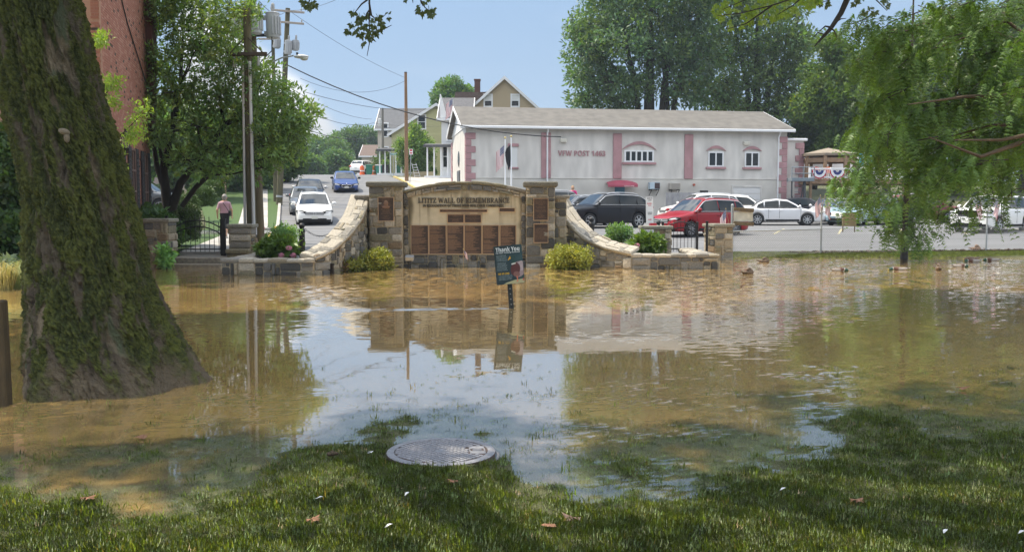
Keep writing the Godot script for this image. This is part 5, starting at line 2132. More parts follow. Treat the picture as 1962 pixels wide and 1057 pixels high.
	b.cyl(Vector3(0,-0.5,0),Vector3((tp.x-ft.x),tp.y-gy,0),0.15,0.10,10)
	obj("pole",b,w2,p4)
	c=MB.new()
	c.box(Vector3(tp.x-ft.x-0.2,tp.y-gy-0.1,0.13),Vector3(1.3,0.11,0.1),Basis(),0.01)
	obj("crossarm",c,M("arm_pale",Color.WHITE),p4)
	d=78.0
	ft=at(779,341,d)
	tp=at(777,139,d)
	gy=height(ft.x,d)
	var p5:=thing("utility_pole","tall bare brown utility pole on the right side of the road","utility pole",Vector3(ft.x,gy,-d),0.0,"wooden utility poles")
	b=MB.new()
	b.cyl(Vector3(0,-0.5,0),Vector3(tp.x-ft.x,tp.y-gy,0),0.17,0.115,14)
	obj("pole",b,w3,p5)
	c=MB.new()
	c.cyl(Vector3(tp.x-ft.x,tp.y-gy,0),Vector3(tp.x-ft.x,tp.y-gy+0.05,0),0.125,0.125,14)
	obj("cap",c,blk,p5)
	d=104.0
	ft=at(716.5,330,d)
	tp=at(715.5,207,d)
	gy=height(ft.x,d)
	var p6:=thing("utility_pole","weathered grey utility pole with one white transformer before the beige house","utility pole",Vector3(ft.x+1.0,gy,-d),0.0,"wooden utility poles")
	b=MB.new()
	b.cyl(Vector3(0,-0.5,0),Vector3(0,tp.y-gy,0),0.17,0.12,10)
	obj("pole",b,M("pole_grey",Color(0.16,0.15,0.13),0.9),p6)
	var qa:=at(714,242,d).y-gy
	transformer(p6,Vector3(-0.3,qa,0.1),0.18,0.85,M("tank_white",Color(0.6,0.6,0.58),0.5))
	for k in [[543,325,250,82.0,"distant utility pole on the left verge beyond the driveway"]]:
		ft=at(k[0],k[1],k[3])
		tp=at(k[0]+2.0,k[2],k[3])
		gy=height(ft.x,k[3])
		var p7:=thing("utility_pole",k[4],"utility pole",Vector3(ft.x,gy,-k[3]),0.0,"wooden utility poles")
		b=MB.new()
		b.cyl(Vector3(0,-0.5,0),Vector3(0.1,tp.y-gy,0),0.16,0.12,10)
		obj("pole",b,w2,p7)
	var ws:=[
		[at(549,124,58.0),at(1075,262,59.2),1.0,0.035,"thick black service cable sagging from the leaning pole to the hall"],
		[at(556,22,58.0),at(777,149,78.0),0.3,0.012,"thin wire from the upper crossarm to the top of the bare pole"],
		[at(575,150,58.0),at(777,154,78.0),0.9,0.012,"thin wire reaching the bare pole just below its top"],
		[at(580,175,62.0),at(838,207,97.0),0.6,0.018,"wire crossing before the roofs to the pale green house"],
		[at(545,190,62.0),at(716,235,104.0),0.8,0.02,"lower wire sagging to the far grey pole"],
		[at(550,165,62.0),at(712,228,104.0),0.5,0.016,"upper wire reaching the far grey pole"],
		[at(552,232,70.0),at(716,262,104.0),0.7,0.03,"heavy wire low above the far trees"],
		[at(551,20,58.0),at(700,-30,40.0),0.3,0.01,"wire leaving upward from the upper crossarm"],
		[at(716,236,104.0),at(880,240,90.0),0.2,0.015,"wire passing across the green gable"],
		[at(496,2,33.0),at(551,17,58.0),0.4,0.012,"wire between the transformer pole and the leaning pole"],
	]
	var n:=0
	for q in ws:
		var wb:=MB.new()
		wire(wb,q[0],q[1],q[2],q[3])
		tag(obj("overhead_wire",wb,blk),q[4],"wire","overhead wires")
		n+=1
# a clump of n leaves in a ball of radius r; each leaf len long and wid wide, bent along its rib
func clump(n: int,r: float,len_: float,wid: float,droop:=0.0)->ArrayMesh:
	var b:=MB.new()
	for i in n:
		var o:=rv()*r*pow(rf(),0.4)
		var dirn:=(o.normalized()+rv()*0.9-Vector3(0,droop,0)).normalized()
		var side:=dirn.cross((Vector3.UP+rv()*0.7).normalized()).normalized()
		var nn:=side.cross(dirn)
		var l:=len_*rf(0.7,1.25)
		var w:=wid*rf(0.75,1.2)
		var m:=o+dirn*l*0.45+nn*l*0.06
		var k:=b.v.size()
		b.add(o,nn)
		b.add(m+side*w*0.5-nn*w*0.12,(nn+side*0.3).normalized())
		b.add(o+dirn*l-nn*l*0.08,nn)
		b.add(m-side*w*0.5-nn*w*0.12,(nn-side*0.3).normalized())
		b.ix.append_array([k,k+2,k+1,k,k+3,k+2])
	return b.mesh()
# a drooping feathery spray
func spray(n: int,len_: float,leaf: float,w: float)->ArrayMesh:
	var b:=MB.new()
	for s in 3:
		var yaw:=rf(0,TAU)
		var prev:=Vector3.ZERO
		for i in n:
			var u:=(i+1.0)/n
			var p:=Vector3(cos(yaw)*0.35*u,-u*u*0.75-0.1*u,sin(yaw)*0.35*u)*len_
			for sd in [-1.0,1.0]:
				var side: Vector3=Vector3(-sin(yaw),0,cos(yaw))*sd
				var tip: Vector3=p+(side*0.75+Vector3(0,-0.55,0)+rv()*0.3).normalized()*leaf*(1.1-0.5*u)
				var q:=(p-prev).normalized()*w
				var nn: Vector3=(tip-p).cross(q).normalized()
				var k:=b.v.size()
				b.add(p-q,nn)
				b.add(p+q,nn)
				b.add(tip,nn)
				b.ix.append_array([k,k+1,k+2])
			prev=p
	return b.mesh()
func leaf_mat(key: String,c: Color,back:=0.8)->StandardMaterial3D:
	return M(key,c,0.45,{"vc": 1,"back": Color(back,back,back*0.5),"spec": 0.5})
# o: trunk path, radii, blobs [[centre, radius(Vector3), clumps]], clump mesh, leaf material, tint spread
func tree(called: String,label: String,cat: String,grp: String,base: Vector3,trunks: Array,blobs: Array,cm: ArrayMesh,lm: Material,bark: Material,size:=1.0,tone:=Color(1,1,1),spread:=0.35,twigs:=true)->Node3D:
	var t:=thing(called,label,cat,base,0.0,grp)
	var tb:=MB.new()
	var ends:=[]
	for tr in trunks:
		tb.tube(tr[0],tr[1],10)
		for i in range(1,(tr[0] as Array).size()):
			ends.append([tr[0][i],tr[1][i]])
	obj("trunk",tb,bark,t)
	var lb:=MB.new()
	var xs:=[]
	var cs:=[]
	for bl in blobs:
		var c: Vector3=bl[0]
		var r: Vector3=bl[1]
		if twigs:
			var best: Array=ends[0]
			var bd:=1e9
			for e in ends:
				var q: Vector3=e[0]
				var dd:=q.distance_to(c)+(3.0 if q.y>c.y else 0.0)
				if dd<bd:
					bd=dd
					best=e
			var s: Vector3=best[0]
			var rad: float=minf(best[1]*0.6,0.05+bd*0.012)
			var mid:=s.lerp(c,0.5)+Vector3(0,-0.05*bd,0)+rv()*bd*0.06
			lb.tube([s,mid,c],[rad,rad*0.7,rad*0.45],6,false)
			for k in 7:
				var e2:=c+rv()*r*rf(0.55,0.95)
				lb.tube([c,c.lerp(e2,0.5)+rv()*0.05*bd,e2],[rad*0.4,rad*0.25,0.006],4,false)
		for k in int(bl[2]):
			var dirn:=rv()
			var u:=pow(rf(),0.45)
			var p:=c+dirn*r*u
			var sc:=size*rf(0.7,1.3)
			xs.append(Transform3D(Basis(Quaternion(rv(),rf(0,TAU))).scaled(Vector3.ONE*sc),p))
			var v:=1.0+spread*rng.randfn()*0.5
			v=clampf(v,0.45,1.7)
			var warm:=rng.randfn()*0.1
			cs.append(Color(tone.r*v*(1.0+warm),tone.g*v,tone.b*v*(1.0-warm)))
	if twigs and lb.v.size():
		obj("limbs",lb,bark,t)
	swarm("crown",cm,lm,xs,cs,t)
	return t
# fills an outline of blobs: n blobs inside an ellipsoid shell
func shell_blobs(c: Vector3,r: Vector3,n: int,br: float,clumps: int,flat:=0.75,front:=0.0)->Array:
	var out:=[]
	var tries:=0
	while out.size()<n and tries<4000:
		tries+=1
		var dirn:=rv()
		if front>0.0 and dirn.z<-front:
			continue
		var p:=c+dirn*r*rf(0.45,1.0)
		var ok:=true
		for q in out:
			if (q[0] as Vector3).distance_to(p)<br*0.72:
				ok=false
				break
		if ok or tries>2500:
			var k:=br*rf(0.75,1.25)
			out.append([p,Vector3(k,k*flat,k),clumps])
	return out
func px_blob(o: Vector3,px: float,py: float,d: float,rw: float,rh: float,n: int)->Array:
	var s:=d/FOC
	return [at(px,py,d)-o,Vector3(rw*s,rh*s,rw*s),n]
func build_far_trees()->void:
	rng.seed=707
	var bark:=M("bark_dark",Color(0.055,0.045,0.035),0.95,{"tex": "blotch","ts": 1.0,"sy": 0.3})
	var c_big:=clump(26,0.75,0.42,0.17,0.5)
	var c_far:=clump(20,1.0,0.6,0.36,0.1)
	var m_dark:=leaf_mat("leaf_dark",Color(0.115,0.20,0.09),1.0)
	var m_mid:=leaf_mat("leaf_mid",Color(0.13,0.21,0.085),1.0)
	var m_lite:=leaf_mat("leaf_light",Color(0.12,0.19,0.045),0.95)
	for k in 2:
		var d: float=[84.0,88.0][k]
		var base:=at([1248,1452][k],300,d)
		base.y=3.2
		var bl:=[]
		var spec: Array=[
			[[1150,30,70,55],[1240,10,90,60],[1330,40,60,60],[1180,90,80,50],[1270,85,75,55],[1130,100,48,45],[1165,150,65,42],[1330,110,60,50],[1225,160,45,34],[1300,165,48,34],[1115,60,35,28],[1122,190,36,22],[1195,200,42,20],[1260,-40,120,50],[1160,-40,80,45],[1360,-20,60,50],[1345,175,40,30],[1110,140,26,22]],
			[[1440,90,60,50],[1500,70,55,45],[1530,120,40,45],[1470,150,60,45],[1400,160,45,40],[1525,190,45,36],[1430,205,55,22],[1380,95,40,50],[1490,215,50,28],[1420,20,60,50],[1490,10,60,45],[1550,200,24,26],[1392,205,40,20],[1545,75,26,22],[1400,-40,80,40]]][k]
		for q in spec:
			for z in [-1,1]:
				var b:=px_blob(base,q[0]+rf(-8,8),q[1]+rf(-6,6),d+z*2.2+rf(-1,1),q[2]*0.88,q[3]*0.85,int(q[2]*q[3]/75.0)+7)
				bl.append(b)
		var trs:=[]
		var stems: Array=[[[1243,1248,0.55],[1262,1300,0.34],[1278,1345,0.28],[1232,1185,0.30],[1285,1260,0.22]],[[1450,1452,0.42],[1462,1500,0.3],[1445,1400,0.28],[1478,1535,0.22]]][k]
		for s in stems:
			var p0:=at(s[0],300,d)-base
			var p2:=at(s[1],20,d)-base
			var p1:=at(lerpf(s[0],s[1],0.3),160,d)-base
			trs.append([[Vector3(p0.x*0.6,0,rf(-.5,.5)),Vector3(p0.x,p0.y,0),p1,p2],[s[2]*1.2,s[2],s[2]*0.8,s[2]*0.3]])
		tree("shade_tree",["great dark locust tree with many stems behind the hall","dark walnut tree behind the right end of the hall"][k],"tree","tall trees behind the hall",base,trs,bl,c_big,m_dark,bark,1.0,Color(1,1,1) if k==0 else Color(1.25,1.15,0.9),0.5)
	var n:=0
	for q in [[1600,210,78,70,130,"bright green maple behind the gazebo"],[1700,190,82,75,120,"pale green tree behind the hanging cypress branches"],[1830,190,84,110,170,"broad green tree behind the white off-roader"],[1960,170,88,110,180,"green tree at the right edge behind the cypress"],[1560,255,92,40,60,"small bright maple at the corner of the hall"]]:
		var d2: float=q[2]
		var base:=at(q[0],330,d2)
		base.y=3.0
		var c:=at(q[0],q[1],d2)-base
		var bl:=shell_blobs(c,Vector3(q[3],q[4],q[3]*0.8)*d2/FOC,22,q[3]*0.42*d2/FOC,100,0.75,0.3)
		tree("maple_tree",q[5],"tree","bright trees beyond the deck",base,[[[Vector3.ZERO,Vector3(0.2,c.y*0.6,0),c],[0.35,0.28,0.1]]],bl,c_far,m_lite,bark,0.55,Color(0.95,1,0.9).lerp(Color(0.7,0.8,0.75),0.0 if n in [0,4] else 0.6),0.4)
		n+=1
	n=0
	for q in [[628,300,170,36,32,"hazy round tree at the left of the road's crest"],[672,288,180,34,36,"hazy taller tree beyond the crest of the road"],[705,275,200,22,26,"pale tree beyond the cottage roof"],[598,310,190,22,24,"small hazy tree at the vanishing point of the left kerb"],[650,312,150,26,18,"dark low tree behind the blue car"],[590,318,140,20,14,"bushy tree beside the left verge at the crest"]]:
		var d2: float=q[2]
		var base:=at(q[0],340,d2)
		base.y=5.6
		var c:=at(q[0],q[1],d2)-base
		var bl:=shell_blobs(c,Vector3(q[3],q[4],q[3])*d2/FOC,12,q[3]*0.5*d2/FOC,80,0.8,0.3)
		tree("roadside_tree",q[5],"tree","trees at the head of the road",base,[[[Vector3.ZERO,c*0.6,c],[0.3,0.25,0.1]]],bl,c_far,m_mid,bark,0.75,Color(0.85,0.95,0.9),0.35)
		n+=1
	var d3:=125.0
	var b0:=at(870,240,d3)
	b0.y=5.5
	tree("shade_tree","dark round tree top showing behind the roofs of the white house","tree","",b0,[[[Vector3.ZERO,Vector3(0,6,0),at(870,190,d3)-b0],[0.4,0.3,0.1]]],shell_blobs(at(868,188,d3)-b0,Vector3(2.9,2.2,2.2),14,1.1,60,0.8,0.3),c_far,m_dark,bark,0.6,Color(1.1,1.2,1.0))
	d3=86.0
	b0=at(800,334,d3)
	b0.y=height(b0.x,d3)
	tree("street_tree","small bushy street tree before the pale green house","tree","",b0,[[[Vector3.ZERO,Vector3(0,1.2,0),at(800,280,d3)-b0],[0.12,0.1,0.03]]],[px_blob(b0,797,262,d3,18,12,50),px_blob(b0,772,280,d3,20,14,60),px_blob(b0,812,278,d3,22,16,70),px_blob(b0,790,295,d3,26,18,90),px_blob(b0,805,315,d3,22,16,70),px_blob(b0,775,308,d3,12,14,40),px_blob(b0,795,248,d3,7,8,16),px_blob(b0,822,300,d3,10,12,30)],clump(22,0.4,0.28,0.12),m_mid,bark,0.9,Color(1.25,1.3,1.0),0.4)
	n=0
	for q in [[733,312,104.0,17,22,"dark conical yew bush before the beige house",0.7],[742,322,101.0,13,13,"light green round bush before the beige house",1.1],[822,329,86.0,10,6,"yellow green bush at the picket fence",1.5],[661,330,130.0,9,7,"low bush on the crest behind the blue car",1.0]]:
		var p:=at(q[0],q[1],q[2])
		var gy:=height(p.x,q[2])
		var b:=thing("bush",q[5],"bush",Vector3(p.x,gy,p.z))
		bush(b,Vector3(q[3],q[4],q[3])*q[2]/FOC,p.y-gy,260,clump(14,0.25,0.2,0.12),m_mid,Color(1,1.05,0.9)*q[6])
		n+=1
	n=0
	for q in [[330,285,62,110,75,"broad tree behind the many stemmed tree near the brick building"],[455,290,70,80,80,"leafy tree behind the front utility pole"],[540,290,78,40,60,"rounded tree over the left verge of the road"]]:
		var d2: float=q[2]
		var base:=at(q[0],340,d2)
		base.y=height(base.x,d2)
		var c:=at(q[0],q[1],d2)-base
		var bl:=shell_blobs(c,Vector3(q[3],q[4],q[3]*0.8)*d2/FOC,20,q[3]*0.42*d2/FOC,60,0.8,0.3)
		tree("hill_tree",q[5],"tree","trees on the hillside left of the road",base,[[[Vector3.ZERO,c*0.5,c],[0.3,0.25,0.1]]],bl,c_far,m_mid,bark,0.5,Color(0.95,1,0.9),0.4)
		n+=1
func bush(parent: Node,r: Vector3,yc: float,n: int,cm: ArrayMesh,lm: Material,tone: Color,spread:=0.3)->void:
	var sb:=MB.new()
	for i in 7:
		var g:=TAU*i/7.0
		sb.tube([Vector3(cos(g)*0.04,-0.05,sin(g)*0.04),Vector3(cos(g)*r.x*0.6,yc+r.y*0.3,sin(g)*r.z*0.6)],[0.018,0.006],5)
	obj("stems",sb,M("twig_brown",Color(0.09,0.06,0.04),0.9),parent)
	var xs:=[]
	var cs:=[]
	var lump:=FastNoiseLite.new()
	lump.seed=rng.randi() % 1000
	lump.frequency=1.3
	for i in n:
		var dirn:=rv()
		var k:=1.0+(0.12 if rng.randf()>0.06 else 0.4)*rf()+0.42*lump.get_noise_3d(dirn.x*1.6,dirn.y*1.6,dirn.z*1.6)
		var p:=dirn*r*pow(rf(),0.3)*k+Vector3(0,yc,0)
		if p.y<-0.05:
			p.y=rf(0.0,0.1)
		xs.append(Transform3D(Basis(Quaternion(rv(),rf(0,TAU))).scaled(Vector3.ONE*rf(0.7,1.25)),p))
		var v:=clampf(1.0+spread*rng.randfn()*0.6,0.5,1.7)
		cs.append(Color(tone.r*v*(1+rng.randfn()*0.06),tone.g*v,tone.b*v))
	swarm("foliage",cm,lm,xs,cs,parent)
func build_trunk()->void:
	var d:=8.45
	var ctr:=[-0.35,-3.64,0.80,0.0,-3.66,0.715,0.1,-3.68,0.68,0.22,-3.71,0.65,0.42,-3.755,0.60,0.7,-3.80,0.545,1.05,-3.83,0.49,1.6,-3.89,0.438,2.1,-3.98,0.408,2.54,-4.09,0.388,3.5,-4.24,0.343,5.0,-4.55,0.37,7.0,-4.9,0.34,9.5,-5.1,0.30]
	var cxs:=[]
	var crs:=[]
	for i in range(0,ctr.size(),3):
		cxs.append_array([ctr[i],ctr[i+1]])
		crs.append_array([ctr[i],ctr[i+2]])
	var t:=thing("sycamore_tree","huge leaning sycamore with a mossy trunk flaring at the waterline","tree",Vector3.ZERO)
	var na:=FastNoiseLite.new()
	na.seed=9
	na.frequency=1.0
	na.fractal_octaves=4
	var nb:=FastNoiseLite.new()
	nb.seed=19
	nb.frequency=1.0
	nb.fractal_type=FastNoiseLite.FRACTAL_RIDGED
	nb.fractal_octaves=3
	var nseg:=340
	var b:=MB.new()
	b.use_c=true
	var rings:=[]
	var cols:=[]
	var h:=-0.3
	var hs:=[]
	while h<3.9:
		hs.append(h)
		h+=0.0105
	while h<9.6:
		hs.append(h)
		h+=0.25
	for y in hs:
		var cx:=curve(cxs,y)
		var r:=curve(crs,y)
		var ring:=PackedVector3Array()
		var flare:=smoothstep(1.1,0.0,y)
		for j in nseg:
			var g:=TAU*j/nseg
			var dx:=cos(g)
			var dz:=sin(g)
			var root:=flare*(0.10*pow(maxf(0.0,cos(g*3.0+0.9)),2.0)+0.06*cos(g*5.0+2.0)+0.05*cos(g*2.0+1.0))-flare*0.03
			var q:=Vector3(dx*1.0,y,dz*1.0)
			var big:=na.get_noise_3d(q.x*2.2,q.y*1.4,q.z*2.2)
			var plate:=nb.get_noise_3d(q.x*8.0+big*1.2,q.y*3.0,q.z*8.0)
			var fine:=na.get_noise_3d(q.x*17.0,q.y*13.0,q.z*17.0)
			var fur:=nb.get_noise_3d(q.x*4.2+big*2.0+9.0,q.y*0.8+fine*0.25,q.z*4.2)
			var hf:=na.get_noise_3d(q.x*46.0,q.y*38.0,q.z*46.0)
			var moss:=smoothstep(-0.12,0.16,na.get_noise_3d(q.x*2.6+5.0,q.y*1.5+2.0,q.z*2.6)+0.22*fine+0.16*hf+0.22-0.32*smoothstep(0.45,0.0,y))
			var bare:=smoothstep(0.24,0.36,na.get_noise_3d(q.x*1.9+31.0,q.y*0.95+7.0,q.z*1.9)+0.1*fine)
			moss*= 1.0-bare
			var lift:=root+big*0.04+plate*0.034*(1.0-0.45*bare)+fur*0.022+moss*(0.012+0.016*fine+0.022*hf)-bare*(0.018-0.008*hf)
			var rr:=r*(1.0+root)+lift-root
			ring.append(Vector3(cx+dx*rr,y,-d+dz*rr))
			var c:=Color(0.125,0.10,0.07).lerp(Color(0.04,0.031,0.021),smoothstep(0.15,-0.4,plate+0.5*hf))
			c=c.lerp(Color(0.27,0.215,0.14),bare*(1.0+0.3*hf)*(0.6+0.4*smoothstep(-0.2,0.3,big)))
			c=c.lerp(Color(0.105,0.125,0.07),bare*smoothstep(0.05,0.3,na.get_noise_3d(q.x*1.5+60.0,q.y,q.z*1.5)))
			var mc:=Color(0.032,0.046,0.008).lerp(Color(0.115,0.135,0.018),smoothstep(-0.35,0.45,fine*0.6+hf*0.8+big*0.5))
			c=c.lerp(mc,moss*0.94)
			c=c.lerp(Color(0.19,0.15,0.095)*(1.0+0.5*hf),0.7*smoothstep(0.34,0.1,y+big*0.3+0.06*fine)*(1.0-0.5*moss))
			cols.append(c)
		rings.append(ring)
	b.loft(rings,true,false,true)
	for i in cols.size():
		b.c[i]=cols[i]
	obj("trunk",b,M("mossy_bark",Color(1,1,1),0.95,{"vc": 1,"tex": "grain","ts": 4.0,"bump": "rock","bh": 2.2}),t)
	var kn:=MB.new()
	var kp:=at(122,252,7.98)
	kn.ell(kp,Vector3(0.05,0.028,0.04),12,Basis(Vector3(0,0,1),-0.3))
	kn.ell(kp+Vector3(0.02,-0.05,0.0),Vector3(0.024,0.045,0.03),10)
	obj("knot",kn,M("knot_wood",Color(0.24,0.20,0.14),0.9,{"tex": "blotch","ts": 6.0,"bump": "rock","bh": 0.6}),t)
	var lb:=MB.new()
	var xs:=[]
	var cs:=[]
	var limbs:=[
		[Vector3(-4.7,6.0,-8.5),Vector3(-2.0,8.2,-7.0),Vector3(1.5,9.6,-5.0),0.2],
		[Vector3(-4.6,5.4,-8.4),Vector3(-1.0,8.6,-11.0),Vector3(2.8,11.0,-12.0),0.17],
		[Vector3(-4.9,7.0,-8.5),Vector3(-7.0,9.5,-10.0),Vector3(-9.5,11.0,-12.0),0.2],
		[Vector3(-5.0,8.5,-8.4),Vector3(-4.0,12.0,-7.0),Vector3(-3.0,15.0,-6.0),0.24],
		[Vector3(-4.9,7.0,-8.3),Vector3(-4.0,9.0,-5.0),Vector3(-3.0,10.5,-1.0),0.2],
		[Vector3(-5.0,8.5,-8.4),Vector3(-1.0,12.0,-4.0),Vector3(4.0,13.5,-1.0),0.2],
		[Vector3(-4.9,7.5,-8.5),Vector3(-7.0,10.0,-12.5),Vector3(-8.5,11.5,-18.0),0.2],[Vector3(-4.9,8.0,-8.5),Vector3(-4.0,10.5,-13.0),Vector3(-3.5,12.0,-19.0),0.2],[Vector3(-4.7,6.5,-8.5),Vector3(-1.5,9.5,-13.0),Vector3(1.5,11.5,-18.5),0.2],[Vector3(-4.8,7.0,-8.5),Vector3(-9.0,9.6,-11.0),Vector3(-12.5,11.0,-14.0),0.2],[Vector3(-4.8,7.0,-8.5),Vector3(0.0,10.0,-10.0),Vector3(5.5,12.0,-14.5),0.2],
		[Vector3(-4.9,8.0,-8.5),Vector3(-3.0,10.0,-10.0),Vector3(-0.5,12.0,-12.5),0.18],[Vector3(-5.0,9.0,-8.5),Vector3(-5.0,12.0,-11.0),Vector3(-4.0,14.0,-14.0),0.18],[Vector3(-4.8,8.0,-8.5),Vector3(-2.5,9.8,-9.8),Vector3(1.5,11.0,-10.5),0.15],[Vector3(-5.0,9.0,-8.5),Vector3(-6.5,10.0,-10.0),Vector3(-9.5,11.5,-10.5),0.16],[Vector3(-4.9,7.8,-8.5),Vector3(-5.0,9.6,-11.0),Vector3(-6.0,10.5,-14.0),0.15]]
	for l in limbs:
		lb.tube([l[0],(l[0] as Vector3).lerp(l[1],0.5)+Vector3(0,-0.3,0),l[1],(l[1] as Vector3).lerp(l[2],0.5)+Vector3(0,0.3,0),l[2]],[l[3],l[3]*0.85,l[3]*0.65,l[3]*0.4,0.04],8,false)
		var back: bool=(l[2] as Vector3).z<-9.4
		for k in (14 if back else 8):
			var c: Vector3=(l[1] as Vector3).lerp(l[2],rf(-0.1,1.1))+rv()*Vector3(2.4,1.3,2.4)
			if c.y<7.4+maxf(0.0,-c.z-9.0)*0.35:
				c.y=7.4+maxf(0.0,-c.z-9.0)*0.35+rf(0,1.0)
			if back:
				c.z=minf(c.z,-(6.7+0.18*c.y))
			var s: Vector3=(l[1] as Vector3).lerp(l[2],rf(0.0,0.8))
			lb.tube([s,s.lerp(c,0.5)+rv()*0.2,c],[0.05,0.035,0.012],5,false)
			for q in (60 if back else 7):
				var p:=c+rv()*Vector3(1.3,0.7,1.3)*pow(rf(),0.4)
				xs.append(Transform3D(Basis(Quaternion(rv(),rf(0,TAU))).scaled(Vector3.ONE*rf(0.8,1.2)),p))
				var v:=rf(0.75,1.25)
				cs.append(Color(v,v,v*0.95))
	obj("limbs",lb,M("bark_pale",Color(0.20,0.18,0.14),0.9,{"tex": "blotch","ts": 1.0}),t)
	swarm("crown",clump(14,0.42,0.2,0.2),leaf_mat("leaf_sycamore",Color(0.08,0.13,0.03),1.0),xs,cs,t)
# a lobed sycamore leaf, folded a little along its ribs
func lobed_leaf(s: float)->ArrayMesh:
	var b:=MB.new()
	var o:=Vector3.ZERO
	var rim:=[]
	var ang:=[-2.5,-2.05,-1.75,-1.3,-1.05,-0.85,-0.52,-0.3,-0.16,0.0,0.16,0.3,0.52,0.85,1.05,1.3,1.75,2.05,2.5]
	var rad:=[0.42,0.5,0.62,0.9,0.62,0.5,0.8,0.62,0.85,1.1,0.85,0.62,0.8,0.5,0.62,0.9,0.62,0.5,0.42]
	for i in ang.size():
		var a: float=ang[i]
		var r: float=rad[i]*s*0.5
		rim.append(Vector3(sin(a)*r,cos(a)*r,-0.12*s*absf(sin(a*1.7))+rf(-0.03,0.03)*s))
	for i in rim.size()-1:
		b.tri(o,rim[i+1],rim[i])
	b.tube([Vector3(0,0,0),Vector3(0,-s*0.35,0.02*s)],[0.006*s*4,0.004*s*4],4)
	return b.mesh()
func twig_with_leaves(label: String,called: String,root: Vector3,stems: Array,leaves: Array,m: Material,bark: Material,meshes: Array,grp: String)->void:
	var t:=thing(called,label,"branch",root,0.0,grp)
	for s in stems:
		var b:=MB.new()
		var path:=[]
		var rr:=[]
		for i in s.size():
			path.append((s[i] as Vector3)-root)
			rr.append(lerpf(0.010,0.003,float(i)/maxf(1,s.size()-1)))
		b.tube(path,rr,5)
		obj("twig",b,bark,t)
	for l in leaves:
		var o:=obj("leaf",meshes[rng.randi() % meshes.size()],m,t)
		var yaw:=rf(-0.9,0.9)
		var roll: float=l[2]
		o.transform=Transform3D(Basis(Vector3.UP,yaw)*Basis(Vector3.RIGHT,rf(-0.6,0.4))*Basis(Vector3(0,0,1),roll)*Basis.from_scale(Vector3.ONE*l[1]),(l[0] as Vector3)-root)
func build_near_trees()->void:
	rng.seed=808
	build_trunk()
	var bark:=M("bark_dark",Color.BLACK)
	var twig:=M("twig_dark",Color(0.035,0.028,0.02),0.9)
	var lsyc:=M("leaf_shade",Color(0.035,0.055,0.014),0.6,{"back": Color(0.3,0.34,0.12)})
	var lm:=[]
	for i in 4:
		lm.append(lobed_leaf(1.0))
	var d:=9.0
	var pts_:=func(a: Array)->Array:
		var r:=[]
		for i in range(0,a.size(),2):
			r.append(at(a[i],a[i+1],d+rf(-0.1,0.1)))
		return r
	var lv:=[]
	for q in [[676,24,0.11],[690,34,0.13],[686,42,0.12],[701,30,0.13],[697,50,0.13],[672,48,0.1],[680,58,0.14],[690,66,0.13],[668,60,0.11],[706,60,0.12],[716,50,0.12],[725,34,0.13],[730,44,0.12],[720,62,0.13],[712,70,0.12],[733,50,0.1],[695,82,0.13],[745,35,0.07],[746,24,0.05],[740,24,0.04],[709,76,0.08],[684,31,0.1],[712,38,0.1],[702,70,0.11],[727,57,0.1],[663,61,0.08]]:
		lv.append([at(q[0],q[1],d+rf(-0.15,0.15)),q[2],PI+rf(-0.9,0.9)])
	twig_with_leaves("hanging sycamore sprig with a round cluster of lobed leaves in mid sky","leafy_twig",at(707,-10,d),[pts_.call([707,-10,708,20,707,45,709,75,703,107]),pts_.call([703,0,692,8,681,22,690,35]),pts_.call([707,5,712,30,724,40,740,26]),pts_.call([709,60,722,62,738,54,750,48]),pts_.call([707,20,702,26,701,40])],lv,lsyc,twig,lm,"hanging sycamore sprigs")
	lv=[]
	for q in [[580,2,0.12],[590,8,0.13],[597,4,0.12],[592,14,0.11],[603,10,0.1],[584,10,0.09]]:
		lv.append([at(q[0],q[1],d+rf(-0.1,0.1)),q[2],PI+rf(-0.8,0.8)])
	twig_with_leaves("small hanging sycamore sprig at the top edge above the utility poles","leafy_twig",at(592,-20,d),[pts_.call([592,-20,592,0,591,12])],lv,lsyc,twig,lm,"hanging sycamore sprigs")
	lv=[]
	for q in [[801,13,0.11],[806,24,0.13],[822,20,0.14],[826,28,0.12],[813,4,0.09],[776,1,0.06],[829,18,0.1],[800,22,0.09],[821,-2,0.09]]:
		lv.append([at(q[0],q[1],d+rf(-0.1,0.1)),q[2],PI+rf(-0.8,0.8)])
	twig_with_leaves("small hanging sycamore sprig right of the round leaf cluster","leafy_twig",at(803,-20,d),[pts_.call([803,-20,807,5,815,15,822,20]),pts_.call([788,-15,791,5])],lv,lsyc,twig,lm,"hanging sycamore sprigs")
	d=10.5
	lv=[]
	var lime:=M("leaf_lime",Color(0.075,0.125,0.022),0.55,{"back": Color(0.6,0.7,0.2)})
	for i in 190:
		var u:=rf()
		var px:=lerpf(1365,1575,u)
		var low:=curve([0.0,28.0,0.12,62.0,0.3,50.0,0.55,44.0,0.8,22.0,1.0,6.0],u)
		var py:=rf(-40.0,low)
		if u<0.35 and py<10-u*60:
			continue
		lv.append([at(px,py,d+rf(-0.5,0.5)),rf(0.09,0.15),PI+rf(-1.4,1.4)])
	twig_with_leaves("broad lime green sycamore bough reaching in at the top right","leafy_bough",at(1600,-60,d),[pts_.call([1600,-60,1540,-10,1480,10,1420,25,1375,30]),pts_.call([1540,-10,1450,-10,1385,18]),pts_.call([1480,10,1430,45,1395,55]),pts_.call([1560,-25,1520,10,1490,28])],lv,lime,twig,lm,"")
	lv=[]
	for i in 70:
		var u:=rf()
		var px:=lerpf(1560,1705,u)
		var low:=curve([0.0,8.0,0.25,22.0,0.4,12.0,0.75,32.0,1.0,22.0],u)
		lv.append([at(px,rf(-40,low),d+1.0+rf(-0.3,0.3)),rf(0.07,0.12),PI+rf(-1.4,1.4)])
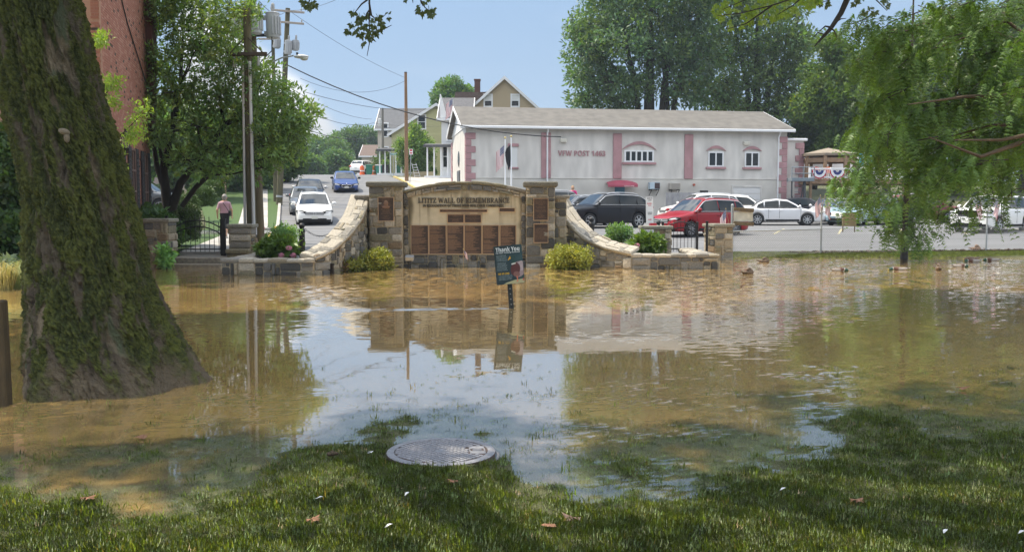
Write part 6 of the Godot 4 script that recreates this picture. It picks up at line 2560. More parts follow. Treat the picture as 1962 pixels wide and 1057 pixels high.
	twig_with_leaves("dark shaded sycamore bough at the top edge above the bare twig","leafy_bough",at(1640,-60,d+1.0),[pts_.call([1640,-60,1600,-5,1575,5]),pts_.call([1640,-60,1680,0,1700,20])],lv,lsyc,twig,lm,"")
	var bt:=thing("bare_branch","thin dark bare branch slanting down across the sky at upper right","branch",Vector3.ZERO)
	var bb:=MB.new()
	d=12.0
	bb.tube(pts_.call([1632,-20,1612,25,1592,55,1578,70,1562,88]),[0.03,0.026,0.02,0.014,0.006],7)
	bb.tube(pts_.call([1592,52,1582,50,1570,60]),[0.012,0.008,0.003],5)
	bb.tube(pts_.call([1592,53,1600,60,1604,72]),[0.010,0.007,0.003],5)
	bb.tube(pts_.call([1580,66,1568,62,1560,70]),[0.008,0.006,0.003],5)
	bb.tube(pts_.call([1600,44,1612,36,1622,35]),[0.008,0.006,0.003],5)
	obj("wood",bb,twig,bt)
	d=30.0
	var base:=at(330,400,d)
	base.y=height(base.x,d)
	var cm:=clump(15,0.20,0.17,0.062,0.0)
	var mid:=leaf_mat("leaf_magnolia",Color(0.18,0.28,0.10),1.0)
	var bl:=[]
	for q in [[300,40,46,40],[350,10,60,50],[420,40,60,50],[375,90,70,50],[300,120,44,44],[440,110,60,50],[340,170,70,46],[280,190,40,44],[420,180,66,50],[500,150,44,44],[470,220,62,46],[540,200,48,42],[380,240,66,40],[300,255,46,36],[440,280,60,34],[520,265,54,42],[560,250,44,34],[575,225,28,24],[590,205,22,18],[355,300,56,30],[500,315,44,24],[550,300,34,24],[410,320,50,22],[255,215,20,24],[252,170,14,16],[400,-30,80,40],[320,-30,60,40],[480,20,24,20],[262,245,16,14],[590,240,18,12]]:
		for z in [-1,1]:
			bl.append(px_blob(base,q[0]+rf(-6,6),q[1]+rf(-6,6),d+z*0.75+rf(-.4,.4),q[2]*0.92,q[3]*0.92,int(q[2]*q[3]/58.0)+5))
	var tp:=func(a: Array)->Array:
		var r:=[]
		for i in range(0,a.size(),2):
			r.append(at(a[i],a[i+1],d)-base)
		return r
	var trs:=[[tp.call([322,405,316,360,312,320,330,250,345,160,350,60]),[0.17,0.15,0.12,0.09,0.06,0.03]],[tp.call([328,400,345,350,385,300,430,240,480,190]),[0.15,0.12,0.10,0.07,0.03]],[tp.call([316,370,300,320,290,250,290,170]),[0.09,0.08,0.05,0.03]],[tp.call([348,395,375,358,400,335,440,310,500,280]),[0.08,0.08,0.07,0.05,0.03]]]
	tree("garden_tree","many stemmed glossy green tree between the brick building and the front pole","tree","",base,trs,bl,cm,mid,bark,1.0,Color(1,1,1),0.5)
	var sp:=thing("leafy_twig","pale green twigs peeping out beside the mossy trunk","branch",at(215,220,20.0))
	var sx:=[]
	var sc:=[]
	for q in [[196,72,12,8],[188,78,10,5],[205,170,16,10],[215,155,14,6],[212,195,12,6],[262,215,22,18],[262,245,16,12],[250,260,14,10],[228,300,10,14]]:
		for i in 14:
			var p:=at(q[0]+rf(-1,1)*q[2],q[1]+rf(-1,1)*q[3],20.0+rf(-0.3,0.3))-sp.position
			sx.append(Transform3D(Basis(Quaternion(rv(),rf(0,TAU))).scaled(Vector3.ONE*0.55),p))
			var v:=rf(0.9,1.5)
			sc.append(Color(v*1.15,v*1.15,v*0.7))
	var tw:=MB.new()
	tw.tube([at(170,230,20.2)-sp.position,at(205,175,20.0)-sp.position,at(222,150,20.0)-sp.position],[0.02,0.012,0.004],5)
	tw.tube([at(180,300,20.2)-sp.position,at(240,250,20.0)-sp.position,at(275,215,20.0)-sp.position],[0.02,0.012,0.004],5)
	obj("twig",tw,twig,sp)
	swarm("leaves",cm,mid,sx,sc,sp)
	var feather:=spray(8,0.55,0.11,0.015)
	var cyp:=leaf_mat("leaf_cypress",Color(0.12,0.22,0.055),0.95)
	d=29.2
	base=at(1733,499,d)
	base.y=-0.1
	var c1:=thing("cypress_tree","slender bald cypress rooted in the flood water before the wire fence","tree",base)
	var tb:=MB.new()
	tb.tube([Vector3(0,-0.2,0),Vector3(0.0,0.3,0),Vector3(0,1.5,0),Vector3(0.05,4,0),Vector3(0.05,8.5,0)],[0.12,0.095,0.085,0.07,0.02],10)
	obj("trunk",tb,bark,c1)
	var gd:=MB.new()
	gd.cyl(Vector3(0,0.12,0),Vector3(0,0.75,0),0.115,0.11,12)
	for i in 9:
		gd.lathe(Vector3(0,0.14+i*0.066,0),[[0.112,0.0],[0.125,0.012],[0.125,0.03],[0.112,0.042]],12)
	obj("trunk_guard",gd,M("guard_black",Color(0.016,0.016,0.018),0.45),c1)
	cypress_crown(c1,base,[[1640,330,40,50],[1690,330,60,60],[1720,400,50,46],[1745,440,34,30],[1680,395,44,30],[1770,330,50,60],[1760,390,40,34],[1640,380,30,24],[1700,250,60,60],[1650,250,40,40],[1780,260,50,60],[1735,180,60,60],[1690,170,40,50],[1740,460,16,22],[1715,440,20,16],[1730,100,40,60]],d,feather,cyp,1.25,bark,1733)
	d=17.0
	base=at(2210,470,d)
	base.y=-0.15
	var c2:=thing("cypress_tree","large bald cypress whose feathery limbs hang in from the right edge","tree",base)
	tb=MB.new()
	tb.tube([Vector3(0,-0.2,0),Vector3(0.0,0.5,0),Vector3(0,2.5,0),Vector3(0.0,6,0),Vector3(0,13,0)],[0.5,0.36,0.3,0.24,0.05],14)
	for l in [[2210,300,2050,235,1900,240,1820,262],[2210,260,2050,110,1900,60,1760,10],[2210,330,1990,262,1880,300,1780,262],[2210,290,2060,140,1930,40,1790,95],[2210,240,2010,180,1850,185,1740,200],[2210,360,2010,250,1920,268,1830,268],[2210,200,2050,60,1900,20,1700,60]]:
		var path:=[]
		for i in range(0,8,2):
			path.append(at(l[i],l[i+1],d-(1.1 if l[2]<2020 else 0.0)+rf(-0.5,0.5))-base)
		tb.tube(path,[0.085,0.055,0.03,0.008],6,false)
	obj("trunk",tb,M("bark_cypress",Color(0.13,0.09,0.055),0.95,{"tex": "blotch","ts": 2.0}),c2)
	cypress_crown(c2,base,[[1900,40,80,50],[1810,30,60,36],[1950,110,60,50],[1870,120,80,44],[1780,110,60,44],[1710,70,46,40],[1720,140,50,40],[1830,190,70,44],[1920,190,70,40],[1760,220,56,40],[1690,210,40,40],[1880,270,80,34],[1800,290,60,34],[1950,300,60,36],[1730,290,46,34],[1850,325,70,28],[1925,345,50,14],[1785,345,40,26],[1826,415,7,34],[1893,400,6,34],[1945,375,5,20],[2000,200,80,120],[1660,120,24,30],[1640,60,24,24],[1690,265,30,26]],d,feather,cyp,0.8,bark,2210)
func cypress_crown(t: Node3D,base: Vector3,spec: Array,d: float,m: ArrayMesh,lm: Material,size: float,bark: Material,stem_px: float)->void:
	var xs:=[]
	var cs:=[]
	var lb:=MB.new()
	for q in spec:
		var s:=d/FOC
		var bc:=at(q[0],q[1],d+rf(-1.0,1.0))-base
		var tone:=rf(0.75,1.2)
		var nbgh:=int(3+q[2]/14.0)
		for k in nbgh:
			var st:=bc+Vector3(rf(0.2,0.8)*q[2]*s*signf(stem_px-q[0]),rf(0.1,0.9)*q[3]*s,rf(-0.9,0.9))
			var en:=bc+Vector3(-rf(0.3,1.0)*q[2]*s*signf(stem_px-q[0]),-rf(0.0,0.8)*q[3]*s,rf(-0.9,0.9))
			lb.tube([st,st.lerp(en,0.5)+Vector3(0,0.1,0),en],[0.012,0.008,0.003],4,false)
			var nsp:=int(q[2]*q[3]/34.0*(1.35 if size<1.0 else 0.6))/nbgh+6
			for i in nsp:
				var u:=rf()
				var p:=st.lerp(en,u)+Vector3(0,0.1*sin(u*PI),0)+rv()*Vector3(0.25,0.18,0.3)
				xs.append(Transform3D(Basis(Vector3.UP,rf(0,TAU))*Basis(Vector3.RIGHT,rf(-0.5,0.5))*Basis.from_scale(Vector3.ONE*size*rf(0.6,1.15)),p))
				var v:=tone*clampf(1.0+rng.randfn()*0.2,0.55,1.6)
				cs.append(Color(v*1.02,v,v*0.9))
	obj("boughs",lb,bark,t)
	swarm("foliage",m,lm,xs,cs,t)
func wheel(parent: Node,o: Vector3,r: float,out: float,rim_m: Material,spokes: int)->void:
	var w:=Node3D.new()
	w.name=numbered(parent,"wheel")
	parent.add_child(w)
	w.position=o
	var bs:=Basis(Vector3(0,1,0),Vector3(-out,0,0),Vector3(0,0,1)) # lathe axis along x,outward
	bs=Basis(Vector3(0,0,1),Vector3(out,0,0),Vector3(0,1,0))
	var t:=MB.new()
	t.lathe(Vector3.ZERO,[[r*0.6,-0.11],[r*0.94,-0.105],[r,-0.08],[r,0.07],[r*0.95,0.1],[r*0.72,0.105],[r*0.69,0.09],[r*0.66,0.03]],24,bs)
	obj("tyre",t,M("tyre",Color(0.013,0.013,0.014),0.85),w)
	var m:=MB.new()
	m.lathe(Vector3.ZERO,[[r*0.70,0.06],[r*0.70,0.098],[r*0.64,0.1],[r*0.62,0.06]],24,bs,false)
	for i in spokes:
		var g:=TAU*i/spokes
		var dirn:=bs*Vector3(cos(g),0,sin(g))
		var ax:=bs*Vector3(0,1,0)
		var b:=Basis(dirn.cross(ax),ax,dirn)
		m.box(dirn*r*0.36+ax*0.085,Vector3(r*0.15,0.03,r*0.58),b,0.008)
	m.lathe(Vector3.ZERO,[[r*0.17,0.06],[r*0.17,0.1],[r*0.1,0.112]],12,bs)
	obj("rim",m,rim_m,w)
# kinds: the outline of a car in metres; forward is +z
func car_shape(kind: String)->Dictionary:
	match kind:
		"suv": return {"L": 4.6,"W": 1.84,"H": 1.68,"wb": 2.66,"wr": 0.345,"clr": 0.24,"nose": 0.86,"hood": 1.07,"belt": 1.08,"deck": 1.08,"zc": 1.18,"zw": 0.42,"zr": -1.75,"zb": -2.16,"suv": true}
		"big_suv": return {"L": 4.95,"W": 1.95,"H": 1.77,"wb": 2.98,"wr": 0.38,"clr": 0.25,"nose": 0.98,"hood": 1.13,"belt": 1.17,"deck": 1.15,"zc": 1.22,"zw": 0.45,"zr": -1.7,"zb": -2.36,"suv": true}
		"boxy_suv": return {"L": 5.0,"W": 1.99,"H": 1.75,"wb": 2.9,"wr": 0.385,"clr": 0.25,"nose": 1.06,"hood": 1.16,"belt": 1.14,"deck": 1.14,"zc": 1.25,"zw": 0.62,"zr": -2.1,"zb": -2.42,"suv": true}
		"hatch": return {"L": 4.3,"W": 1.78,"H": 1.5,"wb": 2.6,"wr": 0.32,"clr": 0.2,"nose": 0.74,"hood": 0.95,"belt": 0.97,"deck": 0.97,"zc": 1.15,"zw": 0.25,"zr": -1.3,"zb": -2.0,"suv": false}
	return {"L": 4.6,"W": 1.8,"H": 1.46,"wb": 2.65,"wr": 0.325,"clr": 0.19,"nose": 0.72,"hood": 0.93,"belt": 0.95,"deck": 1.0,"zc": 1.12,"zw": 0.28,"zr": -0.95,"zb": -1.62,"suv": false}
func car(label: String,kind: String,paint: Material,pos: Vector3,turn: float,o:={})->Node3D:
	var p:=car_shape(kind)
	var L: float=p.L
	var W: float=p.W
	var H: float=p.H
	var t:=thing("parked_car",label,"car",pos,turn,o.get("group","cars parked in the lot"))
	if o.has("pitch"):
		t.rotation=Vector3(o.pitch,turn,0)
	var glass:=M("car_glass",Color(0.018,0.023,0.025),0.03,{"spec": 0.38})
	var chrome:=M("chrome",Color(0.68,0.69,0.70),0.3,{"metal": 0.7})
	var black:=M("car_black",Color(0.012,0.012,0.013),0.5)
	var alloy:=M("alloy",Color(0.42,0.43,0.44),0.35,{"metal": 0.6})
	var ht:=L/2
	var belt: float=p.belt
	var half:=func(z: float)->float:
		var e:=absf(z)/ht
		return W/2*(1.0-0.05*e*e-0.13*pow(e,14.0))
	var top:=func(z: float)->float:
		return curve([-ht,belt*0.60,-ht+0.05,p.deck*0.86,-ht+0.16,p.deck-0.02,p.zb,p.deck,minf(p.zb+0.5,0.0),belt,p.zc-0.25,belt,p.zc,p.hood,ht-0.55,lerpf(p.hood,p.nose,0.55),ht-0.16,p.nose,ht-0.05,p.nose-0.10,ht,p.nose-0.26],z)
	var arch:=func(z: float)->float:
		var best: float=p.clr
		for s in [-1.0,1.0]:
			var dz: float=z-s*p.wb/2
			var ra: float=p.wr+0.038
			if absf(dz)<ra:
				best=maxf(best,p.wr+sqrt(ra*ra-dz*dz))
		return best
	var zs:=[]
	var z:=-ht
	while z<ht-0.001:
		zs.append(z)
		var near: float=minf(absf(absf(z)-p.wb/2-p.wr),absf(absf(z)-p.wb/2+p.wr))
		z+=0.035 if (near<0.12 or ht-absf(z)<0.15) else 0.09
	zs.append(ht)
	var rings:=[]
	for q in zs:
		var w: float=half.call(q)
		var yt: float=top.call(q)
		var ya: float=arch.call(q)
		var cl: float=p.clr+0.10*smoothstep(ht-0.35,ht,absf(q))
		ya=maxf(ya,cl)
		var ys:=minf(ya+0.05,yt-0.12)
		var side:=[Vector2(0,cl),Vector2(w*0.70,cl),Vector2(w*0.71,maxf(cl,ya-0.02)),Vector2(w*0.965,ya),Vector2(w*0.99,ys+0.04),Vector2(w,lerpf(ys,yt,0.45)),Vector2(w*0.985,yt-0.11),Vector2(w*0.955,yt-0.035),Vector2(w*0.86,yt),Vector2(w*0.45,yt+0.022),Vector2(0,yt+0.03)]
		var ring:=PackedVector3Array()
		for s in side:
			ring.append(Vector3(s.x,s.y,q))
		for i in range(side.size()-2,0,-1):
			ring.append(Vector3(-side[i].x,side[i].y,q))
		rings.append(ring)
	var b:=MB.new()
	b.loft(rings)
	obj("body",b,paint,t)
	var rk:=func(q: float)->float:
		return curve([p.zb,belt-0.02,lerpf(p.zb,p.zr,0.5),lerpf(belt,H,0.58),p.zr,H-0.07,p.zr+0.5,H-0.02,p.zw-0.6,H,p.zw,H-0.055,lerpf(p.zw,p.zc,0.5),lerpf(H,belt,0.54),p.zc,belt-0.02],q)
	var wt:=func(q: float)->float:
		var w: float=half.call(q)
		var hh: float=rk.call(q)
		return w-0.05-0.20*clampf((hh-belt)/0.6,0.0,1.0)
	var wbm:=func(q: float)->float: return (half.call(q) as float)-0.045
	rings=[]
	for i in 41:
		var q:=lerpf(p.zb,p.zc,i/40.0)
		var hh: float=rk.call(q)
		var a: float=wbm.call(q)
		var c: float=wt.call(q)
		var hs:=maxf(hh-0.06,belt-0.02)
		var side:=[Vector2(a,belt-0.03),Vector2((a+c)/2,(belt+hs)/2),Vector2(c,hs),Vector2(c*0.93,lerpf(hs,hh,0.75)),Vector2(c*0.75,hh),Vector2(0,hh+0.02)]
		var ring:=PackedVector3Array()
		for s in side:
			ring.append(Vector3(s.x,s.y,q))
		for k in range(side.size()-2,-1,-1):
			ring.append(Vector3(-side[k].x,side[k].y,q))
		rings.append(ring)
	b=MB.new()
	b.loft(rings,true)
	obj("cabin",b,o.get("roof",paint),t)
	var surf:=func(q: float,x: float)->float:
		var hh: float=rk.call(q)
		var c: float=wt.call(q)
		var e:=absf(x)/c
		if e<0.75:
			return hh+0.02*(1-e/0.75)
		return hh-0.03*(e-0.75)/0.2
	for g in [["windshield",p.zw+0.03,p.zc-0.06],["rear_window",p.zb+0.10,p.zr-0.05]]:
		var rr:=[]
		for i in 9:
			var q: float=lerpf(g[1],g[2],i/8.0)
			var ring:=PackedVector3Array()
			for j in 9:
				var x: float=(wt.call(q) as float)*0.89*(j/4.0-1.0)
				ring.append(Vector3(x,(surf.call(q,x) as float)+0.012,q))
			rr.append(ring)
		b=MB.new()
		b.loft(rr,false,false,false,Vector3.UP)
		obj(g[0],b,M("windscreen_glass",Color(0.02,0.025,0.027),0.04,{"spec": 0.65}),t)
	var cuts:=[p.zc-0.12,lerpf(p.zw,p.zr,0.36),lerpf(p.zw,p.zr,0.86) if p.suv else p.zr-0.02,p.zb+0.16 if p.suv else p.zr-0.42]
	for sd in [-1.0,1.0]:
		for k in 3:
			var rr:=[]
			for i in 11:
				var q: float=lerpf(cuts[k]-(0.03 if k>0 else 0.0),cuts[k+1]+0.03,i/10.0)
				var hh: float=rk.call(q)
				var up:=hh-0.095
				var lo:=belt+0.035
				if up<lo+0.01:
					continue
				var ring:=PackedVector3Array()
				for yy in [lo,up]:
					var f: float=clampf((yy-belt)/maxf(hh-0.06-belt,0.02),0,1)
					ring.append(Vector3(sd*(lerpf(wbm.call(q),wt.call(q),f)+0.012),yy,q))
				rr.append(ring)
			if rr.size()>1:
				b=MB.new()
				b.loft(rr,false,false,false,Vector3(sd,0,0))
				obj("window",b,glass,t)
		if o.get("trim",true):
			var path:=[]
			for i in 21:
				var q: float=lerpf(cuts[0]+0.06,cuts[3]-0.02,i/20.0)
				var hh2: float=rk.call(q)
				var yy:=maxf(hh2-0.075,belt+0.02)
				var f: float=clampf((yy-belt)/maxf(hh2-0.06-belt,0.02),0,1)
				path.append(Vector3(sd*(lerpf(wbm.call(q),wt.call(q),f)+0.012),yy,q))
			b=MB.new()
			b.tube(path,0.018,5)
			b.tube([Vector3(sd*((wbm.call(cuts[0]) as float)+0.012),belt+0.015,cuts[0]),Vector3(sd*((wbm.call(0.0) as float)+0.014),belt+0.015,0),Vector3(sd*((wbm.call(cuts[3]) as float)+0.012),belt+0.015,cuts[3])],0.010,5)
			obj("window_trim",b,chrome,t)
		for q in [lerpf(p.zw,p.zr,0.30),lerpf(p.zw,p.zr,0.74)]:
			b=MB.new()
			b.box(Vector3(sd*((half.call(q) as float)+0.004),belt-0.15,q),Vector3(0.03,0.028,0.17),Basis(),0.008)
			obj("door_handle",b,o.get("handle",paint),t)
		b=MB.new()
		for q in [cuts[0]-0.03,lerpf(p.zw,p.zr,0.36),lerpf(p.zw,p.zr,0.83)]:
			b.box(Vector3(sd*((half.call(q) as float)*0.996),(belt+p.clr)/2+0.06,q),Vector3(0.012,belt-p.clr-0.26,0.012))
		b.box(Vector3(sd*(W/2-0.012),p.clr+0.09,0),Vector3(0.05,0.10,p.wb-2*p.wr-0.2),Basis(),0.01)
		obj("door_seam",b,black,t)
		b=MB.new()
		var mz: float=cuts[0]-0.10
		b.ell(Vector3(sd*(W/2+0.09),belt+0.09,mz),Vector3(0.11,0.085,0.07),12)
		b.box(Vector3(sd*(W/2-0.01),belt+0.04,mz),Vector3(0.14,0.04,0.06))
		obj("mirror",b,o.get("mirror",paint),t)
		for s in [-1.0,1.0]:
			wheel(t,Vector3(sd*(W/2-0.12),p.wr,s*p.wb/2),p.wr,sd,o.get("rim",alloy),o.get("spokes",7))
		b=MB.new()
		var hy: float=p.nose-0.10
		b.ell(Vector3(sd*(W/2-0.29),hy,ht-0.175),Vector3(0.33,0.098,0.125),14,Basis(Vector3.UP,sd*0.42)*Basis(Vector3(0,0,1),sd*0.14))
		obj("lamp_housing",b,black,t)
		b=MB.new()
		b.ell(Vector3(sd*(W/2-0.27),hy,ht-0.17),Vector3(0.27,0.075,0.13),14,Basis(Vector3.UP,sd*0.42)*Basis(Vector3(0,0,1),sd*0.12))
		obj("headlight",b,M("headlamp",Color(0.45,0.46,0.47),0.1,{"spec": 0.7}),t)
		b=MB.new()
		b.ell(Vector3(sd*(W/2-0.19),belt-0.12,-ht+0.12),Vector3(0.2,0.10,0.12),12)
		obj("tail_light",b,M("tail_red",Color(0.40,0.015,0.012),0.15),t)
		if p.suv:
			b=MB.new()
			var pa:=[]
			for i in 7:
				var q: float=lerpf(p.zw-0.15,p.zr+0.05,i/6.0)
				pa.append(Vector3(sd*(wt.call(q) as float)*0.86,(rk.call(q) as float)+(0.05 if i in [1,2,3,4,5] else 0.0),q))
			b.tube(pa,0.018,6)
			obj("roof_rail",b,o.get("rail",chrome),t)
	b=MB.new()
	var gh: float=o.get("gh",0.16)
	b.box(Vector3(0,p.nose-0.17,ht-0.06),Vector3(W*0.5,gh,0.12),Basis(),0.02)
	obj("grille",b,black,t)
	b=MB.new()
	for i in 3:
		b.box(Vector3(0,p.nose-0.17+gh*(0.34-0.34*i),ht-0.005),Vector3(W*0.48,0.026,0.03),Basis(),0.004)
	obj("grille_bar",b,o.get("bars",chrome),t)
	b=MB.new()
	b.box(Vector3(0,p.clr+0.16,ht-0.075),Vector3(W*0.66,0.17,0.16),Basis(),0.03)
	if p.suv:
		b.box(Vector3(0,p.clr+0.10,ht-0.1),Vector3(W*0.86,0.2,0.22),Basis(),0.05)
	obj("lower_intake",b,black,t)
	b=MB.new()
	b.box(Vector3(0,p.clr+0.26,ht+0.012),Vector3(0.31,0.13,0.015))
	b.box(Vector3(0,belt-0.32,-ht-0.006),Vector3(0.31,0.15,0.015))
	obj("licence_plate",b,M("plate",Color(0.6,0.6,0.55),0.5),t)
	b=MB.new()
	b.box(Vector3(0,p.clr+0.14,-ht+0.06),Vector3(W*0.78,0.2,0.14),Basis(),0.03)
	obj("rear_bumper",b,black,t)
	var bd:=MB.new()
	var bo:=Vector3(0,p.nose-0.165,ht+0.012)
	match o.get("badge",""):
		"h":
			var ov:=[]
			for i in 17:
				var g:=TAU*i/16.0
				ov.append(bo+Vector3(cos(g)*0.085,sin(g)*0.065,0.0))
			bd.tube(ov,0.007,5)
			for s in [-1,1]:
				bd.tube([bo+Vector3(s*0.045,0.042,0.002),bo+Vector3(s*0.03,-0.042,0.002)],0.009,5)
			bd.tube([bo+Vector3(-0.035,0,0.002),bo+Vector3(0.035,0,0.002)],0.008,5)
		"kidney":
			for s in [-1,1]:
				var ov2:=[]
				for i in 17:
					var g:=TAU*i/16.0
					ov2.append(bo+Vector3(s*0.19+cos(g)*0.165,-0.02+sin(g)*0.10,0.0))
				bd.tube(ov2,0.013,6)
			bd.cyl(bo+Vector3(0,0.16,-0.02),bo+Vector3(0,0.17,0.0),0.04,0.04,12)
		"slash":
			bd.tube([bo+Vector3(-0.30,0.09,0),bo+Vector3(0.30,-0.09,0)],0.012,5)
			var ov3:=[]
			for i in 17:
				var g:=TAU*i/16.0
				ov3.append(bo+Vector3(cos(g)*0.07,sin(g)*0.07,0.006))
			bd.tube(ov3,0.012,5)
	if bd.v.size():
		obj("badge",bd,chrome,t)
	return t
func build_cars()->void:
	rng.seed=909
	var paint:=func(key: String,c: Color,metal:=0.0)->StandardMaterial3D: return M("paint_"+key,c,0.35,{"coat": 0.5,"metal": metal})
	var white: Material=paint.call("white",Color(0.72,0.72,0.70))
	var blue: Material=paint.call("blue",Color(0.012,0.045,0.19),0.35)
	var silver: Material=paint.call("silver",Color(0.46,0.46,0.47),0.3)
	var navy: Material=M("paint_navy",Color(0.006,0.006,0.009),0.3,{"coat": 0.2,"spec": 0.35})
	var red: Material=M("paint_red",Color(0.25,0.004,0.010),0.3,{"coat": 0.3,"spec": 0.35})
	var grey: Material=paint.call("grey",Color(0.10,0.11,0.12),0.3)
	var black:=M("car_black",Color.BLACK)
	var dark_rim:=M("rim_dark",Color(0.2,0.2,0.21),0.35,{"metal": 0.6})
	var ry:=deg_to_rad(13.2)
	var pit:=deg_to_rad(5.3)
	var x:=at(602,420,46.5).x
	var cw:=car("white crossover facing down the road, nearest the memorial wall","suv",white,Vector3(x-0.5,height(x,46.5)+0.01,-48.7),ry,{"pitch": 0.045,"badge": "h","gh": 0.17,"trim": false,"group": "cars on the hill road"})
	x=at(578,412,52.0).x
	car("dark grey sedan parked at the left kerb just behind the white crossover","sedan",grey,Vector3(x-0.2,height(x,53.5)+0.01,-53.8),ry,{"pitch": pit,"trim": false,"group": "cars on the hill road","bars": black})
	x=at(583,380,58.5).x
	car("black sedan with pale mirrors parked at the left kerb, farther up the road","sedan",navy,Vector3(x,height(x,60.0)+0.01,-60.0),ry,{"pitch": pit,"trim": false,"mirror": silver,"group": "cars on the hill road"})
	x=at(643,366,67.5).x
	car("bright blue sedan driving down the middle of the road","sedan",blue,Vector3(x+0.3,height(x,69.5)-0.05,-69.5),ry,{"pitch": pit,"badge": "kidney","trim": false,"mirror": black,"bars": black,"gh": 0.2,"group": "cars on the hill road"})
	x=at(703,337,114.0).x
	car("white car seen from behind with red lamps at the crest of the road","suv",white,Vector3(x,5.62,-112.0),PI-0.30,{"trim": false,"group": "cars on the hill road"})
	x=at(296,384,44.0).x
	car("dark grey wagon half hidden between the brick building and the tree","suv",grey,Vector3(x-1.2,1.35,-45.0),deg_to_rad(92),{"group": "cars on the hill road","trim": false})
	x=at(1160,438,48.0).x
	car("shiny black crossover parked behind the memorial's right wing","big_suv",navy,Vector3(x,height(x,48.0)+0.01,-48.4),deg_to_rad(-62),{"badge": "slash","spokes": 6,"gh": 0.24})
	x=at(1112,428,51.0).x
	car("dark sedan beside the black crossover, its windscreen bright with sky","big_suv",M("paint_steel",Color(0.06,0.07,0.09),0.3,{"coat": 1.0}),Vector3(x-0.1,height(x,51.0)-0.13,-51.6),deg_to_rad(-60),{"trim": false})
	x=at(1102,428,54.0).x
	car("white car mostly hidden behind the two dark crossovers","suv",white,Vector3(x-0.3,height(x,54.0)-0.35,-55.2),deg_to_rad(-60),{"trim": false})
	x=at(1078,410,57.0).x
	car("grey crossover just showing above the right pillar's shoulder","suv",grey,Vector3(x-1.0,1.05,-58.5),deg_to_rad(-95),{"trim": false})
	x=at(1338,455,41.0).x
	car("deep red crossover parked behind the narrow iron gate","suv",red,Vector3(x+0.15,height(x,41.0)-0.02,-41.5),deg_to_rad(-57),{"badge": "h","gh": 0.2,"spokes": 10,"rim": dark_rim})
	x=at(1345,420,53.0).x
	car("white crossover behind the red one, only its roof and glass showing","suv",white,Vector3(x,0.78,-53.5),deg_to_rad(-78),{"trim": false})
	x=at(1425,418,57.0).x
	car("white hatchback parked behind the silver sedan","suv",white,Vector3(x,0.75,-57.5),deg_to_rad(72),{"trim": false})
	x=at(1500,431,51.5).x
	car("silver white sedan seen from the side, facing right","sedan",M("paint_pearl",Color(0.62,0.62,0.63),0.35,{"coat": 1.0,"metal": 0.15}),Vector3(x,height(x,51.5)+0.01,-52.0),deg_to_rad(82),{"trim": false,"spokes": 8})
	x=at(1545,408,57.5).x
	car("dark navy sedan behind the nose of the silver sedan","sedan",navy,Vector3(x,0.85,-58.0),deg_to_rad(70),{"trim": false})
	x=at(1592,428,52.5).x
	car("silver car nosing out beside the flag decked fence post","hatch",silver,Vector3(x+0.9,height(x,53.5)+0.01,-54.6),deg_to_rad(-48),{"trim": false})
	x=at(1640,428,51.0).x
	car("pale blue hatchback partly behind the tan board","hatch",M("paint_sky",Color(0.30,0.42,0.48),0.32,{"coat": 1.0,"metal": 0.2}),Vector3(x+0.3,height(x,51.5)+0.01,-52.0),deg_to_rad(-42),{"trim": false})
	x=at(1710,425,53.0).x
	car("steel blue sedan hidden behind the cypress foliage","sedan",M("paint_steelblue",Color(0.10,0.16,0.22),0.32,{"coat": 1.0}),Vector3(x,height(x,53.0)+0.01,-53.5),deg_to_rad(-50),{"trim": false})
	x=at(1775,422,55.0).x
	car("maroon crossover behind the white off-roader","suv",M("paint_maroon",Color(0.15,0.012,0.012),0.35,{"coat": 1.0}),Vector3(x,height(x,55.0)+0.01,-55.5),deg_to_rad(75),{"trim": false})
	x=at(1905,446,44.0).x
	car("big boxy white off-roader with black grille at the right edge","boxy_suv",white,Vector3(x+0.2,height(x,44.0)-0.02,-44.6),deg_to_rad(-50),{"bars": black,"gh": 0.3,"rail": black,"spokes": 6,"trim": false})
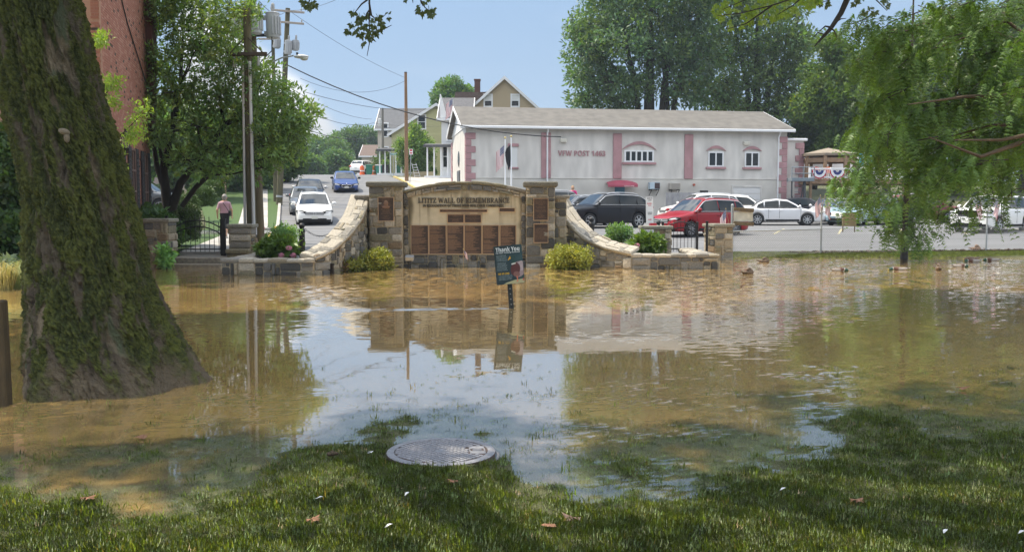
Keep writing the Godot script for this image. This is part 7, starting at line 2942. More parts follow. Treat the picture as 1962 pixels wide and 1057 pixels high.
func build_fence()->void:
	rng.seed=1010
	var galv:=M("galvanised",Color.WHITE)
	var t:=thing("chain_link_fence","galvanised chain link fence along the far bank of the flood","fence")
	var run:=[Vector3(6.95,0.02,-29.9),Vector3(at(1573,490,31.6).x,0.08,-31.6),Vector3(at(1890,487,32.7).x,0.1,-32.7),Vector3(at(2080,487,33.3).x,0.1,-33.3)]
	var h:=0.86
	for i in 4:
		var p: Vector3=run[i]
		var b:=MB.new()
		var ph:=1.66-(0.12 if i==2 else 0.0)
		if i==0:
			p=at(1403,440,30.0)
			p.y=0.0
			ph=1.72
		b.cyl(Vector3(p.x,-0.2,p.z),Vector3(p.x,ph,p.z),0.042 if i==0 else 0.03,0.042 if i==0 else 0.03,10)
		b.ell(Vector3(p.x,ph,p.z),Vector3(0.05,0.04,0.05),8)
		obj("post",b,galv,t)
	var mesh:=MB.new()
	for k in 3:
		var a: Vector3=run[k]
		var c: Vector3=run[k+1]
		if k==0:
			var rl:=MB.new()
			rl.cyl(a+Vector3(0,h,0),c+Vector3(0,h-0.02,0),0.021,0.021,8)
			obj("top_rail",rl,galv,t)
		else:
			var tw:=MB.new()
			tw.cyl(a+Vector3(0,h,0),c+Vector3(0,h,0),0.006,0.006,5)
			obj("tension_wire",tw,galv,t)
		var ln:=a.distance_to(c)
		var dirn:=(c-a)/ln
		var s:=-h
		while s<ln:
			for sg in [-1,1]:
				var u0:=s
				var u1:=s+h
				var y0:=0.0 if sg>0 else h
				var y1:=h if sg>0 else 0.0
				if u0<0:
					y0=lerpf(y0,y1,-u0/h)
					u0=0.0
				if u1>ln:
					y1=lerpf(y0,y1,(ln-u0)/(u1-u0))
					u1=ln
				if u1-u0<0.02:
					continue
				var p:=a+dirn*u0+Vector3(0,y0,0.004*sg)
				var q:=a+dirn*u1+Vector3(0,y1,0.004*sg)
				mesh.tube([p,q],0.0042,3,false)
			s+=0.078
	stuff("wire_mesh",mesh,M("wire_grey",Color(0.24,0.25,0.25),0.55,{"metal": 0.2}),t)
	var n:=0
	for q in [[1390,432,30.0,0.22,"small striped flag tied to the post above the sunlit pier",0.7],[1577,405,31.6,0.2,"small striped flag on the second fence post, leaning left",0.62],[1572,405,31.6,-0.25,"small striped flag on the second fence post, leaning right",0.62],[1886,405,32.7,0.45,"small striped flag on the third fence post, leaning left",0.62],[1894,405,32.7,-0.45,"small striped flag on the third fence post, leaning right",0.62]]:
		var p:=at(q[0],q[1],q[2])
		p.z+=0.06
		if n==0:
			p=at(1398,432,29.9)
		small_flag(p,0.55,q[4],q[5],q[3],"small flags on the fence posts")
		n+=1
	var b1:=thing("sign_board","white board edged with dark wood, hung by the sunlit pier","board",at(1425,415,29.75))
	var wood:=M("old_plank",Color(0.16,0.12,0.07),0.9,{"tex": "blotch","ts": 2.0})
	var m:=MB.new()
	m.box(Vector3(0,0,0),Vector3(0.60,0.31,0.03))
	obj("panel",m,M("board_white",Color(0.55,0.55,0.48),0.8,{"tex": "soft","ts": 1.0}),b1)
	for s in [-1,1]:
		m=MB.new()
		m.box(Vector3(0,s*0.22,0.02),Vector3(0.64,0.12,0.08),Basis(Vector3(0,0,1),-0.06),0.01)
		obj("plank",m,wood,b1)
	var b2:=thing("sign_board","plain tan board hung on the wire fence before the cypress","board",at(1628,420,31.7))
	m=MB.new()
	m.box(Vector3.ZERO,Vector3(0.48,0.46,0.03))
	obj("panel",m,M("board_tan",Color(0.33,0.27,0.17),0.85,{"tex": "soft","ts": 1.0}),b2)
	m=MB.new()
	for sx in [-1,1]:
		m.box(Vector3(sx*0.2,-0.1,-0.03),Vector3(0.03,0.66,0.02))
	obj("batten",m,wood,b2)
func poly_fill(im: Image,p: PackedVector2Array,c: Color)->void:
	var lo:=p[0]
	var hi:=p[0]
	for q in p:
		lo=lo.min(q)
		hi=hi.max(q)
	for y in range(maxi(0,int(lo.y)),mini(im.get_height(),int(hi.y)+1)):
		for x in range(maxi(0,int(lo.x)),mini(im.get_width(),int(hi.x)+1)):
			if Geometry2D.is_point_in_polygon(Vector2(x+0.5,y+0.5),p):
				im.set_pixel(x,y,c*(1.0+0.05*sin(x*1.7+y*2.3)))
func blob_poly(cx: float,cy: float,rx: float,ry: float,a:=0.0,n:=22)->PackedVector2Array:
	var p:=PackedVector2Array()
	for i in n:
		var g:=TAU*i/n
		p.append(Vector2(cx,cy)+Vector2(cos(g)*rx,sin(g)*ry).rotated(a))
	return p
func duck_print()->ImageTexture:
	var w:=256
	var h:=352
	var im:=Image.create_empty(w,h,false,Image.FORMAT_RGB8)
	for y in h:
		for x in w:
			im.set_pixel(x,y,Color(0.075,0.17,0.18).lerp(Color(0.15,0.27,0.28),clampf((x/256.0)*1.1-absf(y-120)/300.0,0,1)))
	poly_fill(im,PackedVector2Array([Vector2(60,352),Vector2(256,352),Vector2(256,312),Vector2(170,318),Vector2(90,338)]),Color(0.66,0.64,0.48))
	poly_fill(im,blob_poly(210,225,62,74,0.35),Color(0.58,0.50,0.50))
	poly_fill(im,blob_poly(235,195,34,46,0.2),Color(0.66,0.60,0.60))
	poly_fill(im,blob_poly(182,222,44,62,0.25),Color(0.33,0.15,0.13))
	poly_fill(im,blob_poly(190,268,30,26,0.2),Color(0.48,0.33,0.29))
	poly_fill(im,PackedVector2Array([Vector2(148,168),Vector2(188,160),Vector2(190,172),Vector2(150,180)]),Color(0.82,0.82,0.78))
	poly_fill(im,PackedVector2Array([Vector2(150,168),Vector2(186,160),Vector2(184,120),Vector2(158,126)]),Color(0.10,0.26,0.22))
	poly_fill(im,blob_poly(166,116,26,22,-0.3),Color(0.10,0.24,0.22))
	poly_fill(im,PackedVector2Array([Vector2(142,96),Vector2(148,122),Vector2(116,138),Vector2(130,116)]),Color(0.85,0.62,0.13))
	poly_fill(im,PackedVector2Array([Vector2(186,285),Vector2(196,285),Vector2(200,336),Vector2(178,340),Vector2(190,328)]),Color(0.80,0.45,0.32))
	poly_fill(im,PackedVector2Array([Vector2(238,330),Vector2(252,300),Vector2(254,330)]),Color(0.70,0.22,0.14))
	var y:=84
	while y<312:
		if (y>134 and y<152) or (y>226 and y<266):
			y+=4
			continue
		var x:=16 if y<230 else 22
		var x1:=116-int(maxf(0,(y-84)*0.02))+(40 if y>262 else 0)
		x1-=rng.randi() % 18
		while x<x1:
			var l:=2+rng.randi() % 7
			im.fill_rect(Rect2i(x,y,mini(l,x1-x),4),Color(0.62,0.68,0.68)*rf(0.75,1.0))
			x+=l+2
		y+=10
	return ImageTexture.create_from_image(im)
func build_signs()->void:
	rng.seed=1111
	var d:=15.05
	var o:=at(980,592,d)
	var post:=thing("signpost","leaning black perforated steel post standing in the flood","post",Vector3(o.x,0,-d))
	var lean:=Basis(Vector3(0,0,1),0.075)*Basis(Vector3(1,0,0),-0.04)
	post.basis=lean
	var b:=MB.new()
	b.box(Vector3(0,0.225,0),Vector3(0.075,1.45,0.03),Basis(),0.004)
	b.box(Vector3(-0.034,0.225,-0.02),Vector3(0.008,1.45,0.03))
	b.box(Vector3(0.034,0.225,-0.02),Vector3(0.008,1.45,0.03))
	obj("post",b,M("post_black",Color(0.012,0.016,0.014),0.6),post)
	b=MB.new()
	for i in 9:
		b.cyl(Vector3(0,0.06+i*0.085,0.0145),Vector3(0,0.06+i*0.085,0.017),0.009,0.009,8)
	obj("hole",b,M("hole_pale",Color(0.35,0.36,0.34),0.7),post)
	var c:=at(975.5,506.5,d)
	var s:=thing("duck_sign","dark teal sign with a mallard and white lettering on the leaning post","sign",c+Vector3(0,0,0.045))
	s.basis=Basis(Vector3(0,0,1),0.085)*Basis(Vector3.UP,0.12)*Basis(Vector3(1,0,0),-0.05)
	var w:=0.455
	var h:=0.625
	var m:=StandardMaterial3D.new()
	m.resource_name="sign_print"
	m.albedo_texture=duck_print()
	m.roughness=0.45
	m.cull_mode=BaseMaterial3D.CULL_DISABLED
	b=MB.new()
	b.box(Vector3(0,0,-0.003),Vector3(w,h,0.006))
	obj("plate",b,M("sign_edge",Color(0.02,0.05,0.05),0.5),s)
	b=MB.new()
	b.quad(Vector3(-w/2+0.003,-h/2+0.003,0.003),Vector3(w/2-0.003,-h/2+0.003,0.003),Vector3(w/2-0.003,h/2-0.003,0.003),Vector3(-w/2+0.003,h/2-0.003,0.003))
	obj("print",b,m,s)
	var wt:=M("sign_white",Color(0.72,0.76,0.74),0.5)
	text("lettering","Thank You",0.072,wt,s,Vector3(-0.005,h/2-0.062,0.0055),Basis(),0.385,"Droid Sans",true,0.002)
	text("lettering","For NOT Feeding Us Bread",0.026,wt,s,Vector3(-0.005,h/2-0.118,0.0055),Basis(),0.385,"Droid Sans",true,0.002)
	text("lettering","WE DO LIKE:",0.030,M("sign_yellow",Color(0.70,0.42,0.03),0.5),s,Vector3(-0.098,-0.137,0.0055),Basis(),0.185,"Droid Sans",true,0.002)
	b=MB.new()
	for yy in [0.24,-0.22]:
		b.cyl(Vector3(0.0,yy,0.004),Vector3(0.0,yy,0.01),0.008,0.007,8)
	obj("bolt",b,M("bolt",Color(0.2,0.2,0.2),0.4,{"metal": 0.6}),s)
	var ys:=thing("yard_sign","tall white notice with red and black lettering beside the red car","sign",at(1245,402,29.2))
	var hh:=0.82
	b=MB.new()
	b.box(Vector3.ZERO,Vector3(0.225,hh,0.02))
	obj("panel",b,M("notice_white",Color(0.75,0.75,0.76),0.6),ys)
	ys.rotation.z=0.03
	var ink:=M("ink_black",Color(0.05,0.05,0.06),0.7)
	var inr:=M("ink_red",Color(0.55,0.04,0.06),0.7)
	var k:=0
	for l in [[0.36,0.15,0.035,0],[0.30,0.09,0.03,0],[0.20,0.15,0.04,1],[0.14,0.07,0.035,1],[-0.08,0.12,0.035,0],[-0.13,0.12,0.035,0],[-0.30,0.10,0.05,1]]:
		b=MB.new()
		var x: float=-l[1]/2
		while x<l[1]/2:
			var lw:=rf(0.008,0.022)
			b.box(Vector3(x+lw/2,l[0],0.011),Vector3(lw,l[2]*rf(0.55,1.0),0.003))
			x+=lw+0.007
		obj("lettering",b,inr if l[3] else ink,ys)
		k+=1
	b=MB.new()
	b.cyl(Vector3(0.0,-hh/2-0.6,-0.02),Vector3(0.0,-hh/2+0.2,-0.02),0.02,0.02,8)
	obj("stake",b,M("stake_pink",Color(0.5,0.12,0.2),0.6),ys)
	var sb:=thing("sandwich_board","pale grey folding board standing by the low pier under the white notice","board",at(1240,456,28.2))
	b=MB.new()
	b.box(Vector3(0,0,0),Vector3(0.42,0.5,0.03),Basis(Vector3(1,0,0),-0.15),0.008)
	obj("front_leaf",b,M("board_pale",Color(0.42,0.43,0.45),0.6),sb)
	b=MB.new()
	b.box(Vector3(0,0,-0.16),Vector3(0.42,0.5,0.03),Basis(Vector3(1,0,0),0.15),0.008)
	obj("back_leaf",b,M("board_pale",Color.WHITE),sb)
	d=76.0
	var sp:=thing("parking_sign","small white and red parking sign on a steel post beside the tall bare pole","sign",Vector3(at(785,341,d).x,height(-8.3,d),-d))
	var top:=at(787.5,286,d)
	b=MB.new()
	b.cyl(Vector3.ZERO,Vector3(0.12,top.y-sp.position.y,0),0.03,0.03,8)
	obj("post",b,M("galvanised",Color.WHITE),sp)
	b=MB.new()
	b.box(Vector3(0.12,top.y-sp.position.y-0.2,0.04),Vector3(0.30,0.45,0.02))
	obj("panel",b,M("notice_white",Color.WHITE),sp)
	b=MB.new()
	b.box(Vector3(0.12,top.y-sp.position.y-0.08,0.054),Vector3(0.2,0.14,0.006))
	b.box(Vector3(0.12,top.y-sp.position.y-0.3,0.054),Vector3(0.2,0.1,0.006))
	obj("red_marking",b,inr,sp)
	var sn:=thing("street_name_sign","teal street name sign on a post before the porch of the beige house","sign",Vector3(at(754,336,92.0).x,4.8,-92.0))
	top=at(754,296,92.0)
	b=MB.new()
	b.cyl(Vector3.ZERO,Vector3(0,top.y-4.8,0),0.03,0.03,8)
	obj("post",b,M("galvanised",Color.WHITE),sn)
	b=MB.new()
	b.box(Vector3(0,top.y-4.8+0.05,0),Vector3(0.62,0.2,0.03),Basis(),0.01)
	obj("blade",b,M("teal_sign",Color(0.03,0.2,0.2),0.5),sn)
	b=MB.new()
	for i in 9:
		b.box(Vector3(-0.22+i*0.055,top.y-4.75,0.017),Vector3(0.035,0.07+0.02*(i % 2),0.004))
	obj("lettering",b,wt,sn)
	var ld:=thing("stepladder","white stepladder left standing by the picket fence","stepladder",Vector3(at(795,336,84.0).x,height(-8,84.0),-84.0))
	for sd in [-1,1]:
		b=MB.new()
		b.cyl(Vector3(sd*0.25+0.25,0,0.1),Vector3(sd*0.18-0.1,1.3,0.0),0.02,0.02,6)
		obj("stile",b,M("white_trim",Color.WHITE),ld)
	for i in 5:
		b=MB.new()
		b.box(Vector3(0.2-i*0.06,0.2+i*0.24,0.05),Vector3(0.44,0.035,0.12))
		obj("tread",b,M("white_trim",Color.WHITE),ld)
	var hy:=thing("fire_hydrant","red and white fire hydrant on the grass by the yellow kerb","hydrant",Vector3(at(495,450,37.0).x,height(-9.9,37.0),-37.0))
	b=MB.new()
	b.lathe(Vector3.ZERO,[[0.13,0],[0.13,0.04],[0.1,0.05],[0.1,0.45],[0.12,0.47],[0.12,0.5]],14)
	obj("barrel",b,M("hydrant_white",Color(0.55,0.5,0.48),0.6),hy)
	b=MB.new()
	b.lathe(Vector3(0,0.5,0),[[0.125,0],[0.12,0.08],[0.08,0.16],[0.035,0.2],[0.035,0.27]],14)
	obj("bonnet",b,M("hydrant_red",Color(0.38,0.03,0.03),0.5),hy)
	b=MB.new()
	b.cyl(Vector3(0.08,0.36,0),Vector3(0.23,0.36,0),0.065,0.065,12)
	b.cyl(Vector3(0,0.36,0.08),Vector3(0,0.36,0.2),0.08,0.08,12)
	obj("nozzle_cap",b,M("hydrant_red",Color.WHITE),hy)
	var iron:=M("black_iron",Color.WHITE)
	var n:=0
	for q in [[578.5,478,430,26.6,"black ball topped bollard behind the left planter"],[1133.5,444,418,29.5,"black bollard just above the right wing wall"],[1262,444,424,33.0,"black bollard behind the low stone pier"]]:
		var ft:=at(q[0],q[1],q[3])
		var tp:=at(q[0],q[2],q[3])
		var gy:=height(ft.x,q[3])
		var bo:=thing("bollard",q[4],"bollard",Vector3(ft.x,gy,-q[3]),0.0,"black bollards")
		var bh:=tp.y-gy-0.1
		b=MB.new()
		b.lathe(Vector3.ZERO,[[0.085,-0.1],[0.085,bh-0.12],[0.1,bh-0.11],[0.1,bh-0.05],[0.06,bh-0.02],[0.05,bh]],14)
		obj("post",b,iron,bo)
		b=MB.new()
		b.ell(Vector3(0,bh+0.06,0),Vector3(0.085,0.085,0.085),14)
		obj("ball",b,iron,bo)
		n+=1
	for q in [[at(582,437,26.6),at(632,447,27.6),"black chain hanging from the left bollard toward the wing wall"],[at(1131,430,29.5),at(1105,438,28.2),"black chain hanging from the bollard above the right wing wall"]]:
		var ch:=thing("chain",q[2],"chain",q[0],0.0,"")
		var a: Vector3=q[0]
		var e: Vector3=q[1]
		b=MB.new()
		var nl:=20
		for i in nl:
			var u:=(i+0.5)/nl
			var p:=a.lerp(e,u)-Vector3(0,0.32*4*u*(1-u)*0.45,0)-a
			var ring:=[]
			for j in 9:
				var g:=TAU*j/8.0
				var lc:=Vector3(cos(g)*0.032,sin(g)*0.018*(i % 2),sin(g)*0.018*(1-i % 2))
				ring.append(p+lc)
			b.tube(ring,0.006,5)
		obj("links",b,iron,ch)
func build_plants()->void:
	rng.seed=1212
	var leafy:=leaf_mat("leaf_shrub",Color(0.095,0.165,0.028),0.85)
	var pale:=leaf_mat("leaf_spirea",Color(0.30,0.32,0.06),0.8)
	var dark:=leaf_mat("leaf_dark",Color.WHITE)
	var small:=clump(16,0.10,0.075,0.035)
	var broad:=clump(13,0.13,0.17,0.085)
	var w:=func(px: float,py: float,d: float)->Vector3:
		var p:=at(px,py,d)
		return p
	var n:=0
	for q in [[1091,495,25.0,40,23,520,"round yellow green spirea shrub before the right pillar",1.05],[721,502,24.6,29,21,380,"loose yellow green spirea shrub before the left pillar",0.95],[655,510,24.0,30,11,240,"low spreading shrub with a brown dead patch by the left wing wall",0.75]]:
		var c: Vector3=w.call(q[0],q[1],q[2])
		var s: float=q[2]/FOC
		var b:=thing("shrub",q[6],"shrub",Vector3(c.x,-0.1,c.z))
		bush(b,Vector3(q[3],q[4],q[3]*0.75)*s,c.y+0.1,q[5],small,pale,Color(1,1,1)*q[7],0.35)
		if n==2:
			var xs:=[]
			var cs:=[]
			for i in 70:
				var p:=rv()*Vector3(0.16,0.1,0.1)+Vector3(-0.02,c.y+0.12,0.24)
				xs.append(Transform3D(Basis(Quaternion(rv(),rf(0,TAU))).scaled(Vector3.ONE*0.8),p))
				cs.append(Color(1,1,1)*rf(0.7,1.2))
			swarm("dead_leaves",small,leaf_mat("leaf_brown",Color(0.20,0.12,0.06),0.4),xs,cs,b)
		n+=1
	n=0
	for q in [[532,475,24.3,29,13,260,"bright green hydrangea in the left stone planter",broad,leafy,1.15,0.36],[1243,467,26.3,25,11,220,"bright green hydrangea in the right stone planter",broad,leafy,1.25,0.3],[1186,448,27.2,22,15,240,"dark needled yew on the slope behind the right wing wall",small,dark,1.6,0.4],[545,447,25.3,24,14,160,"grey green shrub behind the hydrangea in the left planter",small,dark,2.1,0.4]]:
		var c: Vector3=w.call(q[0],q[1],q[2])
		var s: float=q[2]/FOC
		var gy: float=0.25
		var b:=thing("shrub",q[6],"shrub",Vector3(c.x,gy,c.z))
		bush(b,Vector3(q[3],q[4],q[3]*0.7)*s,c.y-gy,q[5],q[7],q[8],Color(1,1,1)*q[9],q[10])
		n+=1
	n=0
	for q in [[538,489,"pink hydrangea head at the planter's front, left of two"],[561,489,"pink hydrangea head at the planter's front, right of two"],[553,475,"dull pink hydrangea head among the leaves"],[1221,470,"fading pink hydrangea head left of the right planter's leaves"]]:
		var d:=23.4 if n<3 else 25.9
		var fl:=thing("flower_head",q[2],"flower",at(q[0],q[1],d),0.0,"hydrangea heads")
		var m:=MB.new()
		for i in 40:
			var p:=rv()*Vector3(0.08,0.055,0.08)
			var u:=p.normalized()
			var a:=u.cross(Vector3.UP if absf(u.y)<0.9 else Vector3.RIGHT).normalized()*0.02
			var e:=u.cross(a)
			m.quad(p-a-e,p+a-e,p+a+e,p-a+e)
		obj("petals",m,M("petal_pink",Color(0.42,0.14,0.20) if n!=3 else Color(0.4,0.25,0.22),0.8,{"back": Color(0.5,0.5,0.5)}),fl)
		m=MB.new()
		m.cyl(Vector3(0,-0.2,0),Vector3(0,-0.02,0),0.006,0.006,5)
		obj("stem",m,M("stem_green",Color(0.06,0.1,0.03),0.8),fl)
		n+=1
	n=0
	for q in [[338,428,31.0,42,40,"nearest clipped box hedge with a sunlit rounded top"],[352,397,36.5,27,23,"second clipped box hedge up the slope"],[385,377,42.0,24,19,"third clipped box hedge, before the tree's slanting stem"],[409,363,45.0,17,15,"rounded box hedge beside the mulch, fourth up the slope"],[388,358,48.5,20,11,"far clipped hedge under the short brick wall"]]:
		var c:=at(q[0],q[1],q[2])
		var s: float=q[2]/FOC
		var gy:=height(c.x,q[2])
		var hg:=thing("hedge",q[5],"hedge",Vector3(c.x,gy,c.z),0.0,"clipped box hedges")
		var r:=Vector3(q[3],q[4],q[3]*0.8)*s
		var yc:=c.y-gy
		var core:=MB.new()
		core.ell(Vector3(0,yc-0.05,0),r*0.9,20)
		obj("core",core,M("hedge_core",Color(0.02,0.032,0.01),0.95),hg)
		var xs:=[]
		var cs:=[]
		for i in 900:
			var u:=rv()
			if u.y<-0.7:
				continue
			var sq:=Vector3(signf(u.x)*pow(absf(u.x),0.75),signf(u.y)*pow(absf(u.y),0.75),signf(u.z)*pow(absf(u.z),0.75))
			xs.append(Transform3D(Basis(Quaternion(rv(),rf(0,TAU))).scaled(Vector3.ONE*rf(0.7,1.1)),sq*r*rf(0.93,1.02)+Vector3(0,yc,0)))
			var v:=rf(0.75,1.3)
			cs.append(Color(v,v,v))
		swarm("foliage",small,leaf_mat("leaf_box",Color(0.06,0.115,0.018),0.6),xs,cs,hg)
		n+=1
	n=0
	for q in [[290,440,27.5,44,36,420,"dark glossy laurel behind the stone pier left of the gate",0.7],[322,446,28.6,24,22,220,"low dark laurel behind the left post of the iron gate",0.65],[250,420,28.0,40,34,300,"dark shrub between the mossy trunk and the laurel",0.6],[315,492,25.0,6,14,40,"small bright weed beside the left pier",1.6],[20,450,20.5,60,30,420,"dark evergreen shrub at the far left before the brick wall",0.55],[25,330,21.5,60,80,700,"tall dark yew at the far left edge behind the trunk",0.55],[-30,200,23.0,90,110,800,"dark tree crown at the upper left edge behind the trunk",0.55]]:
		var c:=at(q[0],q[1],q[2])
		var s: float=q[2]/FOC
		var gy:=height(c.x,q[2])
		var b:=thing("bush",q[6],"bush",Vector3(c.x,gy,c.z))
		bush(b,Vector3(q[3],q[4],q[3]*0.8)*s,c.y-gy,q[5],broad,dark,Color(1,1.05,0.9)*q[7]*1.3,0.4)
		n+=1
	var gc:=[]
	var gcs:=[]
	for i in 700:
		var x:=rf(-13.0,-9.6)
		var dd:=rf(19.3,21.4)
		gc.append(Transform3D(Basis(Quaternion(rv(),rf(0,TAU))).scaled(Vector3.ONE*rf(0.8,1.3)),Vector3(x,height(x,dd)+rf(0.1,0.55)*smoothstep(19.2,20.6,dd),-dd)))
		var v:=rf(0.7,1.3)
		gcs.append(Color(v,v,v))
	var g1:=swarm("ground_cover",broad,leafy,gc,gcs)
	tag(g1,"leafy green ground cover under the dark shrubs at the far left","ground cover")
	var variegated:=[]
	var vc:=[]
	for i in 260:
		var x:=rf(-12.5,-9.7)
		var dd:=rf(18.9,19.8)
		variegated.append(Transform3D(Basis(Quaternion(rv(),rf(0,TAU))).scaled(Vector3.ONE*rf(0.7,1.1)),Vector3(x,height(x,dd)+rf(0.12,0.36),-dd)))
		var v:=rf(0.8,1.2)
		vc.append(Color(v,v,v))
	var g2:=swarm("variegated_leaves",broad,leaf_mat("leaf_variegated",Color(0.26,0.32,0.20),0.6),variegated,vc)
	tag(g2,"pale variegated leaves edging the ground cover above the reeds","ground cover")
	for q in [[8,545,18.6,"straw coloured reed clump leaning over the water at the left edge"],[36,548,18.9,"green and white striped reed clump beside the mossy trunk"]]:
		var c:=at(q[0],q[1],q[2])
		var rd:=thing("reed_clump",q[3],"reeds",Vector3(c.x,0.0,c.z))
		var m:=MB.new()
		for i in 130:
			var g:=rf(0,TAU)
			var l:=rf(0.35,0.75)
			var o:=Vector3(rf(-.12,.12),0,rf(-.12,.12))
			var out:=Vector3(cos(g),0,sin(g))
			var sd:=Vector3(-sin(g),0,cos(g))*0.007
			var p1:=o+out*l*0.25+Vector3(0,l*0.75,0)
			var p2:=o+out*l*0.75+Vector3(0,l*rf(0.3,0.75),0)
			m.quad(o-sd,o+sd,p1+sd,p1-sd)
			m.tri(p1-sd,p1+sd,p2)
		stuff("blades",m,M("reed_straw" if q[0]==8 else "reed_green",Color(0.34,0.28,0.11) if q[0]==8 else Color(0.22,0.28,0.12),0.7,{"back": Color(0.6,0.6,0.3)}),rd)
# ---- bodies from joined tapered capsules, meshed as one skin
func body(bones: Array,cell: float,k: float,tint: Callable)->MB:
	var lo:=Vector3(1e9,1e9,1e9)
	var hi:=-lo
	for b in bones:
		var r: float=maxf(b[2],b[3])*1.2+k+cell*2
		for p in [b[0],b[1]]:
			lo=lo.min((p as Vector3)-Vector3.ONE*r)
			hi=hi.max((p as Vector3)+Vector3.ONE*r)
	var n:=Vector3i(((hi-lo)/cell).ceil())+Vector3i.ONE
	var fld:=PackedFloat32Array()
	fld.resize(n.x*n.y*n.z)
	fld.fill(1.0)
	for b in bones:
		var a: Vector3=b[0]
		var c: Vector3=b[1]
		var r0: float=b[2]
		var r1: float=b[3]
		var sq: Vector3=b[4] if b.size()>4 else Vector3.ONE
		var rr:=maxf(r0,r1)*1.15+k+cell*2
		var i0:=Vector3i(((a.min(c)-Vector3.ONE*rr-lo)/cell).floor()).clamp(Vector3i.ZERO,n-Vector3i.ONE)
		var i1:=Vector3i(((a.max(c)+Vector3.ONE*rr-lo)/cell).ceil()).clamp(Vector3i.ZERO,n-Vector3i.ONE)
		var ac:=(c-a)
		var l2:=maxf(ac.length_squared(),1e-9)
		for z in range(i0.z,i1.z+1):
			for y in range(i0.y,i1.y+1):
				for x in range(i0.x,i1.x+1):
					var p:=lo+Vector3(x,y,z)*cell
					var t:=clampf((p-a).dot(ac)/l2,0.0,1.0)
					var dd:=((p-a-ac*t)*sq).length()-lerpf(r0,r1,t)
					var id:=(z*n.y+y)*n.x+x
					var o:=fld[id]
					var h:=maxf(k-absf(o-dd),0.0)/k
					fld[id]=minf(o,dd)-h*h*k*0.25
	var at_:={}
	var m:=MB.new()
	m.use_c=true
	for z in n.z-1:
		for y in n.y-1:
			for x in n.x-1:
				var s:=Vector3.ZERO
				var cnt:=0
				var id:=(z*n.y+y)*n.x+x
				var f0:=fld[id]
				var v:=[f0,fld[id+1],fld[id+n.x],fld[id+n.x+1],fld[id+n.x*n.y],fld[id+n.x*n.y+1],fld[id+n.x*n.y+n.x],fld[id+n.x*n.y+n.x+1]]
				var neg:=0
				for q in v:
					if q<0:
						neg+=1
				if neg==0 or neg==8:
					continue
				for e in [[0,1],[2,3],[4,5],[6,7],[0,2],[1,3],[4,6],[5,7],[0,4],[1,5],[2,6],[3,7]]:
					var a2: float=v[e[0]]
					var b2: float=v[e[1]]
					if (a2<0)!=(b2<0):
						var t:=a2/(a2-b2)
						var pa:=Vector3(e[0] & 1,(e[0] >> 1) & 1,(e[0] >> 2) & 1)
						var pb:=Vector3(e[1] & 1,(e[1] >> 1) & 1,(e[1] >> 2) & 1)
						s+=pa.lerp(pb,t)
						cnt+=1
				var p:=lo+(Vector3(x,y,z)+s/cnt)*cell
				var g:=Vector3(v[1]+v[3]+v[5]+v[7]-v[0]-v[2]-v[4]-v[6],v[2]+v[3]+v[6]+v[7]-v[0]-v[1]-v[4]-v[5],v[4]+v[5]+v[6]+v[7]-v[0]-v[1]-v[2]-v[3]).normalized()
				m.col=tint.call(p)
				at_[id]=m.add(p,g)
	var sy:=n.x
	var sz:=n.x*n.y
	for z in range(1,n.z-1):
		for y in range(1,n.y-1):
			for x in range(1,n.x-1):
				var id:=(z*n.y+y)*n.x+x
				var s0:=fld[id]<0
				for ax in 3:
					var stp: int=[1,sy,sz][ax]
					if (fld[id+stp]<0)==s0:
						continue
					var u: int=[sy,sz,1][ax]
					var w: int=[sz,1,sy][ax]
					if not (at_.has(id) and at_.has(id-u) and at_.has(id-w) and at_.has(id-u-w)):
						continue
					var q:=[at_[id],at_[id-u],at_[id-u-w],at_[id-w]]
					if s0:
						m.ix.append_array([q[0],q[2],q[1],q[0],q[3],q[2]])
					else:
						m.ix.append_array([q[0],q[1],q[2],q[0],q[2],q[3]])
	return m
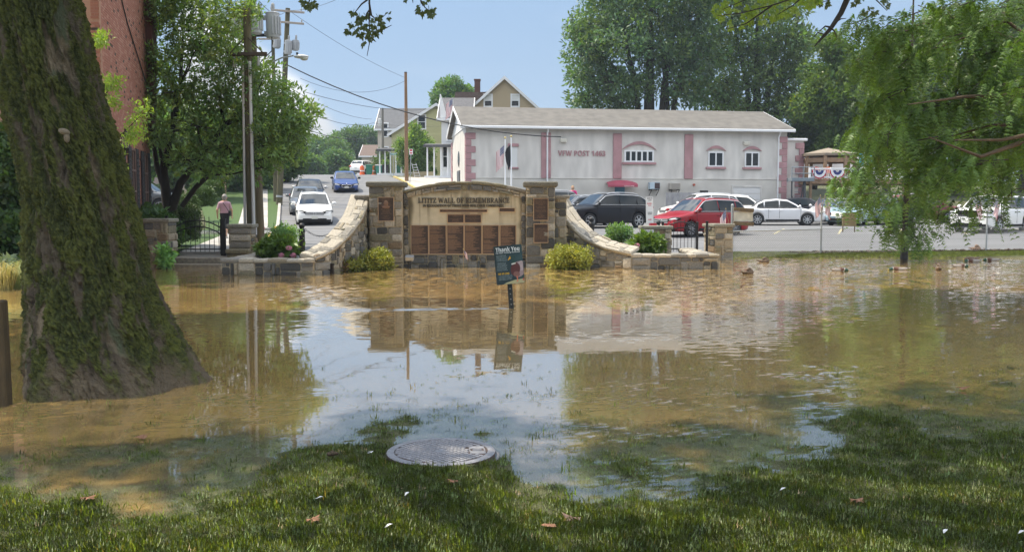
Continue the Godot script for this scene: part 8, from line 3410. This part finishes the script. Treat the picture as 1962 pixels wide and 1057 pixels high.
func build_people()->void:
	rng.seed=1313
	var d:=35.6
	var o:=at(431,457,d)
	var gy:=height(o.x,d)+0.05
	var t:=thing("person","person with short grey hair in a pink shirt walking up the pavement","person",Vector3(o.x,gy,-d),deg_to_rad(186))
	var skin:=Color(0.42,0.26,0.18)
	var shirt:=Color(0.44,0.27,0.33)
	var trou:=Color(0.012,0.013,0.02)
	var B:=func(a: Array,b: Array,r0: float,r1: float,sq:=Vector3.ONE)->Array:
		return [Vector3(a[0],a[1],a[2]),Vector3(b[0],b[1],b[2]),r0,r1,sq]
	var bones:=[
		B.call([0,0.93,0],[0,1.06,0.0],0.155,0.15,Vector3(0.9,1,1.2)),B.call([0,1.06,0],[0,1.27,-0.01],0.15,0.16,Vector3(0.88,1,1.25)),B.call([-0.11,1.315,-0.02],[0.11,1.315,-0.02],0.085,0.085),
		B.call([0,1.34,0],[0,1.46,0.03],0.058,0.052),B.call([0,1.52,0.035],[0,1.555,0.035],0.088,0.09,Vector3(1.08,1,0.95)),B.call([0,1.47,0.07],[0,1.5,0.08],0.05,0.06),
		B.call([0,1.50,0.125],[0,1.515,0.12],0.016,0.012),B.call([-0.088,1.51,0.03],[-0.088,1.53,0.03],0.018,0.018),B.call([0.088,1.51,0.03],[0.088,1.53,0.03],0.018,0.018),
		B.call([0.18,1.31,-0.02],[0.255,1.06,-0.09],0.058,0.045),B.call([0.255,1.06,-0.09],[0.265,0.86,-0.04],0.043,0.03),B.call([-0.18,1.31,-0.02],[-0.255,1.06,0.0],0.058,0.045),B.call([-0.255,1.06,0.0],[-0.25,0.87,0.10],0.043,0.03),
		B.call([0.085,0.93,0.0],[0.095,0.5,0.10],0.10,0.065),B.call([0.095,0.5,0.10],[0.09,0.09,0.06],0.062,0.042),B.call([-0.085,0.93,0.0],[-0.09,0.5,-0.03],0.10,0.065),B.call([-0.09,0.5,-0.03],[-0.09,0.14,-0.26],0.062,0.042),
		B.call([0.09,0.045,0.03],[0.095,0.035,0.19],0.045,0.038),B.call([-0.09,0.10,-0.28],[-0.092,0.035,-0.15],0.043,0.038)]
	for s in [-1.0,1.0]:
		var hx: float=0.265 if s>0 else -0.25
		var wr:=Vector3(hx,0.86 if s>0 else 0.87,-0.04 if s>0 else 0.10)
		var dn:=Vector3(0,-1,0.25).normalized()
		bones.append([wr,wr+dn*0.07,0.026,0.03,Vector3(1.4,1,0.8)])
		for f in 4:
			var fo:=wr+dn*0.075+Vector3(0,0,-0.026+f*0.0175)
			var l: float=[0.055,0.068,0.072,0.062][f]
			bones.append([fo,fo+dn*l*0.55,0.0095,0.009,Vector3.ONE])
			bones.append([fo+dn*l*0.55,fo+dn*l*0.9+Vector3(-s*0.016,0,0.0),0.009,0.008,Vector3.ONE])
		bones.append([wr+dn*0.025+Vector3(-s*0.005,0,0.025),wr+dn*0.065+Vector3(-s*0.012,0,0.05),0.011,0.009,Vector3.ONE])
	var tint:=func(p: Vector3)->Color:
		if p.y>1.385:
			return skin
		if p.y>0.94 and absf(p.x)<0.21+(0.02 if p.y>1.15 else 0.0):
			return shirt
		if p.y>1.12:
			return shirt
		if absf(p.x)>0.205 and p.y>0.7:
			return skin
		if p.y>0.36:
			return trou
		if p.y<0.085:
			return Color(0.55,0.55,0.55)
		return skin
	obj("body",body(bones,0.016,0.028,tint),M("cloth_skin",Color(1,1,1),0.8,{"vc": 1}),t)
	var hair:=body([B.call([0,1.565,0.02],[0,1.585,0.02],0.098,0.088,Vector3(1.0,1,0.92)),B.call([0,1.50,-0.035],[0,1.55,-0.02],0.07,0.085)],0.014,0.03,func(_p: Vector3)->Color: return Color(0.30,0.285,0.26))
	obj("hair",hair,M("hair_grey",Color(1,1,1),0.7,{"vc": 1,"tex": "grain","ts": 12.0}),t)
	var sh:=MB.new()
	sh.tube([Vector3(0.09,1.395,-0.02),Vector3(0.0,1.30,-0.185),Vector3(-0.1,1.15,-0.185),Vector3(-0.185,0.99,-0.12)],0.012,6)
	sh.tube([Vector3(0.09,1.395,-0.02),Vector3(0.0,1.3,0.16),Vector3(-0.1,1.15,0.18),Vector3(-0.185,0.99,0.06)],0.012,6)
	sh.box(Vector3(-0.205,0.93,-0.05),Vector3(0.08,0.2,0.22),Basis(),0.03)
	obj("shoulder_bag",sh,M("bag_black",Color(0.015,0.013,0.018),0.6),t)
	d=58.5
	o=at(1097.5,366,d)
	gy=0.95
	var t2:=thing("person","person in a bright pink top standing behind the parked cars by the hall","person",Vector3(o.x,o.y-1.36,-d),deg_to_rad(-20))
	var pk:=Color(0.65,0.03,0.20)
	var b2:=[
		B.call([0,0.93,0],[0,1.3,0],0.15,0.16,Vector3(0.9,1,1.25)),B.call([-0.13,1.34,0],[0.13,1.34,0],0.085,0.085),B.call([0,1.36,0],[0,1.48,0.02],0.055,0.052),B.call([0,1.54,0.03],[0,1.59,0.03],0.088,0.09),B.call([0,1.52,0.11],[0,1.535,0.115],0.02,0.014),
		B.call([0.2,1.32,0],[0.27,1.05,0.0],0.058,0.045),B.call([0.27,1.05,0],[0.2,1.2,0.2],0.043,0.032),B.call([-0.2,1.32,0],[-0.26,1.05,0],0.058,0.045),B.call([-0.26,1.05,0],[-0.27,0.82,0.05],0.043,0.032),
		B.call([0.09,0.93,0],[0.1,0.5,0.02],0.1,0.065),B.call([0.1,0.5,0.02],[0.1,0.08,0],0.06,0.042),B.call([-0.09,0.93,0],[-0.1,0.5,0.02],0.1,0.065),B.call([-0.1,0.5,0.02],[-0.1,0.08,0],0.06,0.042),B.call([0.1,0.04,0],[0.1,0.035,0.16],0.045,0.038),B.call([-0.1,0.04,0],[-0.1,0.035,0.16],0.045,0.038)]
	var tint2:=func(p: Vector3)->Color:
		if p.y>1.40 or (absf(p.x)>0.2 and p.y<1.12 and p.y>0.7) or p.z>0.17:
			return skin
		return pk if p.y>0.92 else Color(0.03,0.035,0.06)
	obj("body",body(b2,0.02,0.03,tint2),M("cloth_skin",Color.WHITE),t2)
	var h2:=body([B.call([0,1.6,0.0],[0,1.62,0.0],0.1,0.09),B.call([0,1.42,-0.06],[0,1.56,-0.03],0.07,0.09)],0.018,0.03,func(_p: Vector3)->Color: return Color(0.33,0.21,0.09))
	obj("hair",h2,M("hair_blond",Color(1,1,1),0.7,{"vc": 1}),t2)
func build_ducks()->void:
	rng.seed=1414
	var dm:=M("plumage",Color(1,1,1),0.7,{"vc": 1,"tex": "grain","ts": 9.0})
	var B:=func(a: Array,b: Array,r0: float,r1: float,sq:=Vector3.ONE)->Array:
		return [Vector3(a[0],a[1],a[2]),Vector3(b[0],b[1],b[2]),r0,r1,sq]
	var make:=func(pose: int,drake: bool)->MB:
		var bones:=[B.call([-0.08,0.045,0],[0.08,0.045,0],0.07,0.076,Vector3(1,1.1,0.88)),B.call([-0.09,0.055,0],[-0.30,0.095,0],0.066,0.008,Vector3(1,1.35,0.9)),B.call([0.06,0.045,0],[0.17,0.06,0],0.072,0.038)]
		var hd:=Vector3(0.30,0.05,0)
		if pose==0:
			bones.append(B.call([0.14,0.08,0],[0.26,0.07,0],0.042,0.033))
		elif pose==1:
			hd=Vector3(0.02,0.165,0.0)
			bones.append(B.call([0.13,0.10,0],[0.09,0.155,0],0.045,0.036))
		else:
			hd=Vector3(0.21,0.235,0)
			bones.append(B.call([0.14,0.09,0],[0.19,0.2,0],0.045,0.03))
		bones.append([hd,hd+Vector3(0.03,0,0),0.044,0.04,Vector3.ONE])
		var bl:=hd+(Vector3(0.055,-0.012,0) if pose!=1 else Vector3(-0.04,-0.01,0.02))
		bones.append([bl,bl+(Vector3(0.06,-0.012,0) if pose!=1 else Vector3(-0.05,-0.015,0.01)),0.016,0.013,Vector3(1,1.5,0.8)])
		var tn:=func(p: Vector3)->Color:
			var hdist:=p.distance_to(hd+Vector3(0.015,0,0))
			if hdist>0.062 and p.distance_to(bl+Vector3(0.02,-0.006,0))<0.06 and hdist<0.16 and pose!=1:
				return Color(0.36,0.28,0.05)
			if hdist<0.075:
				return Color(0.012,0.075,0.05) if drake else Color(0.13,0.09,0.055)
			if not drake:
				return Color(0.16,0.105,0.06).lerp(Color(0.055,0.035,0.022),smoothstep(-0.2,0.5,fn1.get_noise_3d(p.x*1500,p.y*1500,p.z*1500)))
			if hdist<0.095:
				return Color(0.6,0.6,0.58)
			var q:=p.x+0.25*(p.y-0.08)
			var w:=fn1.get_noise_3d(p.x*900,p.y*2600,p.z*900)*0.5
			var c:=Color(0.36,0.33,0.29).lerp(Color(0.17,0.115,0.075),smoothstep(0.075,0.125,p.y+0.02*w))
			c=c.lerp(Color(0.13,0.06,0.038),smoothstep(0.05,0.11,q))
			c=c.lerp(Color(0.03,0.03,0.03),smoothstep(-0.17,-0.20,q)*smoothstep(0.06,0.1,p.y))
			c=c.lerp(Color(0.5,0.48,0.45),smoothstep(-0.225,-0.25,q))
			return c*(1.0+0.5*w)
		return body(bones,0.012,0.045,tn)
	var proto:={}
	var n:=0
	for q in [
		[1433,521,1,false,0.3,"dark brown duck with its head tucked, nearest the right planter"],[1604,516,0,true,0.1,"mallard drake feeding head down before the fence post, facing right"],[1727,514,0,true,3.0,"mallard drake feeding beside the cypress trunk, facing left"],
		[1799,513,1,false,1.2,"small brown duck tucked up between two drakes"],[1836,508,0,true,0.1,"rusty backed duck feeding, right of the small tucked duck"],[1866,494,0,false,3.2,"brown duck at the back of the right hand group"],[1868,498,0,true,3.1,"pale drake in front of the brown duck in the right hand group"],
		[1905,496,0,true,2.9,"drake feeding at the right end of the group"],[1464,499,1,false,0.0,"brown duck close to the grass bank left of the fence post"]]:
		var d: float=EYE*FOC/(q[1]+3.0-400.0)
		var p:=at(q[0],q[1]+3.0,d)
		var t:=thing("duck",q[5],"duck",Vector3(p.x,-0.015,-d),q[4],"ducks feeding on the flood water")
		var key:="%d%s" % [q[2],q[3]]
		if not proto.has(key):
			proto[key]=(make.call(q[2],q[3]) as MB).mesh()
		obj("body",proto[key],dm,t)
		t.scale=Vector3.ONE*0.82
		n+=1
	var p2:=at(1870,484,33.2)
	for q in [[1870,33.1,0.2,false,"brown duck resting on the bank behind the feeding group"]]:
		var x: float=at(q[0],484,q[1]).x
		var t:=thing("duck",q[4],"duck",Vector3(x,height(x,q[1])+0.0,-q[1]),q[2],"ducks feeding on the flood water")
		obj("body",proto["1false"],M("plumage_rust",Color(1.6,1.2,0.8),0.7,{"vc": 1}),t)
func build_small()->void:
	rng.seed=1515
	var r:=0.355
	var o:=Vector3(at(845,880,5.97).x,0.028,-5.97)
	var t:=thing("manhole_cover","round pale iron manhole cover with a raised diamond grid in the wet grass","manhole cover",o,0.12)
	var iron:=M("cast_iron",Color(0.34,0.34,0.37),0.38,{"tex": "blotch","ts": 4.0,"bump": "fine","bh": 0.25,"metal": 0.15,"spec": 0.6})
	var groove:=M("iron_groove",Color(0.085,0.06,0.05),0.7,{"tex": "grain","ts": 8.0})
	var b:=MB.new()
	b.lathe(Vector3(0,-0.14,0),[[r+0.03,0.0],[r+0.03,0.115],[r+0.008,0.118],[r+0.006,0.09]],64)
	obj("frame_ring",b,iron,t)
	b=MB.new()
	b.lathe(Vector3(0,-0.06,0),[[r-0.002,0.0],[r-0.002,0.056],[r-0.006,0.061]],64)
	obj("lid_plate",b,groove,t)
	b=MB.new()
	var rim:=[]
	for p in [[r-0.05,0.002],[r-0.05,0.007],[r-0.01,0.007],[r-0.003,0.002]]:
		rim.append(p)
	b.lathe(Vector3(0,0.0,0),rim,64,Basis(),false)
	obj("rim",b,iron,t)
	b=MB.new()
	var st:=0.0335
	var nn:=int(r/st*1.6)
	for i in range(-nn,nn+1):
		for j in range(-nn,nn+1):
			var c:=Vector2(i+0.5*(j % 2),j*0.5).rotated(0.0)*st*1.35
			c=Vector2(i*st,j*st).rotated(PI/4+0.1)
			if c.length()>r-0.062 or Rect2(0.17,-0.10,0.12,0.2).has_point(c) or c.length()<0.045:
				continue
			b.box(Vector3(c.x,0.004,c.y),Vector3(st*0.72,0.008,st*0.72),Basis(Vector3.UP,-PI/4-0.1),0.002)
	stuff("raised_grid",b,iron,t)
	b=MB.new()
	b.cyl(Vector3(0,0,0),Vector3(0,0.007,0),0.045,0.042,20)
	b.box(Vector3(0.235,0.003,0.06),Vector3(0.10,0.008,0.06),Basis(),0.002)
	b.box(Vector3(0.235,0.003,-0.065),Vector3(0.10,0.008,0.06),Basis(),0.002)
	for s in [-1,1]:
		b.box(Vector3(0.235+s*0.048,0.0035,0),Vector3(0.008,0.009,0.07),Basis(),0.002)
	for zz in [-0.012,0.008]:
		b.box(Vector3(0.235,0.0035,zz),Vector3(0.06,0.008,0.007),Basis(Vector3.UP,0.15),0.002)
	obj("pick_hole_plate",b,iron,t)
	var fp:=thing("wooden_post","weathered square wooden post at the lower left edge beside the trunk","post",Vector3(at(2,780,7.55).x,0,-7.55),0.1)
	b=MB.new()
	b.box(Vector3(0,0.37,0),Vector3(0.125,0.98,0.125),Basis(Vector3(0,0,1),0.01),0.012)
	obj("post",b,M("post_wood",Color(0.085,0.06,0.028),0.9,{"tex": "blotch","ts": 3.0,"sy": 0.2,"bump": "lump","bh": 0.8}),fp)
	var gz:=func(px: float,py: float)->Vector3:
		var d:=EYE*FOC/(py-400.0)
		for k in 4:
			var hh:=height(at(px,py,d).x,d)
			d=(EYE-hh)*FOC/(py-400.0)
		var p:=at(px,py,d)
		return Vector3(p.x,maxf(height(p.x,d),0.0)+0.028,-d)
	var white:=M("feather_white",Color(0.75,0.75,0.74),0.8,{"back": Color(0.6,0.6,0.6)})
	var n:=0
	for q in [[1500,961,0.5,"white feather standing in the grass at lower right"],[779,971,1.2,"white feather in the grass below the manhole cover"],[613,979,0.2,"white feather in the grass at lower left of centre"],[712,890,-0.9,"curled cream feather just left of the manhole cover"],[745,1037,0.7,"tiny feather near the bottom edge below the cover"],[1957,1050,0.4,"white feather in the bottom right corner"],[1810,1048,0.9,"small white feather near the bottom right corner"]]:
		var p: Vector3=gz.call(q[0],q[1])
		var f:=thing("feather",q[3],"feather",p+Vector3(0,0.012,0),q[2],"white feathers in the grass")
		var l:=0.032 if n!=3 else 0.075
		var m:=MB.new()
		var rr:=[]
		for i in 9:
			var u:=i/8.0
			var ww:=l*0.26*sin(PI*clampf(u*0.92+0.08,0,1))
			var c:=Vector3(l*(u-0.5),0.35*l*sin(u*2.0),0.3*l*u*u)
			rr.append(PackedVector3Array([c+Vector3(0,0.15*ww,-ww),c,c+Vector3(0,0.15*ww,ww)]))
		m.loft(rr,false,false,false,Vector3.UP)
		obj("vane",m,white,f)
		m=MB.new()
		m.tube([Vector3(-l*0.7,0,0),Vector3(0,0.3*l,0.08*l),Vector3(l*0.45,0.33*l,0.26*l)],0.0012,4)
		obj("quill",m,white,f)
		n+=1
	var brown:=[M("dead_leaf",Color(0.22,0.11,0.06),0.8),M("dead_leaf_dark",Color(0.12,0.075,0.06),0.8)]
	n=0
	for q in [[1098,1013,0.16,1,"large grey brown dead leaf near the bottom edge"],[1052,1026,0.09,0,"tan dead leaf left of the grey brown one"],[597,1016,0.11,0,"brown dead leaf near the bottom, left of centre"],[1640,977,0.12,0,"rusty dead leaf in the grass at right"],[1843,758,0.14,0,"orange brown leaf floating at right"],[870,938,0.09,0,"small brown leaf below the manhole cover"],[275,855,0.13,0,"orange leaf sunk in the brown shallows at left"],[165,972,0.12,0,"orange leaf in the wet grass at far left"]]:
		var p: Vector3=gz.call(q[0],q[1])
		var f:=thing("fallen_leaf",q[4],"leaf",p,rf(0,TAU),"fallen leaves")
		var o2:=obj("blade",lobed_leaf(q[2]),brown[q[3]],f)
		o2.rotation=Vector3(-PI/2+rf(-0.3,0.3),0,0)
		n+=1
	var cl:=thing("clod","dark clod of muddy turf left of the manhole cover","clod",gz.call(638,888))
	b=MB.new()
	for i in 9:
		b.ell(Vector3(rf(-0.03,0.03),0.01+rf(0,0.012),rf(-0.02,0.02)),Vector3(rf(0.012,0.025),rf(0.008,0.016),rf(0.012,0.02)),8)
	obj("lump",b,M("mud_dark",Color(0.05,0.035,0.02),0.95),cl)
	var fl:=MB.new()
	for i in 420:
		var x:=rf(9.5,21.0)
		var dd:=31.75+(x-9.5)*0.14+rng.randfn()*0.12
		var g:=rf(0,PI)
		var l:=rf(0.05,0.22)
		fl.box(Vector3(x,height(x,dd)+rf(0.02,0.06),-dd),Vector3(l,rf(0.012,0.03),rf(0.015,0.06)),Basis(Vector3.UP,g)*Basis(Vector3(0,0,1),rf(-0.4,0.4)))
	tag(stuff("flotsam",fl,M("flotsam_brown",Color(0.10,0.07,0.045),0.95)),"line of brown twigs and leaves left along the far bank under the fence","debris")
func tuft(n: int,h: float,w: float,spread: float)->ArrayMesh:
	var b:=MB.new()
	for i in n:
		var g:=rf(0,TAU)
		var out:=Vector3(cos(g),0,sin(g))
		var o:=out.rotated(Vector3.UP,rf(-1,1))*spread*rf(0,1)
		var l:=h*rf(0.55,1.2)
		var sd:=Vector3(-sin(g),0,cos(g))*w*0.5
		var lean:=rf(0.3,1.7)
		var p1:=o+out*l*lean*0.35+Vector3(0,l*0.6,0)
		var p2:=o+out*l*lean+Vector3(0,l*rf(0.3,1.0),0)
		var nn:=(out*0.7+Vector3.UP*0.8).normalized()
		var k:=b.v.size()
		b.add(o-sd,nn)
		b.add(o+sd,nn)
		b.add(p1+sd*0.8,nn)
		b.add(p1-sd*0.8,nn)
		b.add(p2,nn)
		b.ix.append_array([k,k+1,k+2,k,k+2,k+3,k+3,k+2,k+4])
	return b.mesh()
func build_grass()->void:
	rng.seed=1616
	var gm:=leaf_mat("grass",Color(0.185,0.265,0.105),1.0)
	var tf:=tuft(10,0.029,0.0034,0.032)
	var xs:=[]
	var cs:=[]
	var mh:=Vector2(at(845,880,5.97).x,5.97)
	var i:=0
	while i<130000:
		i+=1
		var d:=3.75+5.8*pow(rf(),1.35)
		var x:=rf(-1,1)*(d*0.57+0.25)
		if Vector2(x,d).distance_to(mh)<0.375:
			continue
		var hh:=height(x,d)
		var den:=1.0
		if hh>=0.012:
			den=0.62+0.5*(fn1.get_noise_2d(x*120.0+70.0,d*120.0))
		if hh<0.012:
			var patch:=fn1.get_noise_2d(x*70.0+300.0,d*110.0)*0.5+0.5
			den=curve([-0.2,0.0,-0.14,0.03,-0.07,0.16,-0.03,0.30,-0.01,0.42,0.004,0.6],hh)*(0.25+0.85*smoothstep(0.3,0.7,patch))
			if hh<-0.008:
				den*= lerpf(0.4,1.0,smoothstep(0.2,0.9,absf(x+0.9)-0.5))
			if x<-1.2:
				den*= 0.7
		if rng.randf()>den:
			continue
		var s:=rf(0.75,1.3)
		if hh<0.0:
			s*= rf(0.35,0.7) if rng.randf()<0.93 else rf(0.9,1.5)
		var y:=hh-0.004
		if hh<-0.012:
			y=maxf(hh,-rf(0.006,0.022))
		xs.append(Transform3D(Basis(Vector3.UP,rf(0,TAU))*Basis(Vector3.RIGHT,rng.randfn()*0.3)*Basis.from_scale(Vector3.ONE*s),Vector3(x,y,-d)))
		var tn:=fn1.get_noise_2d(x*45.0,d*45.0)
		var v:=clampf(1.0+0.34*rng.randfn()+0.45*tn,0.4,2.0)
		var dry:=smoothstep(0.25,0.9,rng.randf()*(0.9+tn*0.5))*0.35
		if rng.randf()<0.02:
			dry=1.4
		cs.append(Color(v*(1.0+dry*1.1),v*(1.0+dry*0.25),v*(1+dry*0.9)))
	tag(swarm("grass",tf,gm,xs,cs),"wet lawn in the foreground sinking under the flood","grass")
	xs=[]
	cs=[]
	for k in 16000:
		var x:=rf(6.9,22.0)
		var d:=lerpf(30.1,32.3,rf())+(x-9.0)*0.10
		var hh:=height(x,d)
		if hh<-0.02:
			continue
		xs.append(Transform3D(Basis(Vector3.UP,rf(0,TAU))*Basis.from_scale(Vector3.ONE*rf(1.2,2.2)),Vector3(x,hh,-d)))
		var v:=clampf(1.0+0.25*rng.randfn(),0.5,1.7)
		cs.append(Color(v*1.3,v*1.25,v))
	tag(swarm("grass",tf,leaf_mat("bank_grass",Color(0.20,0.26,0.06),0.9),xs,cs),"narrow strip of bright grass along the far bank under the fence","grass")
	xs=[]
	cs=[]
	for k in 60000:
		var d:=27.0+60.0*pow(rf(),1.6)
		var l:=road_left(d)
		var side:=rf()
		var x: float
		if side<0.5:
			if d>37.3 and d<42.1:
				continue
			x=rf(l+walk_edge(d)+0.03,l-0.18)
		else:
			x=rf(l-4.3-1.0*sin(d*0.12),l+walk_edge(d)-1.52)
		var hh:=height(x,d)
		xs.append(Transform3D(Basis(Vector3.UP,rf(0,TAU))*Basis.from_scale(Vector3(1.9,1.1,1.9)*rf(0.8,1.3)),Vector3(x,hh-(0.0 if side>=0.5 else 0.02),-d)))
		var v:=clampf(1.0+0.2*rng.randfn(),0.6,1.6)
		cs.append(Color(v,v*1.12,v))
	tag(swarm("grass",tf,leaf_mat("lawn",Color(0.10,0.20,0.03),0.7),xs,cs),"mown grass on the verge island and the slope above the walk","grass")
	var t1:=func(q: float)->float: return road_left(q)+walk_edge(q)
	var t2:=func(q: float)->float: return road_left(q)-0.17
	var lawn:=M("turf",Color(0.055,0.11,0.018),0.95,{"tex": "blotch","ts": 0.8})
	struct("verge",strip(t1,t2,26.7,37.35,0.6,3,0.06),lawn)
	struct("verge_island",strip(t1,t2,42.05,100.0,1.0,3,0.06),lawn)
	var t3:=func(q: float)->float: return road_left(q)-4.3-1.0*sin(q*0.12)
	var t4:=func(q: float)->float: return road_left(q)+walk_edge(q)-1.5
	struct("lawn",strip(t3,t4,29.0,90.0,1.0,3,0.03),lawn)
	struct("upper_lawn",strip(func(q: float)->float: return road_left(q)-30.0,func(q: float)->float: return road_left(q)-12.0,50.0,200.0,3.0,6,0.03),lawn)
